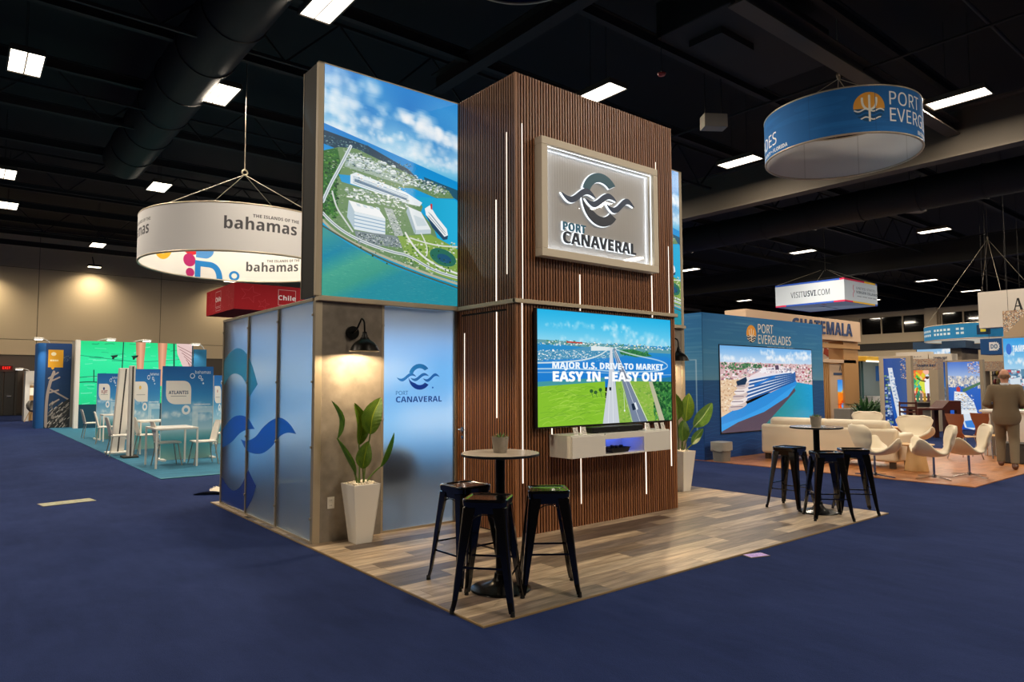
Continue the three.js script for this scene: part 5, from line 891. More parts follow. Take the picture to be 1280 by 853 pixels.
// ================================================================== THE ISLANDS BOOTH (left)
{
  const tealTex = dataTex(256, 256, (u, v) => { const n = fbm(u * 6, v * 20, 7, 6, 20, 4), f = hash(Math.floor(u * 256), Math.floor(v * 256), 3); return mixc([0.1, 0.33, 0.44], [0.18, 0.47, 0.57], clamp(0.5 + (n - 0.5) * 0.9 + (f - 0.5) * 0.5, 0, 1)); }, true, 1 / 1.6);
  struct('teal_carpet', [uvMetres(box(0, 0, -27.2, 9.2, 0.01, -9.05))], std(0xffffff, 0.96, 0, { map: tealTex }), 'teal carpet of the islands booth');
  struct('carpet_edge', box(0, 0.01, -9.12, 9.2, 0.014, -9.05), std(0x3f7f8c, 0.8), 'pale edge strip of the teal carpet');
}
{ // green video wall
  const z = -26.2, a = at(101, 426, 'z', z), b = at(240, 433, 'z', z), c = at(101, 506, 'z', z), W = b.x - a.x, top = a.y;
  const t = thing('video_wall', 'large glowing green video wall showing wading legs behind the meeting tables', 'video wall', [a.x + W / 2, 0, z]);
  const tex = canvas(1024, 520, (g, w, h) => {
    g.fillStyle = gradient(g, 0, 0, 0, h, [[0, '#16e08a'], [0.3, '#2ff0a4'], [0.7, '#22e49a'], [1, '#18d488']]); g.fillRect(0, 0, w, h);
    for (let i = 0; i < 90; i++) sLine(g, [[rr(0, w), rr(0, h)], [rr(0, w), rr(0, h)].map((q, k) => q), [rr(0, w), rr(0, h)]].map(([x, y], k, A) => [A[0][0] + k * rr(20, 60), A[0][1] + rr(-6, 6)]), rnd() < 0.6 ? 'rgba(190,255,225,.45)' : 'rgba(8,120,84,.4)', rr(3, 9));
    sLine(g, [[0, 120], [300, 150], [560, 170], [1000, 130]], 'rgba(5,80,60,.6)', 4); sLine(g, [[0, 300], [200, 280], [500, 330]], 'rgba(5,70,50,.5)', 7); sLine(g, [[0, 340], [120, 330], [260, 360]], 'rgba(4,60,46,.7)', 9);
    for (const x of [530, 735]) { const q = gradient(g, x - 40, 0, x + 40, 0, [[0, '#b9795a'], [0.5, '#f0b08c'], [1, '#c98564']]); pfill(g, [[x - 46, 0], [x + 46, 0], [x + 34, 160], [x + 26, 330], [x + 50, 372], [x - 30, 372], [x - 24, 330], [x - 36, 150]], q); }
    for (const x of [285, 470]) { pfill(g, [[x - 26, 118], [x + 40, 110], [x + 34, 126], [x + 12, 134], [x + 4, 150], [x - 12, 146], [x - 10, 132]], '#0d2a26'); }
    pfill(g, [[870, 0], [1024, 0], [1024, 300], [985, 300], [880, 90]], '#e7c8c4'); for (let i = 0; i < 7; i++) pline(g, [[880 + i * 22, 20 + i * 30], [1024, 80 + i * 30]], '#7a3a3c', 4); pline(g, [[845, 0], [855, 330]], '#0f4a3a', 14); pline(g, [[372, 0], [366, 250]], '#0c3a34', 9); pline(g, [[120, 240], [122, 330]], '#0c3a34', 8);
  });
  obj('cabinet', box(-W / 2 - 0.1, 0, -0.5, W / 2 + 0.05, top - 0.02, -0.02), std(0x0f3f52, 0.8), t);
  obj('side_post', box(-W / 2 - 0.14, 0, -0.3, -W / 2, top + 0.03, 0.03), M.white, t);
  obj('lower_print', new THREE.PlaneGeometry(W, c.y).translate(0, c.y / 2, 0.0), std(0x0c4258, 0.85), t);
  obj('screen', new THREE.PlaneGeometry(W, top - c.y).translate(0, (top + c.y) / 2, 0.004), screenMat(tex, 0.95), t);
  areaLight([0.1, 0.85, 0.5], 0.5, W, top - c.y, [0, (top + c.y) / 2, -0.01], [a.x + W / 2, 1.5, 20], t);
  const u = thing('display_board', 'narrow teal blue print panel standing right of the green video wall', 'display panel', [at(246.5, 437, 'z', z).x + 0.1, 0, z]);
  obj('panel', box(-0.23, 0, -0.06, 0.26, at(245, 437, 'z', z).y, 0.02), std(0x0e5f86, 0.8), u); obj('foot', box(-0.25, 0, -0.15, 0.28, 0.03, 0.12), M.white, u);
}
function armLamp(px, py, z, label, dir, topY, back = 0.3) {
  const p = at(px, py, 'z', z), t = thing('arm_lamp', label, 'lamp', [p.x, p.y, z]);
  obj('arm', tube([[-0.4 * dir, topY - p.y, -back], [-0.3 * dir, (topY - p.y) * 0.4, -back * 0.6], [0, 0.02, 0.06]], 0.018, 14, 6), M.white, t);
  const h = obj('lamp_head', box(-0.15, -0.05, -0.05, 0.15, 0.02, 0.2, 0.02), M.white, t); obj('lens', box(-0.12, -0.062, -0.02, 0.12, -0.05, 0.17), glow(new THREE.Color().setRGB(1, 0.95, 0.85), 6), h);
  const l = new THREE.SpotLight(new THREE.Color().setRGB(1, 0.95, 0.85), 6, 0, 0.9, 0.8, 2); l.position.set(0, -0.09, 0.1); l.target.position.set(0, -3, 0.3); t.add(l, l.target);
}
{ // aerial print tower beside the green wall
  const z = -27.3, a = at(58, 429, 'z', z), b = at(90, 429, 'z', z), w = b.x - a.x;
  const t = thing('print_tower', 'tall display tower printed with dark aerial marina view and yellow sign', 'display tower', [(a.x + b.x) / 2, 0, z]);
  const tex = canvas(300, 720, (g, W, H) => {
    g.fillStyle = gradient(g, 0, 0, 0, H, [[0, '#123f78'], [0.4, '#0d3560'], [1, '#143a56']]); g.fillRect(0, 0, W, H); seaTexture(g, 0, 0, W, H, 160, 'rgba(6,30,60,.3)', 'rgba(90,140,190,.2)');
    sLine(g, [[30, 700], [20, 500], [60, 330], [100, 250]], '#a79a90', 34); for (const [x0, y0, x1, y1] of [[40, 300, 150, 250], [50, 330, 170, 290], [60, 390, 280, 480], [60, 420, 160, 400], [70, 520, 170, 480]]) pline(g, [[x0, y0], [x1, y1]], '#a79a90', 14);
    pfill(g, [[40, 720], [60, 600], [180, 520], [300, 470], [300, 720]], '#2c2f30'); for (let i = 0; i < 90; i++) { const x = rr(40, 280), y = rr(520, 715); g.save(); g.translate(x, y); g.rotate(-0.6); g.fillStyle = ['#9c948a', '#6d6a66', '#c2bab0', '#3c3a38'][i % 4]; g.fillRect(0, 0, rr(16, 60), rr(6, 12)); g.restore(); } specks(g, 120, 180, 100, 300, 150, 3, 14, ['#3a5470', '#59708a', '#20405e']);
    g.fillStyle = '#e0a21c'; g.fillRect(28, 56, 176, 150); g.beginPath(); g.arc(84, 206, 18, 0, 7); g.fill(); g.fillStyle = '#f6e9c4'; g.beginPath(); g.ellipse(90, 92, 30, 16, 0, 0, 7); g.fill(); for (let k = 0; k < 7; k++) g.fillRect(52 + k * 14, 140, 10, 14);
  });
  obj('tower_core', box(-w / 2 - 0.03, 0, -1.2, w / 2 + 0.32, a.y - 0.03, -0.02), std(0x0d3a6e, 0.8), t);
  obj('front_print', new THREE.PlaneGeometry(w, a.y).translate(0, a.y / 2, 0), std(0xffffff, 0.75, 0, { map: tex }), t);
  const side = []; for (let i = 0; i <= 8; i++) { const q = i / 8 * Math.PI / 2; side.push([-w / 2 - Math.sin(q) * 0.25, 0.25 - 0.25 * Math.cos(q)]); }
  obj('curved_side', extrude(poly([...side, [-w / 2 - 0.25, 1.2], [-w / 2, 1.2]]), a.y).rotateX(-Math.PI / 2), std(0x1d62a6, 0.7), t);
  obj('right_print', new THREE.PlaneGeometry(0.3, a.y + 0.1).translate(w / 2 + 0.16, a.y / 2 + 0.05, 0.005), std(0x8a8478, 0.8), t);
  armLamp(48, 423, z + 0.2, 'white arm lamp on top of the dark aerial print tower', -1, a.y - 0.012, 0.34);
  armLamp(138.5, 424, -26.0, 'white arm lamp above the green video wall, near its clipped fish', 1, at(101, 426, 'z', -26.2).y - 0.004);
  armLamp(183, 425.5, -26.0, 'white arm lamp above the green video wall, over the wading legs', 1, at(101, 426, 'z', -26.2).y - 0.004);
  armLamp(244, 430, -26.0, 'white arm lamp above the narrow teal print panel', -1, at(245, 437, 'z', -26.2).y + 0.016, 0.24);
}
{ // small white kiosk further back
  const z = -34, a = at(34, 464, 'z', z), b = at(52, 464, 'z', z), f = 0;
  const t = thing('kiosk', 'small white kiosk with lit shelf behind the aerial print tower', 'kiosk', [a.x, 0, z]), w = 1.3, h = a.y;
  obj('kiosk_wall', [box(-0.05, 0, -1.2, 0.12, h, 0), box(0.12, h - 0.45, -0.1, w, h, 0), box(0.12, 0, -1.2, w, h, -1.1)], M.white, t);
  obj('shelf_back', box(0.12, 0.9, -1.1, w, 1.6, -1.06), M.woodPale, t); obj('lit_shelf', box(0.2, 1.15, -1.06, w - 0.1, 1.5, -1.03), glow(new THREE.Color().setRGB(1, 0.85, 0.6), 1.0), t); obj('counter', box(0.12, 0, -1.06, w, 0.9, -0.7), M.woodPale, t);
  areaLight([1, 0.85, 0.6], 1.2, 1, 0.3, [0.65, 1.32, -1.02], [a.x + 0.65, 1.32, z + 3], t);
  armLamp(24, 461, z + 0.4, 'white arm lamp on top of the small white kiosk', -1, h + 0.016, 0.5);
}
// ------------------------------------------------------------------ printed panels
function bahamasPanel(label, px0, px1, pyTop, z, logo, height = null) {
  const a = at(px0, pyTop, 'z', z), b = at(px1, pyTop, 'z', z), w = b.x - a.x, h = height ?? a.y;
  const t = thing('display_board', label, 'display panel', [(a.x + b.x) / 2, 0.01, z]);
  const tex = canvas(384, 640, (g, W, H) => {
    g.fillStyle = gradient(g, 0, 0, 0, H, [[0, '#0f62b0'], [0.3, '#2a86c8'], [0.55, '#7fb8d8'], [0.68, '#a9cfde'], [0.72, '#7fb6bf'], [0.8, '#3c8f9c'], [1, '#7fa8a0']]); g.fillRect(0, 0, W, H);
    for (let i = 0; i < 5; i++) cloud(g, rr(0, W), rr(0.4, 0.62) * H, 200, 50, 0.4);
    g.fillStyle = '#e9e6e0'; g.beginPath(); g.moveTo(28, 100); g.lineTo(150, 100); g.quadraticCurveTo(216, 100, 216, 170); g.lineTo(216, 262); g.lineTo(110, 262); g.quadraticCurveTo(28, 262, 28, 180); g.closePath(); g.fill();
    logo(g);
    g.strokeStyle = '#e9eef0'; g.lineWidth = 17; g.beginPath(); g.arc(180, 302, 24, 0, 7); g.stroke(); g.strokeStyle = 'rgba(235,242,244,.5)'; g.lineWidth = 44; g.beginPath(); g.moveTo(250, 420); g.lineTo(250, 300); g.lineTo(384, 300); g.stroke();
    g.fillStyle = '#f2f6f8'; g.font = '30px sans-serif'; g.fillText('bahamas', 240, 50); g.lineWidth = 5; g.strokeStyle = '#f2f6f8'; for (const [x, y, r] of [[222, 66, 16], [280, 74, 10], [296, 92, 7], [306, 118, 4]]) { g.beginPath(); g.arc(x, y, r, 0, 7); g.stroke(); }
    for (let k = 0; k < 16; k++) g.fillRect(240 + k * 8, 262, 5, 6);
  });
  obj('board', box(-w / 2, 0.0, -0.05, w / 2, h, -0.004, 0.004), M.white, t);
  obj('print', new THREE.PlaneGeometry(w, h).translate(0, h / 2, 0), std(0xffffff, 0.7, 0, { map: tex }), t);
  for (const s of [-1, 1]) obj('foot', box(s * (w / 2 - 0.02) - 0.04, 0, -0.28, s * (w / 2 - 0.02) + 0.04, 0.035, 0.26), M.white, t);
  return t;
}
const writeLogo = (s, c, size, dot) => (g) => { g.fillStyle = c; g.font = `bold ${size}px sans-serif`; g.textAlign = 'center'; g.fillText(s, 122, 192); if (dot) { g.fillStyle = dot; g.beginPath(); g.arc(112, 148, 15, 0, 7); g.fill(); } g.fillStyle = '#8b8f94'; g.fillRect(64, 204, 116, 4); g.textAlign = 'left'; };
bahamasPanel('blue print panel lettered ATLANTIS behind the nearest white meeting table', 203.5, 267, 458.5, -12.15, writeLogo('ATLANTIS', '#16355e', 32));
bahamasPanel('blue print panel with yellow and green logo behind the second meeting table', 165.5, 201, 462, -15.3, writeLogo('', '#6fa58a', 26, '#e6c05a'));
bahamasPanel('blue print panel lettered ELJET beside the green video wall', 122, 151, 467.5, -19.6, writeLogo('ELJET', '#8a2438', 40, '#24427e'));
bahamasPanel('blue print panel half hidden behind the leaning white fins', 152, 165, 464.5, -20.4, writeLogo('ZE', '#2f6a52', 44));
bahamasPanel('blue print panel half hidden by the frosted glass corner', 267.5, 284, 470, -15.8, writeLogo('', '#8a3a48', 40, '#c88a90'));
{ // white leaning fin stands
  for (const [pxT, pxB, py, z, lab] of [[157, 146, 461, -14.6, 'white leaning fin stand between the print panels'], [165.5, 162, 458, -13.3, 'thin white fin stand with dark edge beside the second table']]) {
    const a = at(pxT, py, 'z', z), b = at(pxB, 563, 'z', z), t = thing('fin_stand', lab, 'display stand', [b.x, 0.01, z]), lean = Math.atan2(a.x - b.x, a.y);
    const w = z < -14 ? 0.13 : 0.05; obj('fin', box(-w, 0.03, -0.1, w, a.y, 0.1, 0.01).applyMatrix4(new THREE.Matrix4().makeShear(0, 0, Math.tan(lean), 0, 0, 0)), M.white, t); obj('edge_strip', box(-0.015, 0.04, 0.1, 0.015, a.y - 0.02, 0.104).applyMatrix4(new THREE.Matrix4().makeShear(0, 0, Math.tan(lean), 0, 0, 0)), M.greyDark, t); obj('base', box(-w - 0.1, 0, -0.2, w + 0.1, 0.04, 0.2, 0.01), z < -14 ? M.white : M.greyDark, t);
  }
}
// ------------------------------------------------------------------ white meeting tables and chairs
{
  const chairWhite = std(0xe6e0d4, 0.45), legMetal = std(0xaaa69c, 0.35, 0.6);
  function makeChair(label) {   // faces +z
    const t = thing('meeting_chair', label, 'chair', [0, 0, 0], 0, 'white meeting chairs of the islands booth');
    obj('seat', box(-0.21, 0.43, -0.2, 0.21, 0.465, 0.22, 0.016), chairWhite, t);
    const ring = (y, z, w, th) => { const o = []; for (let i = 0; i <= 8; i++) { const x = lerp(-w, w, i / 8), c = 0.03 * (x / w) ** 2; o.push([x, y, z + c]); } for (let i = 8; i >= 0; i--) { const x = lerp(-w, w, i / 8), c = 0.03 * (x / w) ** 2; o.push([x, y, z + c - th]); } return o; };
    obj('backrest', loft([ring(0.44, -0.18, 0.19, 0.016), ring(0.5, -0.205, 0.2, 0.02), ring(0.62, -0.23, 0.2, 0.02), ring(0.8, -0.275, 0.19, 0.02), ring(0.86, -0.295, 0.16, 0.016)]), chairWhite, t);
    for (const [sx, sz] of [[1, 1], [1, -1], [-1, 1], [-1, -1]]) obj('leg', bar([sx * 0.22, 0, sz * 0.23 + 0.0], [sx * 0.17, 0.44, sz * 0.16], 0.011, 8), legMetal, t);
    return t;
  }
  const spots = [
    [208, 582.5, 90, 'white meeting chair tucked left under the ATLANTIS table'], [254, 580.5, -90, 'white meeting chair right of the ATLANTIS table facing left'],
    [149, 570, 90, 'white meeting chair standing in front of the leaning white fin'], [183, 569, 90, 'white meeting chair left of the second meeting table'],
    [114, 548, 90, 'white meeting chair beside the green wall corner post'], [132, 555, 80, 'white meeting chair in front of the ELJET panel'], [165, 558, 90, 'white meeting chair half hidden behind the white fin stands'], [279, 566, -90, 'white meeting chair half hidden by the frosted glass edge'],
  ];
  let proto; spots.forEach(([px, py, deg, lab], i) => { const p = onFloor(px, py); if (!i) { proto = makeChair(lab); proto.position.set(p.x, 0.01, p.z); proto.rotation.y = deg * RAD; } else dup(proto, [p.x, 0.01, p.z], deg * RAD, lab); });
  function meetTable(a, w, d, label) {
    const t = thing('meeting_table', label, 'table', [a.x + w / 2, 0.01, a.z - d / 2], 0, 'white meeting tables of the islands booth');
    obj('table_top', box(-w / 2, 0.715, -d / 2, w / 2, 0.755, d / 2, 0.006), M.whiteGloss, t);
    for (const [sx, sz] of [[1, 1], [1, -1], [-1, 1], [-1, -1]]) obj('leg', box(sx * w / 2, 0, sz * d / 2, sx * (w / 2 - 0.032), 0.715, sz * (d / 2 - 0.032)), M.white, t);
  }
  const a = onFloor(193.7, 587.4), b = onFloor(246.5, 585.3);
  meetTable(a, Math.max(0.75, b.x - a.x), 0.95, 'white meeting table in front of the ATLANTIS panel');
  meetTable(onFloor(174, 569), 0.85, 0.8, 'white meeting table in front of the yellow logo panel');
  meetTable(onFloor(128, 553), 0.7, 0.6, 'white meeting table in front of the ELJET panel');
  // grey shell chair by the kiosk
  const p = onFloor(41, 527.5), c = thing('shell_chair', 'grey shell chair with wooden legs beside the white kiosk', 'chair', [p.x, 0, p.z], 1.1);
  obj('shell', sdfMesh((x, y, z) => { const s = Math.max(Math.abs(ellip(x, y, z, [0, 0.72, 0.05], [0.27, 0.29, 0.3])) - 0.02, y - (z < 0 ? 0.95 : 0.55)); return s; }, [-0.35, 0.38, -0.35], [0.35, 1.0, 0.42], 0.035), M.grey, c);
  for (const [sx, sz] of [[1, 1], [1, -1], [-1, 1], [-1, -1]]) obj('leg', bar([sx * 0.24, 0, sz * 0.24], [sx * 0.1, 0.46, sz * 0.1], 0.016, 8), M.woodPale, c);
}

// ================================================================== THE NEIGHBOURING PORT BOOTH (right)
const PX = 9.13, PZ = -0.04;
{
  const t = dataTex(512, 512, (u, v) => { const row = Math.floor(v * 12), s = hash(row, 3, 8), seg = Math.floor((u * 2 + s) * 2), k = hash(row, seg, 21), n = fbm(u * 30, v * 120, 4, 30, 120, 3), j = (v * 12) % 1 < 0.05 ? 0.75 : 1; return mixc([0.6, 0.37, 0.2], [0.8, 0.54, 0.32], clamp(0.2 + k * 0.6 + (n - 0.5) * 0.6, 0, 1)).map((c) => c * j); }, true, 1 / 1.1);
  struct('orange_wood_floor', uvMetres(box(PX, 0, -6.6, 15.4, 0.014, PZ)), phys(0xffffff, 0.4, { map: t, clearcoat: 0.2, clearcoatRoughness: 0.3 }), 'warm orange wood floor of the neighbouring port booth');
}
const seaPrint = (side) => canvas(side ? 256 : 1024, 620, (g, W, H) => {
  g.fillStyle = gradient(g, 0, 0, 0, H, [[0, '#1f6fae'], [0.2, '#2b7bb2'], [0.42, '#4f8fb8'], [0.46, '#5b93b4'], [0.465, '#0f548e'], [0.7, '#0a4a8c'], [1, '#0b3f86']]); g.fillRect(0, 0, W, H);
  for (let i = 0; i < 60; i++) { g.fillStyle = 'rgba(150,190,215,.10)'; g.beginPath(); g.ellipse(rr(0, W), rr(0, 0.45) * H, rr(30, 160), rr(2, 7), 0, 0, 7); g.fill(); }
  for (let y = 0.5; y < 1; y += 0.03) { g.strokeStyle = 'rgba(40,120,190,.35)'; g.lineWidth = 2; g.beginPath(); for (let x = 0; x <= W; x += 8) g.lineTo(x, y * H + 5 * Math.sin(x / 26 + y * 40)); g.stroke(); }
  const mark = (x, y, s) => { g.save(); g.translate(x, y); g.scale(s, s); g.fillStyle = '#efa53c'; g.beginPath(); g.arc(0, 0, 30, 0, 7); g.fill(); g.save(); g.beginPath(); g.arc(0, 0, 30, 0, 7); g.clip(); g.fillStyle = '#0a2f52'; g.fillRect(-30, 6, 60, 30); g.strokeStyle = '#f3e9d0'; g.lineWidth = 3; for (const q of [8, 16, 24]) { g.beginPath(); for (let x2 = -30; x2 <= 30; x2 += 3) g.lineTo(x2, q + 2.4 * Math.sin(x2 / 4)); g.stroke(); } g.restore(); g.strokeStyle = '#f6efdc'; g.lineWidth = 4; g.beginPath(); g.moveTo(0, -18); g.lineTo(0, 26); g.moveTo(-13, -14); g.quadraticCurveTo(-14, 6, 0, 8); g.quadraticCurveTo(14, 6, 13, -14); g.stroke(); g.restore(); };
  if (!side) { mark(370, 76, 1.35); g.fillStyle = '#f1e9d6'; g.font = '56px sans-serif'; g.fillText('PORT', 420, 68); g.save(); g.translate(420, 118); g.scale(0.92, 1); g.fillText('EVERGLADES', 0, 0); g.restore(); g.font = 'bold 17px sans-serif'; g.fillText('BROWARD COUNTY • FLORIDA', 500, 142); }
  else { mark(150, 300, 1.0); g.fillStyle = '#f2f4f2'; g.font = '34px sans-serif'; g.fillText('trip', 150, 372); g.fillText('? Less', 130, 412); g.fillText('ime.', 150, 452); g.strokeStyle = 'rgba(220,235,245,.6)'; g.lineWidth = 3; g.strokeRect(50, 200, 190, 330); }
});
{
  const z = -4.76, x0 = 9.13, x1 = 14.13, h = 3.02, w = x1 - x0;
  const t = thing('print_wall', 'blue sea print wall with port lettering around a ship video screen', 'booth wall', [x0, 0.014, z]);
  obj('wall_core', box(0.005, 0, -2.6, w, h, -0.02), std(0x1f5f96, 0.85), t);
  obj('front_print', new THREE.PlaneGeometry(w, h).translate(w / 2, h / 2, -0.01), std(0xffffff, 0.8, 0, { map: seaPrint(false) }), t);
  obj('side_print', new THREE.PlaneGeometry(2.58, h).rotateY(-Math.PI / 2).translate(0, h / 2, -1.31), std(0xffffff, 0.8, 0, { map: seaPrint(true) }), t);
  obj('door_seam', [box(-0.006, 0, -1.46, 0.002, 2.2, -1.45), box(-0.006, 0, -0.56, 0.002, 2.2, -0.55), box(-0.006, 2.19, -1.46, 0.002, 2.2, -0.55)], M.alu, t);
  const sx0 = 0.57, sx1 = 4.4, sy0 = 0.52, sy1 = 2.36;
  const tex = canvas(1000, 500, (g, W, H) => {
    g.fillStyle = gradient(g, 0, 0, 0, 110, [[0, '#6fb0ea'], [1, '#d6e6f6']]); g.fillRect(0, 0, W, 110); for (let i = 0; i < 12; i++) cloud(g, rr(0, W), rr(20, 80), 170, 40, 0.8);
    g.fillStyle = '#d9b7b8'; g.fillRect(0, 96, W, 180); specks(g, 900, 0, 92, W, 260, 6, 26, ['#f4e4e6', '#c48a92', '#e8cdd0', '#9a6a78', '#fff4f4', '#4f7a58', '#b04a5e', '#d8c0b0'], 0.5); specks(g, 100, 0, 96, 400, 130, 8, 26, ['#3f6b4c', '#5a8a5c'], 0.5);
    pfill(g, [[0, 200], [300, 190], [240, 330], [0, 470]], '#e9cba8'); specks(g, 160, 0, 190, 240, 380, 6, 20, ['#f6e4cc', '#c9a080', '#e0b890']);
    pfill(g, [[780, 210], [1000, 230], [1000, 500], [360, 500], [600, 360]], gradient(g, 360, 500, 1000, 230, [[0, '#2f6a66'], [0.35, '#2a8f94'], [1, '#1f9fd6']])); seaTexture(g, 560, 240, 1000, 500, 260, 'rgba(20,90,140,.25)', 'rgba(150,220,240,.25)');
    pfill(g, [[0, 500], [0, 470], [330, 372], [780, 250], [790, 268], [560, 400], [380, 500]], '#5a4a58');
    // ship
    pfill(g, [[0, 410], [120, 372], [300, 330], [560, 262], [800, 200], [808, 226], [700, 300], [420, 392], [160, 442], [0, 490]], '#2f8fdc'); pfill(g, [[0, 452], [200, 418], [460, 352], [760, 240], [800, 232], [700, 302], [430, 392], [160, 444], [0, 492]], '#3aa0ea');
    pfill(g, [[210, 200], [480, 120], [640, 110], [790, 140], [800, 200], [480, 270], [220, 330]], '#efe2e6');
    for (let k = 0; k < 6; k++) { pline(g, [[220, 322 - k * 22], [520, 262 - k * 17], [792, 202 - k * 10]], '#2e63a8', 11); pline(g, [[220, 312 - k * 22], [520, 253 - k * 17], [792, 195 - k * 10]], '#e6eefa', 5); for (let i = 0; i < 34; i++) { const u = i / 34; g.fillStyle = '#16345e'; g.fillRect(lerp(225, 785, u), lerp(314 - k * 22, 198 - k * 10, u) + 4, 3, 9); } }
    for (let k = 0; k < 6; k++) { g.fillStyle = k % 2 ? '#f2e6e2' : '#d8c4be'; g.beginPath(); g.ellipse(160 + k * 14, 352 - k * 30, 92 - k * 7, 20, -0.15, 0, 7); g.fill(); g.fillStyle = '#8a7a86'; g.fillRect(90 + k * 14, 352 - k * 30, 120 - k * 8, 5); }
    pfill(g, [[150, 208], [250, 180], [260, 200], [240, 226], [160, 232]], '#1d3550');  specks(g, 160, 260, 122, 760, 150, 6, 22, ['#fff', '#cdb8c2', '#e6dade', '#8a8aa0']); pfill(g, [[400, 130], [460, 118], [470, 150], [410, 158]], '#f6f2f6'); pfill(g, [[560, 108], [600, 104], [606, 132], [566, 136]], '#5a4a60');
    pfill(g, [[330, 225], [560, 170], [566, 180], [336, 238]], '#2a7ad0');
  });
  obj('screen_frame', box(sx0 - 0.02, sy0 - 0.02, -0.012, sx1 + 0.02, sy1 + 0.02, 0.004), M.black, t);
  obj('screen', new THREE.PlaneGeometry(sx1 - sx0, sy1 - sy0).translate((sx0 + sx1) / 2, (sy0 + sy1) / 2, 0.006), screenMat(tex, 0.95), t);
  areaLight([0.6, 0.7, 0.95], 0.6, sx1 - sx0, sy1 - sy0, [(sx0 + sx1) / 2, (sy0 + sy1) / 2, -0.006], [x0 + 2.5, 1.4, 6], t);
}
{ // waste bin
  const p = onFloor(897, 577), t = thing('waste_bin', 'grey waste bin with clear plastic liner at the blue print wall', 'bin', [p.x, 0.014, p.z + 0.1]);
  const ring = (a, b, y) => { const o = []; for (let i = 0; i < 24; i++) { const q = i / 24 * 2 * Math.PI, n = 4, c = Math.cos(q), s = Math.sin(q); o.push([a * Math.sign(c) * Math.pow(Math.abs(c), 2 / n), y, -b * Math.sign(s) * Math.pow(Math.abs(s), 2 / n)]); } return o; };
  obj('bin_body', loft([ring(0.15, 0.13, 0), ring(0.18, 0.15, 0.34), ring(0.19, 0.16, 0.345), ring(0.19, 0.16, 0.37)]), std(0x77736c, 0.6), t);
  const line = ring(0.196, 0.166, 0).map(([x, , z], i) => [x, z, i]); const rows = [0.2, 0.26, 0.32, 0.375, 0.385].map((y, k) => line.map(([x, z, i]) => { const f = 1 + 0.03 * hash(i, k, 5); return [x * f, y + (k === 0 ? 0.03 * hash(i, 9, 2) : 0), z * f]; }));
  obj('plastic_liner', loft(rows), phys(0xb9b4a8, 0.35, { transmission: 0.35, thickness: 0 }), t);
}
// ------------------------------------------------------------------ sofa, swan chairs, cone tables
const leather = phys(0xe3d4b8, 0.5, { clearcoat: 0.1, clearcoatRoughness: 0.4 });
{
  const t = thing('sofa', 'long cream leather sofa seen from behind on the orange floor', 'sofa', [10.82, 0.014, -2.95], Math.PI / 2 + 0.04), w = 1.3;
  const R = 0.06;
  const soft = (x0, y0, z0, x1, y1, z1, r) => clean(new RoundedBoxGeometry(x1 - x0, y1 - y0, z1 - z0, 4, r).translate((x0 + x1) / 2, (y0 + y1) / 2, (z0 + z1) / 2));
  obj('base', soft(-w + 0.14, 0.12, -0.42, w - 0.14, 0.36, 0.45, 0.03), leather, t);
  obj('back', soft(-w, 0.12, -0.46, w, 0.72, -0.26, R), leather, t);
  for (const s of [-1, 1]) obj('arm', soft(s > 0 ? w - 0.2 : -w, 0.12, -0.44, s > 0 ? w : -w + 0.2, 0.62, 0.46, 0.05), leather, t);
  for (let k = 0; k < 2; k++) { const a = -w + 0.2 + k * (w - 0.2); obj('seat_cushion', soft(a + 0.01, 0.35, -0.26, a + w - 0.21, 0.48, 0.47, 0.05), leather, t); obj('back_cushion', soft(a - 0.03, 0.66, -0.43, a + w - 0.17, 0.86, -0.14, 0.085), leather, t); }
  for (const [sx, sz] of [[1, 1], [1, -1], [-1, 1], [-1, -1]]) obj('foot', box(sx * (w - 0.1) - 0.05, 0, sz * 0.36 - 0.03, sx * (w - 0.1) + 0.05, 0.13, sz * 0.36 + 0.03), std(0x3a2a1c, 0.5), t);
}
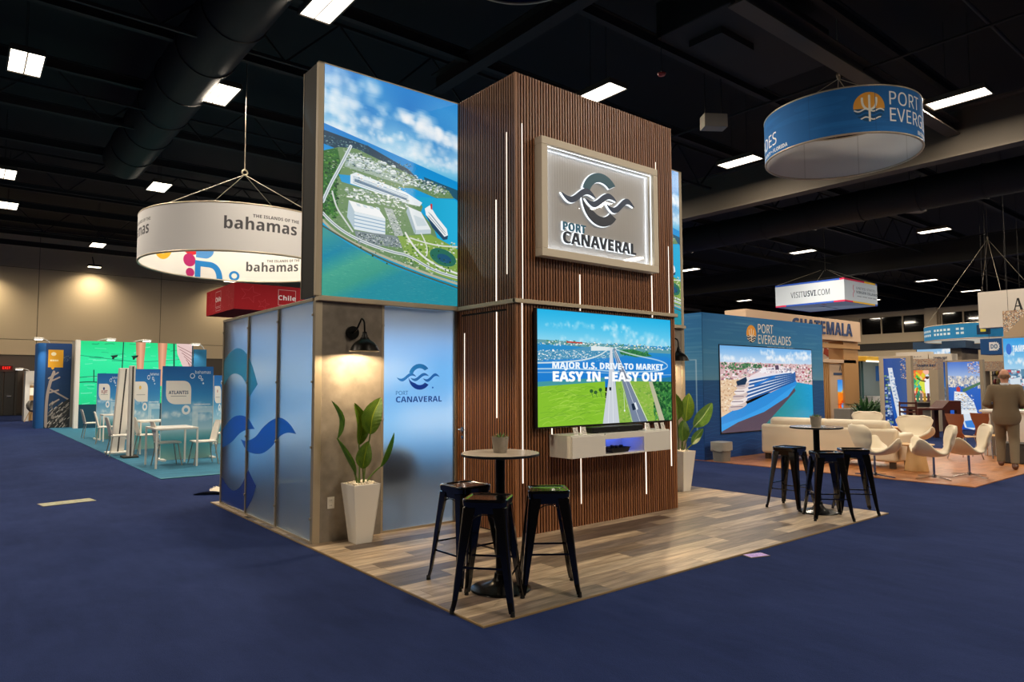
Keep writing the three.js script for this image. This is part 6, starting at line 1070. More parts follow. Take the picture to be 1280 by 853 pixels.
{
  const prof = [[0.43, 0.31], [0.4, 0.2], [0.385, 0.02], [0.42, -0.14], [0.54, -0.235], [0.7, -0.285], [0.86, -0.33]], pc = new THREE.CatmullRomCurve3(prof.map(([y, z]) => V(0, y, z)));
  const Wb = (b) => { const k = [[0, 0.2], [0.1, 0.32], [0.3, 0.38], [0.45, 0.29], [0.58, 0.22], [0.75, 0.3], [0.9, 0.345], [0.97, 0.3], [1, 0.18]]; for (let i = 1; i < k.length; i++) if (b <= k[i][0]) { const t = smooth(k[i - 1][0], k[i][0], b); return lerp(k[i - 1][1], k[i][1], t); } return 0.18; };
  const NA = 20, NB = 34, P = (i, j) => { const a = -1 + 2 * i / NA, b = j / NB, c = pc.getPoint(b), w = Wb(b), arm = Math.exp(-Math.pow((b - 0.2) / 0.165, 2)), s = Math.abs(a); return V(a * (w + 0.02 * arm), c.y + 0.26 * arm * Math.pow(s, 2.3), c.z + 0.07 * s * s * smooth(0.5, 0.8, b) + 0.04 * arm * s * s); };
  const grid = []; for (let j = 0; j <= NB; j++) for (let i = 0; i <= NA; i++) grid.push(P(i, j));
  const id = (i, j) => j * (NA + 1) + i, nrm = grid.map(() => V(0, 0, 0));
  for (let j = 0; j < NB; j++) for (let i = 0; i < NA; i++) { const a = grid[id(i, j)], b = grid[id(i + 1, j)], c = grid[id(i, j + 1)], n = b.clone().sub(a).cross(c.clone().sub(a)).normalize(); for (const q of [id(i, j), id(i + 1, j), id(i, j + 1), id(i + 1, j + 1)]) nrm[q].add(n); }
  nrm.forEach((n) => n.normalize());
  const pos = [], idx = [], n = grid.length, th = (k) => { const i = k % (NA + 1), j = Math.floor(k / (NA + 1)), e = Math.min(i, NA - i, 3) / 3, f = Math.min(j, NB - j, 3) / 3; return 0.012 + 0.022 * Math.min(e, f); };
  grid.forEach((p, k) => { const q = p.clone().addScaledVector(nrm[k], th(k)); pos.push(q.x, q.y, q.z); }); grid.forEach((p, k) => { const q = p.clone().addScaledVector(nrm[k], -th(k)); pos.push(q.x, q.y, q.z); });
  for (let j = 0; j < NB; j++) for (let i = 0; i < NA; i++) { const a = id(i, j), b = id(i + 1, j), c = id(i + 1, j + 1), d = id(i, j + 1); idx.push(a, b, c, a, c, d, a + n, c + n, b + n, a + n, d + n, c + n); }
  const rim = []; for (let i = 0; i < NA; i++) rim.push([id(i, 0), id(i + 1, 0)]); for (let j = 0; j < NB; j++) rim.push([id(NA, j), id(NA, j + 1)]); for (let i = NA; i > 0; i--) rim.push([id(i, NB), id(i - 1, NB)]); for (let j = NB; j > 0; j--) rim.push([id(0, j), id(0, j - 1)]);
  rim.forEach(([a, b]) => idx.push(a, a + n, b, b, a + n, b + n));
  const g = new THREE.BufferGeometry(); g.setAttribute('position', new THREE.Float32BufferAttribute(pos, 3)); g.setIndex(idx); g.computeVertexNormals();
  const shell = clean(g);
  const make = (label) => {
    const t = thing('swan_chair', label, 'armchair', [0, 0, 0], 0, 'cream swivel armchairs on the orange floor');
    obj('shell', shell, leather, t);
    obj('seat_cushion', clean(new THREE.SphereGeometry(1, 24, 12).scale(0.25, 0.045, 0.22).translate(0, 0.42, 0.05)), leather, t);
    obj('column', cyl(0.02, 0.016, 0.34, 0, 0.04, 0, 14), M.chrome, t); obj('hub', cyl(0.04, 0.03, 0.05, 0, 0.02, 0, 16), M.chrome, t);
    for (let k = 0; k < 4; k++) { const a = k * Math.PI / 2 + 0.6; obj('star_leg', beam([0, 0.045, 0], [Math.sin(a) * 0.33, 0.015, Math.cos(a) * 0.33], 0.035, 0.02), M.chrome, t); }
    return t;
  };
  const spots = [[1094, 597, 52, 'cream swivel armchair turned away beside the sofa end'], [1168, 600, -153, 'cream swivel armchair nearest the wooden cone table facing it'], [1212, 597, -150, 'cream swivel armchair between its twin and the walking man'], [1143, 573, -75, 'cream swivel armchair behind the cone table showing its seamed front'], [1087, 561, -60, 'cream swivel armchair half hidden behind the long sofa']];
  let proto; spots.forEach(([px, py, deg, lab], i) => { const p = onFloor(px, py); if (!i) { proto = make(lab); proto.position.set(p.x, 0.014, p.z); proto.rotation.y = deg * RAD; } else dup(proto, [p.x, 0.014, p.z], deg * RAD, lab); });
  const cone = (px, py, label) => { const p = onFloor(px, py), t = thing('cone_table', label, 'side table', [p.x, 0.014, p.z]); obj('table_top', lathe([[0.001, 0.44], [0.24, 0.445], [0.29, 0.465], [0.29, 0.475], [0.001, 0.477]], 40), M.woodPale, t); obj('cone_base', lathe([[0.001, 0], [0.19, 0], [0.192, 0.01], [0.125, 0.44], [0.001, 0.44]], 40), M.woodPale, t); };
  cone(1146, 590, 'pale wooden cone table between the cream swivel armchairs');
  cone(1124, 559, 'small wooden side table beyond the sofa end');
  const o = onFloor(1128, 576), t = thing('ottoman', 'cream leather ottoman on short legs behind the cone table', 'ottoman', [o.x, 0.014, o.z], 0.2);
  obj('cushion', clean(new RoundedBoxGeometry(0.62, 0.16, 0.55, 4, 0.06).translate(0, 0.36, 0)), leather, t); obj('base', clean(new RoundedBoxGeometry(0.6, 0.2, 0.53, 3, 0.03).translate(0, 0.2, 0)), leather, t);
  for (const [sx, sz] of [[1, 1], [1, -1], [-1, 1], [-1, -1]]) obj('leg', box(sx * 0.24 - 0.03, 0, sz * 0.2 - 0.03, sx * 0.24 + 0.03, 0.11, sz * 0.2 + 0.03), std(0x6a4a30, 0.5), t);
}
// ------------------------------------------------------------------ cafe chairs, counter, dark wood table
{
  const make = (label) => {   // faces +z
    const t = thing('cafe_chair', label, 'chair', [0, 0, 0], 0, 'bent plywood cafe chairs by the counter');
    const ring = (y, z, w, th, b) => { const o = []; for (let i = 0; i <= 8; i++) { const x = lerp(-w, w, i / 8); o.push([x, y, z + b * (x / w) ** 2]); } for (let i = 8; i >= 0; i--) { const x = lerp(-w, w, i / 8); o.push([x, y, z + b * (x / w) ** 2 - th]); } return o; };
    obj('seat', box(-0.2, 0.45, -0.2, 0.2, 0.465, 0.22, 0.007), M.woodPale, t);
    obj('backrest', loft([ring(0.455, -0.19, 0.17, 0.012, 0), ring(0.55, -0.225, 0.12, 0.012, 0.01), ring(0.65, -0.24, 0.13, 0.012, 0.02), ring(0.8, -0.265, 0.19, 0.012, 0.03), ring(0.92, -0.29, 0.2, 0.012, 0.03)]), M.woodChair, t);
    for (const [sx, sz] of [[1, 1], [1, -1], [-1, 1], [-1, -1]]) obj('leg', bar([sx * 0.22, 0, sz * 0.22], [sx * 0.12, 0.45, sz * 0.12], 0.011, 8), M.chrome, t);
    return t;
  };
  const spots = [[1207, 575, 70, 'brown plywood cafe chair in front of the cruise ship panel'], [1238, 573, 70, 'brown plywood cafe chair directly left of the walking man']];
  let proto; spots.forEach(([px, py, deg, lab], i) => { const p = onFloor(px, py); if (!i) { proto = make(lab); proto.position.set(p.x, 0.014, p.z); proto.rotation.y = deg * RAD; } else dup(proto, [p.x, 0.014, p.z], deg * RAD, lab); });
  const c = thing('counter', 'white reception counter behind the walking man', 'counter', [14.75, 0.014, -0.95], 0.1);
  obj('counter_body', [box(-0.3, 0, -0.55, 0.3, 0.92, 0.9, 0.01)], M.white, c); obj('counter_top', box(-0.36, 0.92, -0.6, 0.36, 0.97, 0.95, 0.01), M.whiteGloss, c); for (const z of [-0.4, 0.0, 0.4]) obj('front_rib', box(-0.33, 0.02, z, -0.3, 0.9, z + 0.06), M.grey, c);
  const gb = thing('storage_case', 'grey fabric case on the floor beside the walking man', 'case', [13.3, 0.014, -0.35], 0.1); obj('case_body', box(-0.22, 0, -0.45, 0.22, 0.36, 0.45, 0.03), M.greyDark, gb); obj('case_lid', box(-0.225, 0.36, -0.455, 0.225, 0.39, 0.455, 0.012), M.greyDark, gb); obj('handle', tube([[-0.23, 0.3, -0.1], [-0.26, 0.27, 0], [-0.23, 0.3, 0.1]], 0.012, 10, 6), M.black, gb);
  const p = onFloor(1168, 548), t = thing('wood_table', 'dark reddish wooden high table with raised slanted end', 'table', [p.x, 0, p.z], -0.68), H = 0.86;
  obj('table_top', box(-0.6, H - 0.06, -0.3, 0.12, H, 0.3, 0.01), M.woodRed, t); obj('slanted_desk', extrude(poly([[0.12, H - 0.06], [0.6, H - 0.06], [0.6, H + 0.2], [0.28, H + 0.2], [0.08, H]]), 0.6).translate(0, 0, -0.3), M.woodRed, t);
  for (const [x, z] of [[-0.54, 0.24], [-0.54, -0.24], [0.2, 0.24], [0.2, -0.24], [0.54, 0.24], [0.54, -0.24]]) obj('leg', box(x - 0.06, 0, z - 0.06, x + 0.06, H - 0.05, z + 0.06), M.woodRed, t);
  const q = onFloor(1137, 549), l = thing('ladder_chair', 'dark wooden ladder back chair beside the high wooden table', 'chair', [q.x, 0, q.z], 1.9);
  for (const s of [-1, 1]) { obj('back_post', beam([s * 0.2, 0, -0.22], [s * 0.2, 1.05, -0.3], 0.04, 0.04), M.woodRed, l); obj('leg', beam([s * 0.2, 0, 0.2], [s * 0.2, 0.46, 0.2], 0.04, 0.04), M.woodRed, l); } obj('seat', box(-0.22, 0.45, -0.24, 0.22, 0.49, 0.22, 0.008), M.black, l); for (const y of [0.62, 0.74, 0.86, 0.98]) obj('back_slat', box(-0.2, y, -0.29 + (0.8 - y) * 0.07, 0.2, y + 0.05, -0.27 + (0.8 - y) * 0.07), M.woodRed, l);
}
// ------------------------------------------------------------------ the country booth with the long header
{
  const z = -9, a = at(1000, 394, 'z', z), b = at(1075, 403, 'z', z), c = at(1075, 428, 'z', z), x0 = 17.5, x1 = b.x, y1 = b.y, y0 = c.y;
  const skin = std(0xd2b294, 0.85);
  const t = thing('header_booth', 'pinkish booth with long header lettered GUATEMALA above wooden pillars', 'booth', [0, 0, 0]);
  obj('header', box(x0, y0, z - 0.8, x1, y1, z, 0.01), skin, t);
  obj('lettering', textGeo('GUATEMALA', 0.5, 0.03, true, 4.6).translate(x1 - 5.35, y0 + 0.2, z), std(0x27406e, 0.7), t);
  const X = (px, py) => at(px, py, 'z', z - 0.1).x, Y = (px, py) => at(px, py, 'z', z - 0.1).y;
  obj('pillar', box(X(1054, 428), 0, z - 0.7, x1 - 0.05, y0, z - 0.1), M.woodLight, t);
  obj('rail', box(X(1025, 436), Y(1060, 434) - 0.08, z - 0.3, x1 + 0.02, Y(1060, 434) + 0.08, z - 0.05), M.woodLight, t);
  for (let k = 0; k < 5; k++) obj('slat', box(X(1028 + k * 2.4, 480), 0, z - 0.25, X(1029.6 + k * 2.4, 480), Y(1030, 452), z - 0.15), M.woodLight, t);
  obj('inner_panel', box(X(1038, 455), 0, z - 0.32, X(1068, 455), Y(1055, 455), z - 0.2), skin, t);
  obj('beam', box(X(1025, 452), Y(1055, 454), z - 0.32, X(1070, 452), Y(1055, 450), z - 0.1), skin, t);
  obj('panel_mark', [box(X(1045, 469), Y(1045, 469), z - 0.2, X(1063, 469), Y(1045, 466), z - 0.19)], std(0x2c4468, 0.7), t);
  obj('peak_mark', textGeo('A', 0.22, 0.01, false).translate(X(1052, 464), Y(1052, 464), z - 0.2), std(0x4a4a50, 0.7), t);
  const tex = canvas(160, 380, (g, W, H) => { g.fillStyle = gradient(g, 0, 0, 0, H, [[0, '#1f7fe0'], [0.3, '#6fb8f0'], [0.34, '#f2901c'], [1, '#d43a0c']]); g.fillRect(0, 0, W, H); pfill(g, [[40, 130], [80, 70], [120, 130]], '#f4c04a'); pfill(g, [[20, 130], [140, 130], [150, 380], [10, 380]], '#f07a12'); g.fillStyle = '#e03a0a'; g.beginPath(); g.arc(80, 260, 60, Math.PI, 0); g.lineTo(140, 380); g.lineTo(20, 380); g.fill(); g.fillStyle = '#3aa4e8'; g.beginPath(); g.arc(74, 262, 34, 0, 7); g.fill(); g.fillStyle = '#1a1a22'; g.fillRect(60, 280, 22, 60); specks(g, 60, 0, 140, W, H, 6, 18, ['#ffb030', '#c22c08', '#ff7a1a']); });
  const s0 = at(1047, 475, 'z', z - 0.18), s1 = at(1064, 522, 'z', z - 0.18);
  obj('screen', new THREE.PlaneGeometry(s1.x - s0.x, s0.y - s1.y).translate((s0.x + s1.x) / 2, (s0.y + s1.y) / 2, z - 0.185), screenMat(tex, 1.0), t);
  areaLight([1, 0.5, 0.2], 0.5, s1.x - s0.x, s0.y - s1.y, [(s0.x + s1.x) / 2, (s0.y + s1.y) / 2, z - 0.195], [(s0.x + s1.x) / 2, 1.5, 5], t);
  obj('counter', box(X(1029, 515), 0, z + 0.3, X(1062, 515), 0.62, z + 0.9, 0.02), M.grey, t);
  obj('back_wall', box(x0, 0, z - 3, x1, 3.1, z - 2.9), skin, t);
  for (const [px, c2, r] of [[1034, 0x9c3a22, -0.5], [1050, 0x2f7a4a, 0]]) { const p = at(px, 441, 'z', z - 1.2), f = thing('wall_picture', c2 === 0x2f7a4a ? 'green and blue striped picture behind the lettered header booth' : 'picture with red diagonal stripe behind the lettered header booth', 'picture', [p.x, p.y - 0.35, z - 1.25]); obj('canvas_board', box(-0.4, 0, -0.03, 0.42, 0.72, 0.03), M.fabricWhite, f); obj('stripe', box(-0.36, 0.2, 0.03, 0.36, 0.5, 0.04).rotateZ(r * 0.6), std(c2, 0.8), f); obj('hanger', [bar([0, 0.7, 0], [0, 1.0, 0], 0.015, 6)], M.cable, f); }
}
{ // yellow canopy booth and plants behind
  const x = 28, p = at(1083, 455, 'x', x), t = thing('canopy_booth', 'booth with yellow lit canopy and teal bead curtain behind the header booth', 'booth', [x, 0, p.z]);
  obj('canopy', box(-1.5, p.y + 0.1, -1.4, 1.2, p.y + 0.3, 0.55, 0.02).rotateX(0.05), std(0xd9a92e, 0.7), t); obj('light_strip', box(-1.52, p.y + 0.07, 0.53, 1.2, p.y + 0.13, 0.6).rotateX(0.05), glow(new THREE.Color().setRGB(1, 0.95, 0.8), 2.2), t);
  for (let k = 0; k < 12; k++) obj('curtain_strand', box(-0.6, 0.9, -1.3 + k * 0.12, -0.55, p.y + 0.1, -1.22 + k * 0.12), std(k % 2 ? 0x3f6f74 : 0x2a4a50, 0.5), t);
  obj('back_wall', box(0.6, 0, -1.6, 0.8, p.y + 0.1, 0.9), std(0x8a9aa0, 0.8), t); obj('blue_panel', box(0.4, p.y - 0.75, 0.2, 0.45, p.y - 0.1, 0.9), std(0x1f5fae, 0.7), t); obj('counter', box(-0.3, 0, -0.6, 0.3, 1.0, 0.9), M.fabricWhite, t);
  areaLight([1, 0.93, 0.78], 1.2, 1, 2, [-0.4, p.y + 0.05, -0.3], [x - 0.4, 0, p.z - 0.3], t);
  for (const [px, py, s] of [[1080, 540, 1.0], [1087, 538, 1.1], [1095, 537, 0.9]]) {
    const q = onFloor(px, py), f = thing('floor_plant', ['bushy dark green floor plant beside the header booth pillar', 'tallest bushy green floor plant under the yellow canopy', 'bushy green floor plant next to the tall ship panel frame'][px === 1080 ? 0 : px === 1087 ? 1 : 2], 'plant', [q.x, 0, q.z]);
    obj('pot', cyl(0.16, 0.22, 0.35, 0, 0, 0, 20), px === 1087 ? M.white : M.greyDark, f);
    for (let k = 0; k < 26; k++) { const a = k * 2.4, tilt = 0.15 + (k / 26) * 0.9, len = rr(0.5, 0.85) * s; obj('leaf', leafGeo([[0, 0.34, 0], [Math.sin(a) * tilt * len * 0.5, 0.34 + len * 0.6, Math.cos(a) * tilt * len * 0.5], [Math.sin(a) * tilt * len, 0.34 + len * (1.05 - 0.35 * tilt), Math.cos(a) * tilt * len]], 0.05, [Math.sin(a), 0.6, Math.cos(a)], 0.4), leafDark, f); }
  }
}

// ================================================================== THE BAY BOOTH (far right)
{
  const frame = std(0xa8977f, 0.8);
  const shipTex = canvas(256, 560, (g, W, H) => { g.fillStyle = gradient(g, 0, 0, W, 0, [[0, '#2a4f9e'], [1, '#46639c']]); g.fillRect(0, 0, W, H); pfill(g, [[0, 180], [60, 120], [210, 470], [250, 560], [0, 560]], '#123a86'); specks(g, 90, 0, 120, 60, 540, 14, 40, ['#e6edf6', '#9fb6dc', '#20407a', '#5f7fb8', '#7fa06a']); pfill(g, [[50, 70], [100, 70], [130, 200], [180, 360], [232, 560], [160, 520], [110, 330], [70, 190]], '#e9f0f8'); pfill(g, [[60, 200], [110, 340], [170, 540], [130, 530], [80, 360]], '#1f5fc0'); for (let k = 0; k < 46; k++) { const q = k / 46; g.fillStyle = ['#ffffff', '#c9d8ee', '#8fa8d0'][k % 3]; g.fillRect(lerp(70, 180, q) + rr(-16, 16), lerp(90, 500, q), rr(14, 34), rr(6, 12)); }; for (let k = 0; k < 5; k++) { g.fillStyle = '#f4f8fc'; g.beginPath(); g.ellipse(170 + k * 10, 380 + k * 34, 44, 13, 0.2, 0, 7); g.fill(); } specks(g, 60, 190, 0, 256, 150, 5, 14, ['#c98a70', '#e6c4a0', '#8a9ab8']); });
  const sternTex = canvas(320, 640, (g, W, H) => { g.fillStyle = gradient(g, 0, 0, 0, H, [[0, '#4a78d0'], [0.2, '#9fb8e6'], [0.32, '#d8d2cc'], [0.36, '#2f6ac8'], [1, '#1650b4']]); g.fillRect(0, 0, W, H); specks(g, 200, 0, 130, W, 230, 5, 20, ['#e6dccc', '#b8b4b8', '#7f8fae', '#f4ead6'], 1.2); pfill(g, [[140, 260], [320, 190], [320, 215], [150, 290]], '#4f7a5c'); specks(g, 70, 200, 0, W, 110, 6, 16, ['#e8b48a', '#f2d8b8', '#a86a50', '#cfd8ea']); pfill(g, [[80, 250], [100, 232], [122, 250], [116, 292], [86, 292]], '#c8382c'); pfill(g, [[60, 280], [170, 290], [250, 380], [270, 440], [300, 560], [240, 640], [150, 620], [120, 520], [20, 430], [50, 420]], '#eef3f8'); for (let k = 0; k < 7; k++) pline(g, [[60 - k * 2, 350 + k * 17], [230 + k * 8, 360 + k * 16]], k % 2 ? '#7f95b4' : '#c9d6e6', 6); specks(g, 120, 60, 290, 240, 450, 5, 18, ['#fff', '#9fb0c8', '#d8b880', '#5f7fae']); pfill(g, [[120, 500], [290, 480], [310, 560], [240, 640], [150, 620]], '#dfeaf6'); pfill(g, [[150, 560], [280, 540], [250, 620], [170, 620]], '#3f88e0'); });
  const cityTex = canvas(128, 560, (g, W, H) => { g.fillStyle = gradient(g, 0, 0, 0, H, [[0, '#0f4a9a'], [0.35, '#2f86d8'], [0.45, '#5f90b8'], [0.5, '#8f9aa4'], [1, '#24403c']]); g.fillRect(0, 0, W, H); specks(g, 80, 0, 200, W, 290, 6, 18, ['#cdd4da', '#8a97a6', '#5a6a7c'], 2.2); pfill(g, [[0, 290], [30, 330], [128, 400], [128, 430], [60, 410], [0, 350]], '#e6ebf0'); specks(g, 40, 0, 0, 50, 160, 5, 14, ['#e8b48a', '#f2d8b8', '#a86a50']); });
  const ballTex = canvas(300, 360, (g, W, H) => { g.fillStyle = '#e8c832'; g.fillRect(0, 0, W, H); const cols = ['#4fb84a', '#f08a3c', '#2f9e6a', '#f4b8a0', '#d8e04a', '#3fb4a0', '#f0703c', '#8ed04a']; for (let k = 0; k < 60; k++) { const x = rr(0, W), y = rr(0, H), r = rr(30, 70); pfill(g, [[x, y - r], [x + r * 0.8, y], [x + rr(-10, 20), y + r], [x - r * 0.8, y]], cols[k % 8]); } pfill(g, [[170, 120], [230, 90], [270, 130], [280, 240], [260, 350], [180, 350], [170, 240]], '#f2eef4'); g.fillStyle = '#4a3226'; g.beginPath(); g.arc(210, 96, 26, 0, 7); g.fill(); g.fillStyle = '#d8dce6'; g.beginPath(); g.arc(212, 84, 28, Math.PI, 0); g.fill(); pline(g, [[180, 150], [120, 140], [66, 110]], '#4a3226', 16); pline(g, [[60, 240], [40, 330]], '#e0482a', 22); });
  const bayTex = canvas(400, 560, (g, W, H) => { g.fillStyle = gradient(g, 0, 0, 0, H * 0.4, [[0, '#2fa0e8'], [1, '#bfe0f4']]); g.fillRect(0, 0, W, H); for (let i = 0; i < 8; i++) cloud(g, rr(0, W), rr(60, 180), 160, 40, 0.7); g.fillStyle = '#5f8fae'; g.fillRect(0, 190, W, 190); specks(g, 240, 0, 190, W, 390, 10, 50, ['#e6eef4', '#9fb8cc', '#3f6f94', '#cfdce6', '#b84a50'], 0.35); pfill(g, [[60, 250], [180, 240], [190, 300], [70, 310]], '#dbe7f0'); g.fillStyle = '#29b838'; g.fillRect(0, 400, W, 160); specks(g, 80, 0, 390, W, 430, 8, 30, ['#e6e0e6', '#b03a60', '#6a4a7a']); pfill(g, [[0, 560], [0, 470], [200, 430], [400, 450], [400, 560]], '#22a832'); g.fillStyle = '#f6fbff'; g.font = 'bold 54px sans-serif'; g.fillText('TAMPA', 110, 84);  g.fillStyle = '#2f6fd0'; g.beginPath(); g.arc(66, 66, 34, 0, 7); g.fill(); });
  const mosaic = dataTex(128, 128, (u, v) => { const n = hash(Math.floor(u * 30), Math.floor(v * 30), 5), m = hash(Math.floor(u * 30 + v * 14), Math.floor(v * 30), 9); return n > 0.6 ? mixc([0.62, 0.42, 0.34], [0.72, 0.6, 0.48], m) : n > 0.4 ? [0.5, 0.48, 0.5] : [0.72, 0.66, 0.58]; });
  // one standing lit panel, facing the aisle (-x); pixels give its edges on the plane x
  function litPanel(label, x, px0, px1, pyTop, tex, k, border = 0.12, name = 'lit_panel', yBase = 0) {
    const a = at(px0, pyTop, 'x', x), b = at(px1, pyTop, 'x', x), w = b.z - a.z, h = a.y - yBase;
    const t = thing(name, label, 'display panel', [x, yBase, (a.z + b.z) / 2]);
    obj('frame', box(0, 0, -w / 2 - border, 0.18, h + (yBase ? 0 : 0.05), w / 2 + border, 0.01), frame, t);
    obj('screen', new THREE.PlaneGeometry(w, h - 0.03).rotateY(-Math.PI / 2).translate(-0.004, h / 2, 0), screenMat(tex, k), t);
    areaLight([0.45, 0.6, 0.95], 0.4, w, h, [0.02, h / 2, 0], [x - 5, h / 2, (a.z + b.z) / 2], t);
    return t;
  }
  litPanel('tall lit panel picturing a ship from above, left of the baseball picture', 19.6, 1104, 1132, 448, shipTex, 0.8, 0.14);
  litPanel('narrow lit panel picturing a white bow and dark city', 23.15, 1170.5, 1181, 452.5, cityTex, 0.6, 0.0);
  litPanel('tall lit panel picturing the stern of a white cruise ship', 23.3, 1184, 1224, 452.5, sternTex, 0.9, 0.1);
  litPanel('large lit panel lettered TAMPA above a green field picture', 24.2, 1253.5, 1296, 423, bayTex, 0.9, 0.03);
  // archway with the baseball picture
  const xA = 22, A = (px, py) => at(px, py, 'x', xA), t = thing('archway', 'grey patterned archway around the bright baseball picture', 'archway', [0, 0, 0]);
  const z0 = A(1131, 460).z, z1 = A(1160, 460).z, z2 = A(1172, 460).z, yt = A(1150, 449).y, yb = A(1150, 462.5).y;
  obj('header', box(xA, yb, z0, xA + 0.5, yt, z2), std(0xffffff, 0.8, 0, { map: mosaic }), t); obj('header_lettering', textGeo('TAMPA BAY', 0.075, 0.01, true).rotateY(-Math.PI / 2).translate(xA - 0.004, (yb + yt) / 2 - 0.08, A(1146, 455).z), std(0x3a4a6a, 0.7), t);
  obj('pillar', box(xA, 0, z1 + 0.02, xA + 0.5, yb, z2), frame, t);
  const s0 = A(1131.5, 463), s1 = A(1159, 497);
  obj('screen', new THREE.PlaneGeometry(s1.z - s0.z, s0.y - s1.y).rotateY(-Math.PI / 2).translate(xA + 0.6, (s0.y + s1.y) / 2, (s0.z + s1.z) / 2), screenMat(ballTex, 1.0), t); obj('screen_back', box(xA + 0.605, 0, s0.z, xA + 0.75, s0.y + 0.02, s1.z), std(0x6a6460, 0.8), t);
  areaLight([0.9, 0.85, 0.4], 0.5, s1.z - s0.z, s0.y - s1.y, [xA + 0.62, (s0.y + s1.y) / 2, (s0.z + s1.z) / 2], [0, 1.5, (s0.z + s1.z) / 2], t);
  obj('light_strip', box(xA + 0.55, s1.y - 0.1, s0.z, xA + 0.6, s1.y - 0.04, s1.z), glow(new THREE.Color().setRGB(1, 0.75, 0.3), 1.4), t); obj('shelf', box(xA + 0.3, 0.9, s0.z + 0.05, xA + 0.6, 0.94, s1.z - 0.05), M.grey, t);
  [0xb8404a, 0x3a9a7a, 0x8a8a92, 0xd8a83a, 0x6a4a5a].forEach((c, k) => tag(obj('brochure', box(xA + 0.34, 0.94, lerp(s0.z, s1.z, 0.12 + k * 0.17), xA + 0.37, 1.22, lerp(s0.z, s1.z, 0.23 + k * 0.17)).rotateZ(0), std(c, 0.7)), ['crimson', 'green', 'grey', 'yellow', 'plum'][k] + ' brochure standing on the shelf under the baseball picture', 'brochure', 'brochures under the baseball picture'));
  // second doorway between stern panel and the big lit panel
  const xB = 24.6, Bq = (px, py) => at(px, py, 'x', xB), d = thing('archway', 'grey archway with dark shelves between the cruise ship and TAMPA panels', 'archway', [0, 0, 0]);
  obj('header', box(xB, Bq(1240, 464).y, Bq(1231, 455).z, xB + 0.5, Bq(1240, 452).y, Bq(1256, 455).z), std(0xffffff, 0.8, 0, { map: mosaic }), d); obj('pillar', box(xB, 0, Bq(1225, 470).z, xB + 0.5, Bq(1228, 452).y, Bq(1231.5, 470).z), frame, d); obj('shelf_back', box(xB + 0.9, 0, Bq(1229, 470).z, xB + 1.0, Bq(1240, 464).y, Bq(1262, 470).z), M.black, d); obj('top_light_wall', box(xB + 0.88, Bq(1240, 478).y, Bq(1231, 470).z, xB + 0.9, Bq(1240, 468).y, Bq(1258, 470).z), M.white, d);
  for (let j = 0; j < 4; j++) { const y = 0.9 + j * 0.3; obj('shelf', box(xB + 0.65, y, Bq(1231, 470).z, xB + 0.9, y + 0.02, Bq(1256, 470).z), M.greyDark, d); }
  for (let j = 0; j < 4; j++) for (let k = 0; k < 5; k++) { const z = lerp(Bq(1232.5, 470).z, Bq(1250, 470).z, (k + 0.5) / 5); tag(obj('souvenir', lathe([[0.001, 0], [0.05, 0], [0.06, 0.08], [0.03, 0.16], [0.001, 0.18]], 12).translate(xB + 0.78, 0.92 + j * 0.3, z), std([0xb89a3a, 0x5a6a3a, 0x8a3a3a, 0x6a6a70, 0xc8b890][(j + k * 2) % 5], 0.5)), 'small rounded souvenir on the dark shelves behind the walking man', 'souvenir', 'souvenirs on the dark shelves'); }
}
{ // round banner right above the cruise port booth, only its lower rim in view
  const tex = canvas(256, 64, (g) => { g.fillStyle = '#1c2c62'; g.fillRect(0, 0, 256, 64); });
  ringBanner('ring_banner', 'dark navy round hanging banner high above the timber tower', [3.6, -3.9], 1.0, 7.78, 8.55, tex, tex, 9.3, HTOP);
}
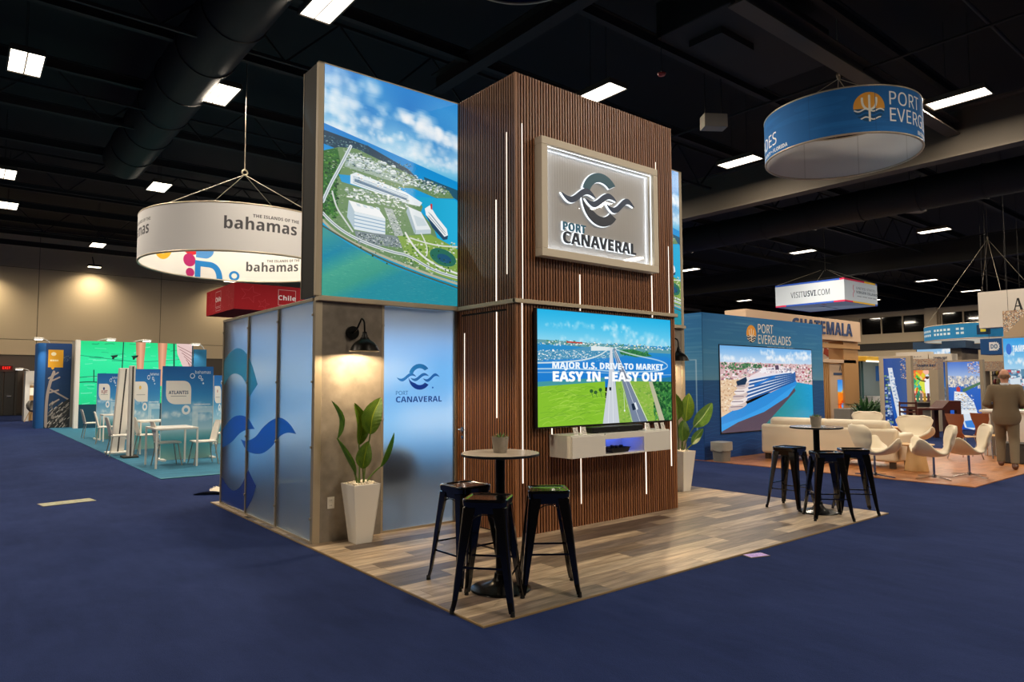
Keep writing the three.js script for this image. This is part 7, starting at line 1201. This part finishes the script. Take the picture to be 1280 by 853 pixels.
{ // booths and signs further back
  const t = thing('slab_booth', 'booth with dark blue slab roof and stone column above the panels', 'booth', [0, 0, 0]), x = 34, A = (px, py) => at(px, py, 'x', x);
  const roof = std(0x1d3a56, 0.7), stone = std(0x7a6c5c, 0.9);
  obj('roof_slab', box(x, A(1150, 437).y, A(1141, 430).z, x + 3, A(1150, 428).y, A(1207, 430).z), roof, t); obj('stone_column', box(x + 0.3, 0, A(1186.5, 440).z, x + 2.6, A(1150, 437).y, A(1199, 440).z), stone, t); obj('post', box(x + 0.3, 0, A(1142, 440).z, x + 0.6, A(1150, 437).y, A(1144, 440).z), stone, t);
  const sky = canvas(256, 64, (g, w, h) => { g.fillStyle = '#9cc8ee'; g.fillRect(0, 0, w, h); for (let i = 0; i < 6; i++) cloud(g, rr(0, w), rr(10, 54), 70, 24, 0.9); });
  const a = A(1143.5, 436.5), b = A(1186, 452); obj('screen', new THREE.PlaneGeometry(b.z - a.z, a.y - b.y).rotateY(-Math.PI / 2).translate(x + 0.25, (a.y + b.y) / 2, (a.z + b.z) / 2), screenMat(sky, 0.85), t); obj('screen_back', box(x + 0.26, 0, a.z, x + 0.4, a.y, b.z), M.grey, t);
  const xs = 26.5; for (const [p0, p1, py0, py1, str, lab] of [[1120, 1160, 441, 451, '– – – – – – –', 'white fascia box with thin lettering above the archway'], [1161, 1190, 443, 453, 'TAMPA BAY', 'white fascia box with mosaic corner beside the stone column']]) {
    const u = at(p0, py0, 'x', xs), v = at(p1, py1, 'x', xs), f = thing('fascia_box', lab, 'sign', [xs, v.y, (u.z + v.z) / 2]), w = v.z - u.z, h = u.y - v.y; obj('box_body', box(0, 0, -w / 2, 0.6, h, w / 2), std(0xcfc4b4, 0.8), f); obj('lettering', textGeo(str, h * 0.32, 0.01, true, w * 0.6).rotateY(Math.PI / 2 * -1).translate(-0.005, h * 0.35, -w * 0.3), std(0x4a4a58, 0.7), f); obj('support', [box(0.2, -v.y, -w / 2 + 0.1, 0.4, 0, -w / 2 + 0.25), box(0.2, -v.y, w / 2 - 0.25, 0.4, 0, w / 2 - 0.1)], M.grey, f);
  }
  // hanging signs
  const sign = (name, label, x2, p0, p1, py0, py1, tex, depth, em = 0) => { const u = at(p0, py0, 'x', x2), v = at(p1, py1, 'x', x2), w = v.z - u.z, h = u.y - v.y, s = thing(name, label, 'hanging banner', [x2, v.y, (u.z + v.z) / 2]); obj('box_body', box(0, 0, -w / 2, depth, h, w / 2), M.fabricWhite, s); obj('print', new THREE.PlaneGeometry(w, h).rotateY(-Math.PI / 2).translate(-0.005, h / 2, 0), std(0xffffff, 0.8, 0, { map: tex }), s); for (const q of [-1, 1]) obj('cable', bar([depth / 2, h, q * w * 0.4], [depth / 2, HTOP - 0.004 - v.y, q * w * 0.4], 0.006, 6), M.steelDark, s); return s; };
  sign('white_banner', 'big plain white hanging banner with a black serif letter', 27, 1222, 1320, 366, 405, canvas(512, 200, (g, w, h) => { g.fillStyle = '#cfc6bb'; g.fillRect(0, 0, w, h); g.fillStyle = '#1c1a1a'; g.font = 'bold 96px serif'; g.fillText('A', 240, 118); }), 0.6);
  sign('blue_box_banner', 'dark blue hanging box with white gear shaped emblem', 29, 1225, 1278, 424, 442, canvas(512, 170, (g, w, h) => { g.fillStyle = '#14508e'; g.fillRect(0, 0, w, h); g.fillStyle = '#f4f6f8'; g.beginPath(); for (let k = 0; k < 24; k++) { const r = k % 2 ? 52 : 40; g.lineTo(195 + r * Math.cos(k * Math.PI / 12), 85 + r * Math.sin(k * Math.PI / 12)); } g.fill(); g.fillRect(112, 40, 80, 90); g.fillStyle = '#14508e'; g.font = 'bold 64px sans-serif'; g.fillText('DO', 126, 108); g.fillStyle = '#f4f6f8'; g.font = 'bold 60px sans-serif'; g.fillRect(280, 44, 16, 30); g.fillRect(280, 86, 16, 30); g.fillRect(306, 44, 30, 12); g.fillRect(306, 86, 30, 12); }), 1.2);
  sign('mosaic_banner', 'beige hanging panel with mosaic corner pattern above the big lit panel', 25, 1253, 1310, 389, 422, canvas(300, 180, (g, w, h) => { g.fillStyle = '#b39a7e'; g.fillRect(0, 0, w, h); for (let k = 0; k < 900; k++) { const x2 = rr(0, 160), y2 = rr(0, 130); if (x2 / 160 + y2 / 130 < 1.15) { g.fillStyle = ['#8a5a48', '#d8c8b0', '#6a7a86', '#c89a70', '#e6dccc'][k % 5]; g.fillRect(x2, y2, 6, 6); } } }), 0.3);
  sign('green_banner', 'olive green wedge banner between white banner and blue ring', 30, 1225, 1262, 401, 409, canvas(128, 64, (g, w, h) => { g.fillStyle = '#6f7a2c'; g.fillRect(0, 0, w, h); pfill(g, [[0, 0], [60, 0], [0, 50]], '#4a4426'); }), 0.3);
  // blue ring banner seen from the side
  const c0 = at(1240, 413, 'x', 33), r = 2.6, y0 = at(1210, 424, 'x', 31).y, y1 = at(1210, 405, 'x', 31).y;
  const tex = canvas(1024, 80, (g, w, h) => { g.fillStyle = '#1f86c4'; g.fillRect(0, 0, w, h); g.fillStyle = '#d6ecf6'; g.font = 'bold 17px sans-serif'; for (let k = 0; k < 4; k++) { for (let j = 0; j < 15; j++) if (j % 6) { g.fillRect(k * 256 + 62 + j * 12, 22, 8, 12); g.fillRect(k * 256 + 62 + j * 12, 44, 8, 12); } g.fillStyle = '#153a5e'; g.fillRect(k * 256 + 12, 14, 30, 50); g.fillStyle = '#e6d84a'; g.fillRect(k * 256 + 20, 26, 12, 24); g.fillStyle = '#d6ecf6'; } });
  ringBanner('ring_banner', 'light blue round hanging banner below the white lettered banner', [c0.x, c0.z], r, y0, y1, tex, canvas(64, 64, (g) => { g.fillStyle = '#cfd6da'; g.fillRect(0, 0, 64, 64); }), 8.0, HTOP);
}
// ------------------------------------------------------------------ the walking man
{
  const p = onFloor(1261, 587), t = thing('person', 'bald man in brown suit walking away with bent arms', 'person', [p.x, 0.014, p.z], 104 * RAD);
  const hipL = [0.09, 0.93, 0], hipR = [-0.09, 0.93, 0], kneeL = [0.1, 0.53, 0.16], kneeR = [-0.1, 0.5, 0.03], ankL = [0.11, 0.12, 0.1], ankR = [-0.1, 0.09, -0.16];
  const shL = [0.195, 1.45, 0], shR = [-0.195, 1.45, 0], elL = [0.285, 1.17, -0.04], elR = [-0.275, 1.17, -0.03], wrL = [0.21, 1.1, 0.18], wrR = [-0.2, 1.1, 0.18];
  const legs = (x, y, z, k) => { let d = smin(capsule(x, y, z, hipL, kneeL, 0.083 + k, 0.056 + k), capsule(x, y, z, kneeL, ankL, 0.056 + k, 0.04 + k), 0.03); const e = smin(capsule(x, y, z, hipR, kneeR, 0.083 + k, 0.056 + k), capsule(x, y, z, kneeR, ankR, 0.056 + k, 0.04 + k), 0.03); return smin(d, e, 0.04); };
  const torso = (x, y, z, k) => { let d = capsule(x, y, z * 1.35, [0, 0.98, 0], [0, 1.32, 0], 0.135 + k, 0.15 + k); d = smin(d, capsule(x, y, z * 1.3, [-0.13, 1.4, 0], [0.13, 1.4, 0], 0.1 + k, 0.1 + k), 0.1); return smin(d, capsule(x, y, z * 1.2, hipL, hipR, 0.115 + k, 0.115 + k), 0.08); };
  const arms = (x, y, z, k) => { const f = (s, e, w) => smin(capsule(x, y, z, s, e, 0.056 + k, 0.044 + k), capsule(x, y, z, e, w, 0.044 + k, 0.031 + k), 0.03); return Math.min(f(shL, elL, wrL), f(shR, elR, wrR)); };
  const fingers = (x, y, z) => { let d = 1; for (const [w, s] of [[wrL, 1], [wrR, -1]]) { const h = [w[0] - s * 0.03, w[1] - 0.005, w[2] + 0.06]; d = Math.min(d, smin(capsule(x, y, z, w, h, 0.028, 0.034), 1, 0.01)); for (let k = 0; k < 4; k++) { const a = [h[0] + (k - 1.5) * 0.018, h[1], h[2] + 0.025], b = [a[0] - s * 0.006, a[1] - 0.012, a[2] + 0.035], c = [b[0] - s * 0.01, b[1] - 0.03, b[2] + 0.012]; d = Math.min(d, smin(capsule(x, y, z, a, b, 0.009, 0.0085), capsule(x, y, z, b, c, 0.0085, 0.007), 0.006)); } const th = [h[0] - s * 0.028, h[1], h[2] - 0.015]; d = Math.min(d, capsule(x, y, z, th, [th[0] - s * 0.02, th[1] - 0.01, th[2] + 0.045], 0.011, 0.008)); } return d; };
  const head = (x, y, z) => { let d = ellip(x, y, z, [0, 1.69, 0.01], [0.076, 0.105, 0.096]); d = smin(d, ellip(x, y, z, [0, 1.63, 0.04], [0.058, 0.07, 0.06]), 0.04); d = smin(d, capsule(x, y, z, [0, 1.46, -0.005], [0, 1.6, 0.0], 0.06, 0.054), 0.03); d = smin(d, capsule(x, y, z, [0, 1.67, 0.1], [0, 1.635, 0.118], 0.012, 0.016), 0.02); for (const s of [-1, 1]) { d = Math.min(d, ellip(x, y, z, [s * 0.08, 1.665, 0.0], [0.014, 0.032, 0.02])); d = Math.max(d, -(Math.hypot(x - s * 0.03, y - 1.675, z - 0.102) - 0.011)); } d = Math.max(d, -capsule(x, y, z, [-0.02, 1.6, 0.104], [0.02, 1.6, 0.104], 0.005, 0.005)); return d; };
  const skin = std(0xb98468, 0.55), suit = std(0x6d5c45, 0.85), suit2 = std(0x75664f, 0.85);
  const body = mergeGeometries([sdfMesh((x, y, z) => Math.min(smin(torso(x, y, z, -0.012), capsule(x, y, z, [0, 1.42, 0], [0, 1.5, 0], 0.07, 0.058), 0.05), legs(x, y, z, -0.01), arms(x, y, z, -0.008)), [-0.45, 0.02, -0.35], [0.45, 1.56, 0.4], 0.024), sdfMesh(head, [-0.13, 1.44, -0.13], [0.13, 1.84, 0.16], 0.009), sdfMesh(fingers, [-0.3, 1.0, 0.12], [0.3, 1.16, 0.38], 0.006)]);
  obj('body', body, skin, t);
  obj('jacket', sdfMesh((x, y, z) => { const skirt = capsule(x, y, z * 1.3, [0, 0.8, 0], [0, 1.2, 0], 0.168, 0.162); const d = smin(smin(torso(x, y, z, 0.015), skirt, 0.1), arms(x, y, z, 0.016), 0.035); const trim = Math.max(0.78 - y, y - 1.535, (z - 0.16) + 0.0); return Math.max(d, trim, -(capsule(x, y, z, [0, 1.5, 0.02], [0, 1.62, 0.02], 0.064, 0.08))); }, [-0.48, 0.74, -0.36], [0.48, 1.6, 0.4], 0.02), suit, t);
  obj('trousers', sdfMesh((x, y, z) => Math.max(smin(legs(x, y, z, 0.024), capsule(x, y, z * 1.15, [-0.06, 0.93, 0], [0.06, 0.93, 0], 0.13, 0.13), 0.05), y - 1.0, 0.1 - y), [-0.35, 0.04, -0.35], [0.35, 1.04, 0.35], 0.02), suit2, t);
  const shoe = (a, lift, tilt) => sdfMesh((x, y, z) => Math.max(smin(capsule(x, y, z, [a[0], a[1] - 0.02, a[2]], [a[0], a[1] - 0.055, a[2] + 0.17], 0.046, 0.036), capsule(x, y, z, a, [a[0], a[1] - 0.045, a[2] - 0.03], 0.045, 0.045), 0.03), lift - y + tilt * (z - a[2])), [a[0] - 0.1, -0.04, a[2] - 0.13], [a[0] + 0.1, 0.2, a[2] + 0.26], 0.012);
  obj('shoe', shoe(ankL, 0.03, -0.1), std(0x5a3420, 0.4), t); obj('shoe', shoe(ankR, 0.0, 0), std(0x5a3420, 0.4), t);
  obj('hair', sdfMesh((x, y, z) => Math.max(Math.abs(ellip(x, y, z, [0, 1.69, 0.01], [0.0785, 0.1075, 0.0985])) - 0.003, y - 1.7, z - 0.04, 1.6 - y), [-0.11, 1.56, -0.12], [0.11, 1.74, 0.08], 0.008), std(0x8a6a52, 0.8), t);
  obj('collar', sdfMesh((x, y, z) => Math.max(Math.abs(Math.hypot(x, z - 0.0) - 0.064) - 0.006, Math.abs(y - 1.525) - 0.022), [-0.09, 1.48, -0.09], [0.09, 1.57, 0.09], 0.008), M.fabricWhite, t);
}

scene.traverse((o) => { if (o.isLight && !o.isRectAreaLight) o.castShadow = true; });
renderer.render(scene, camera);
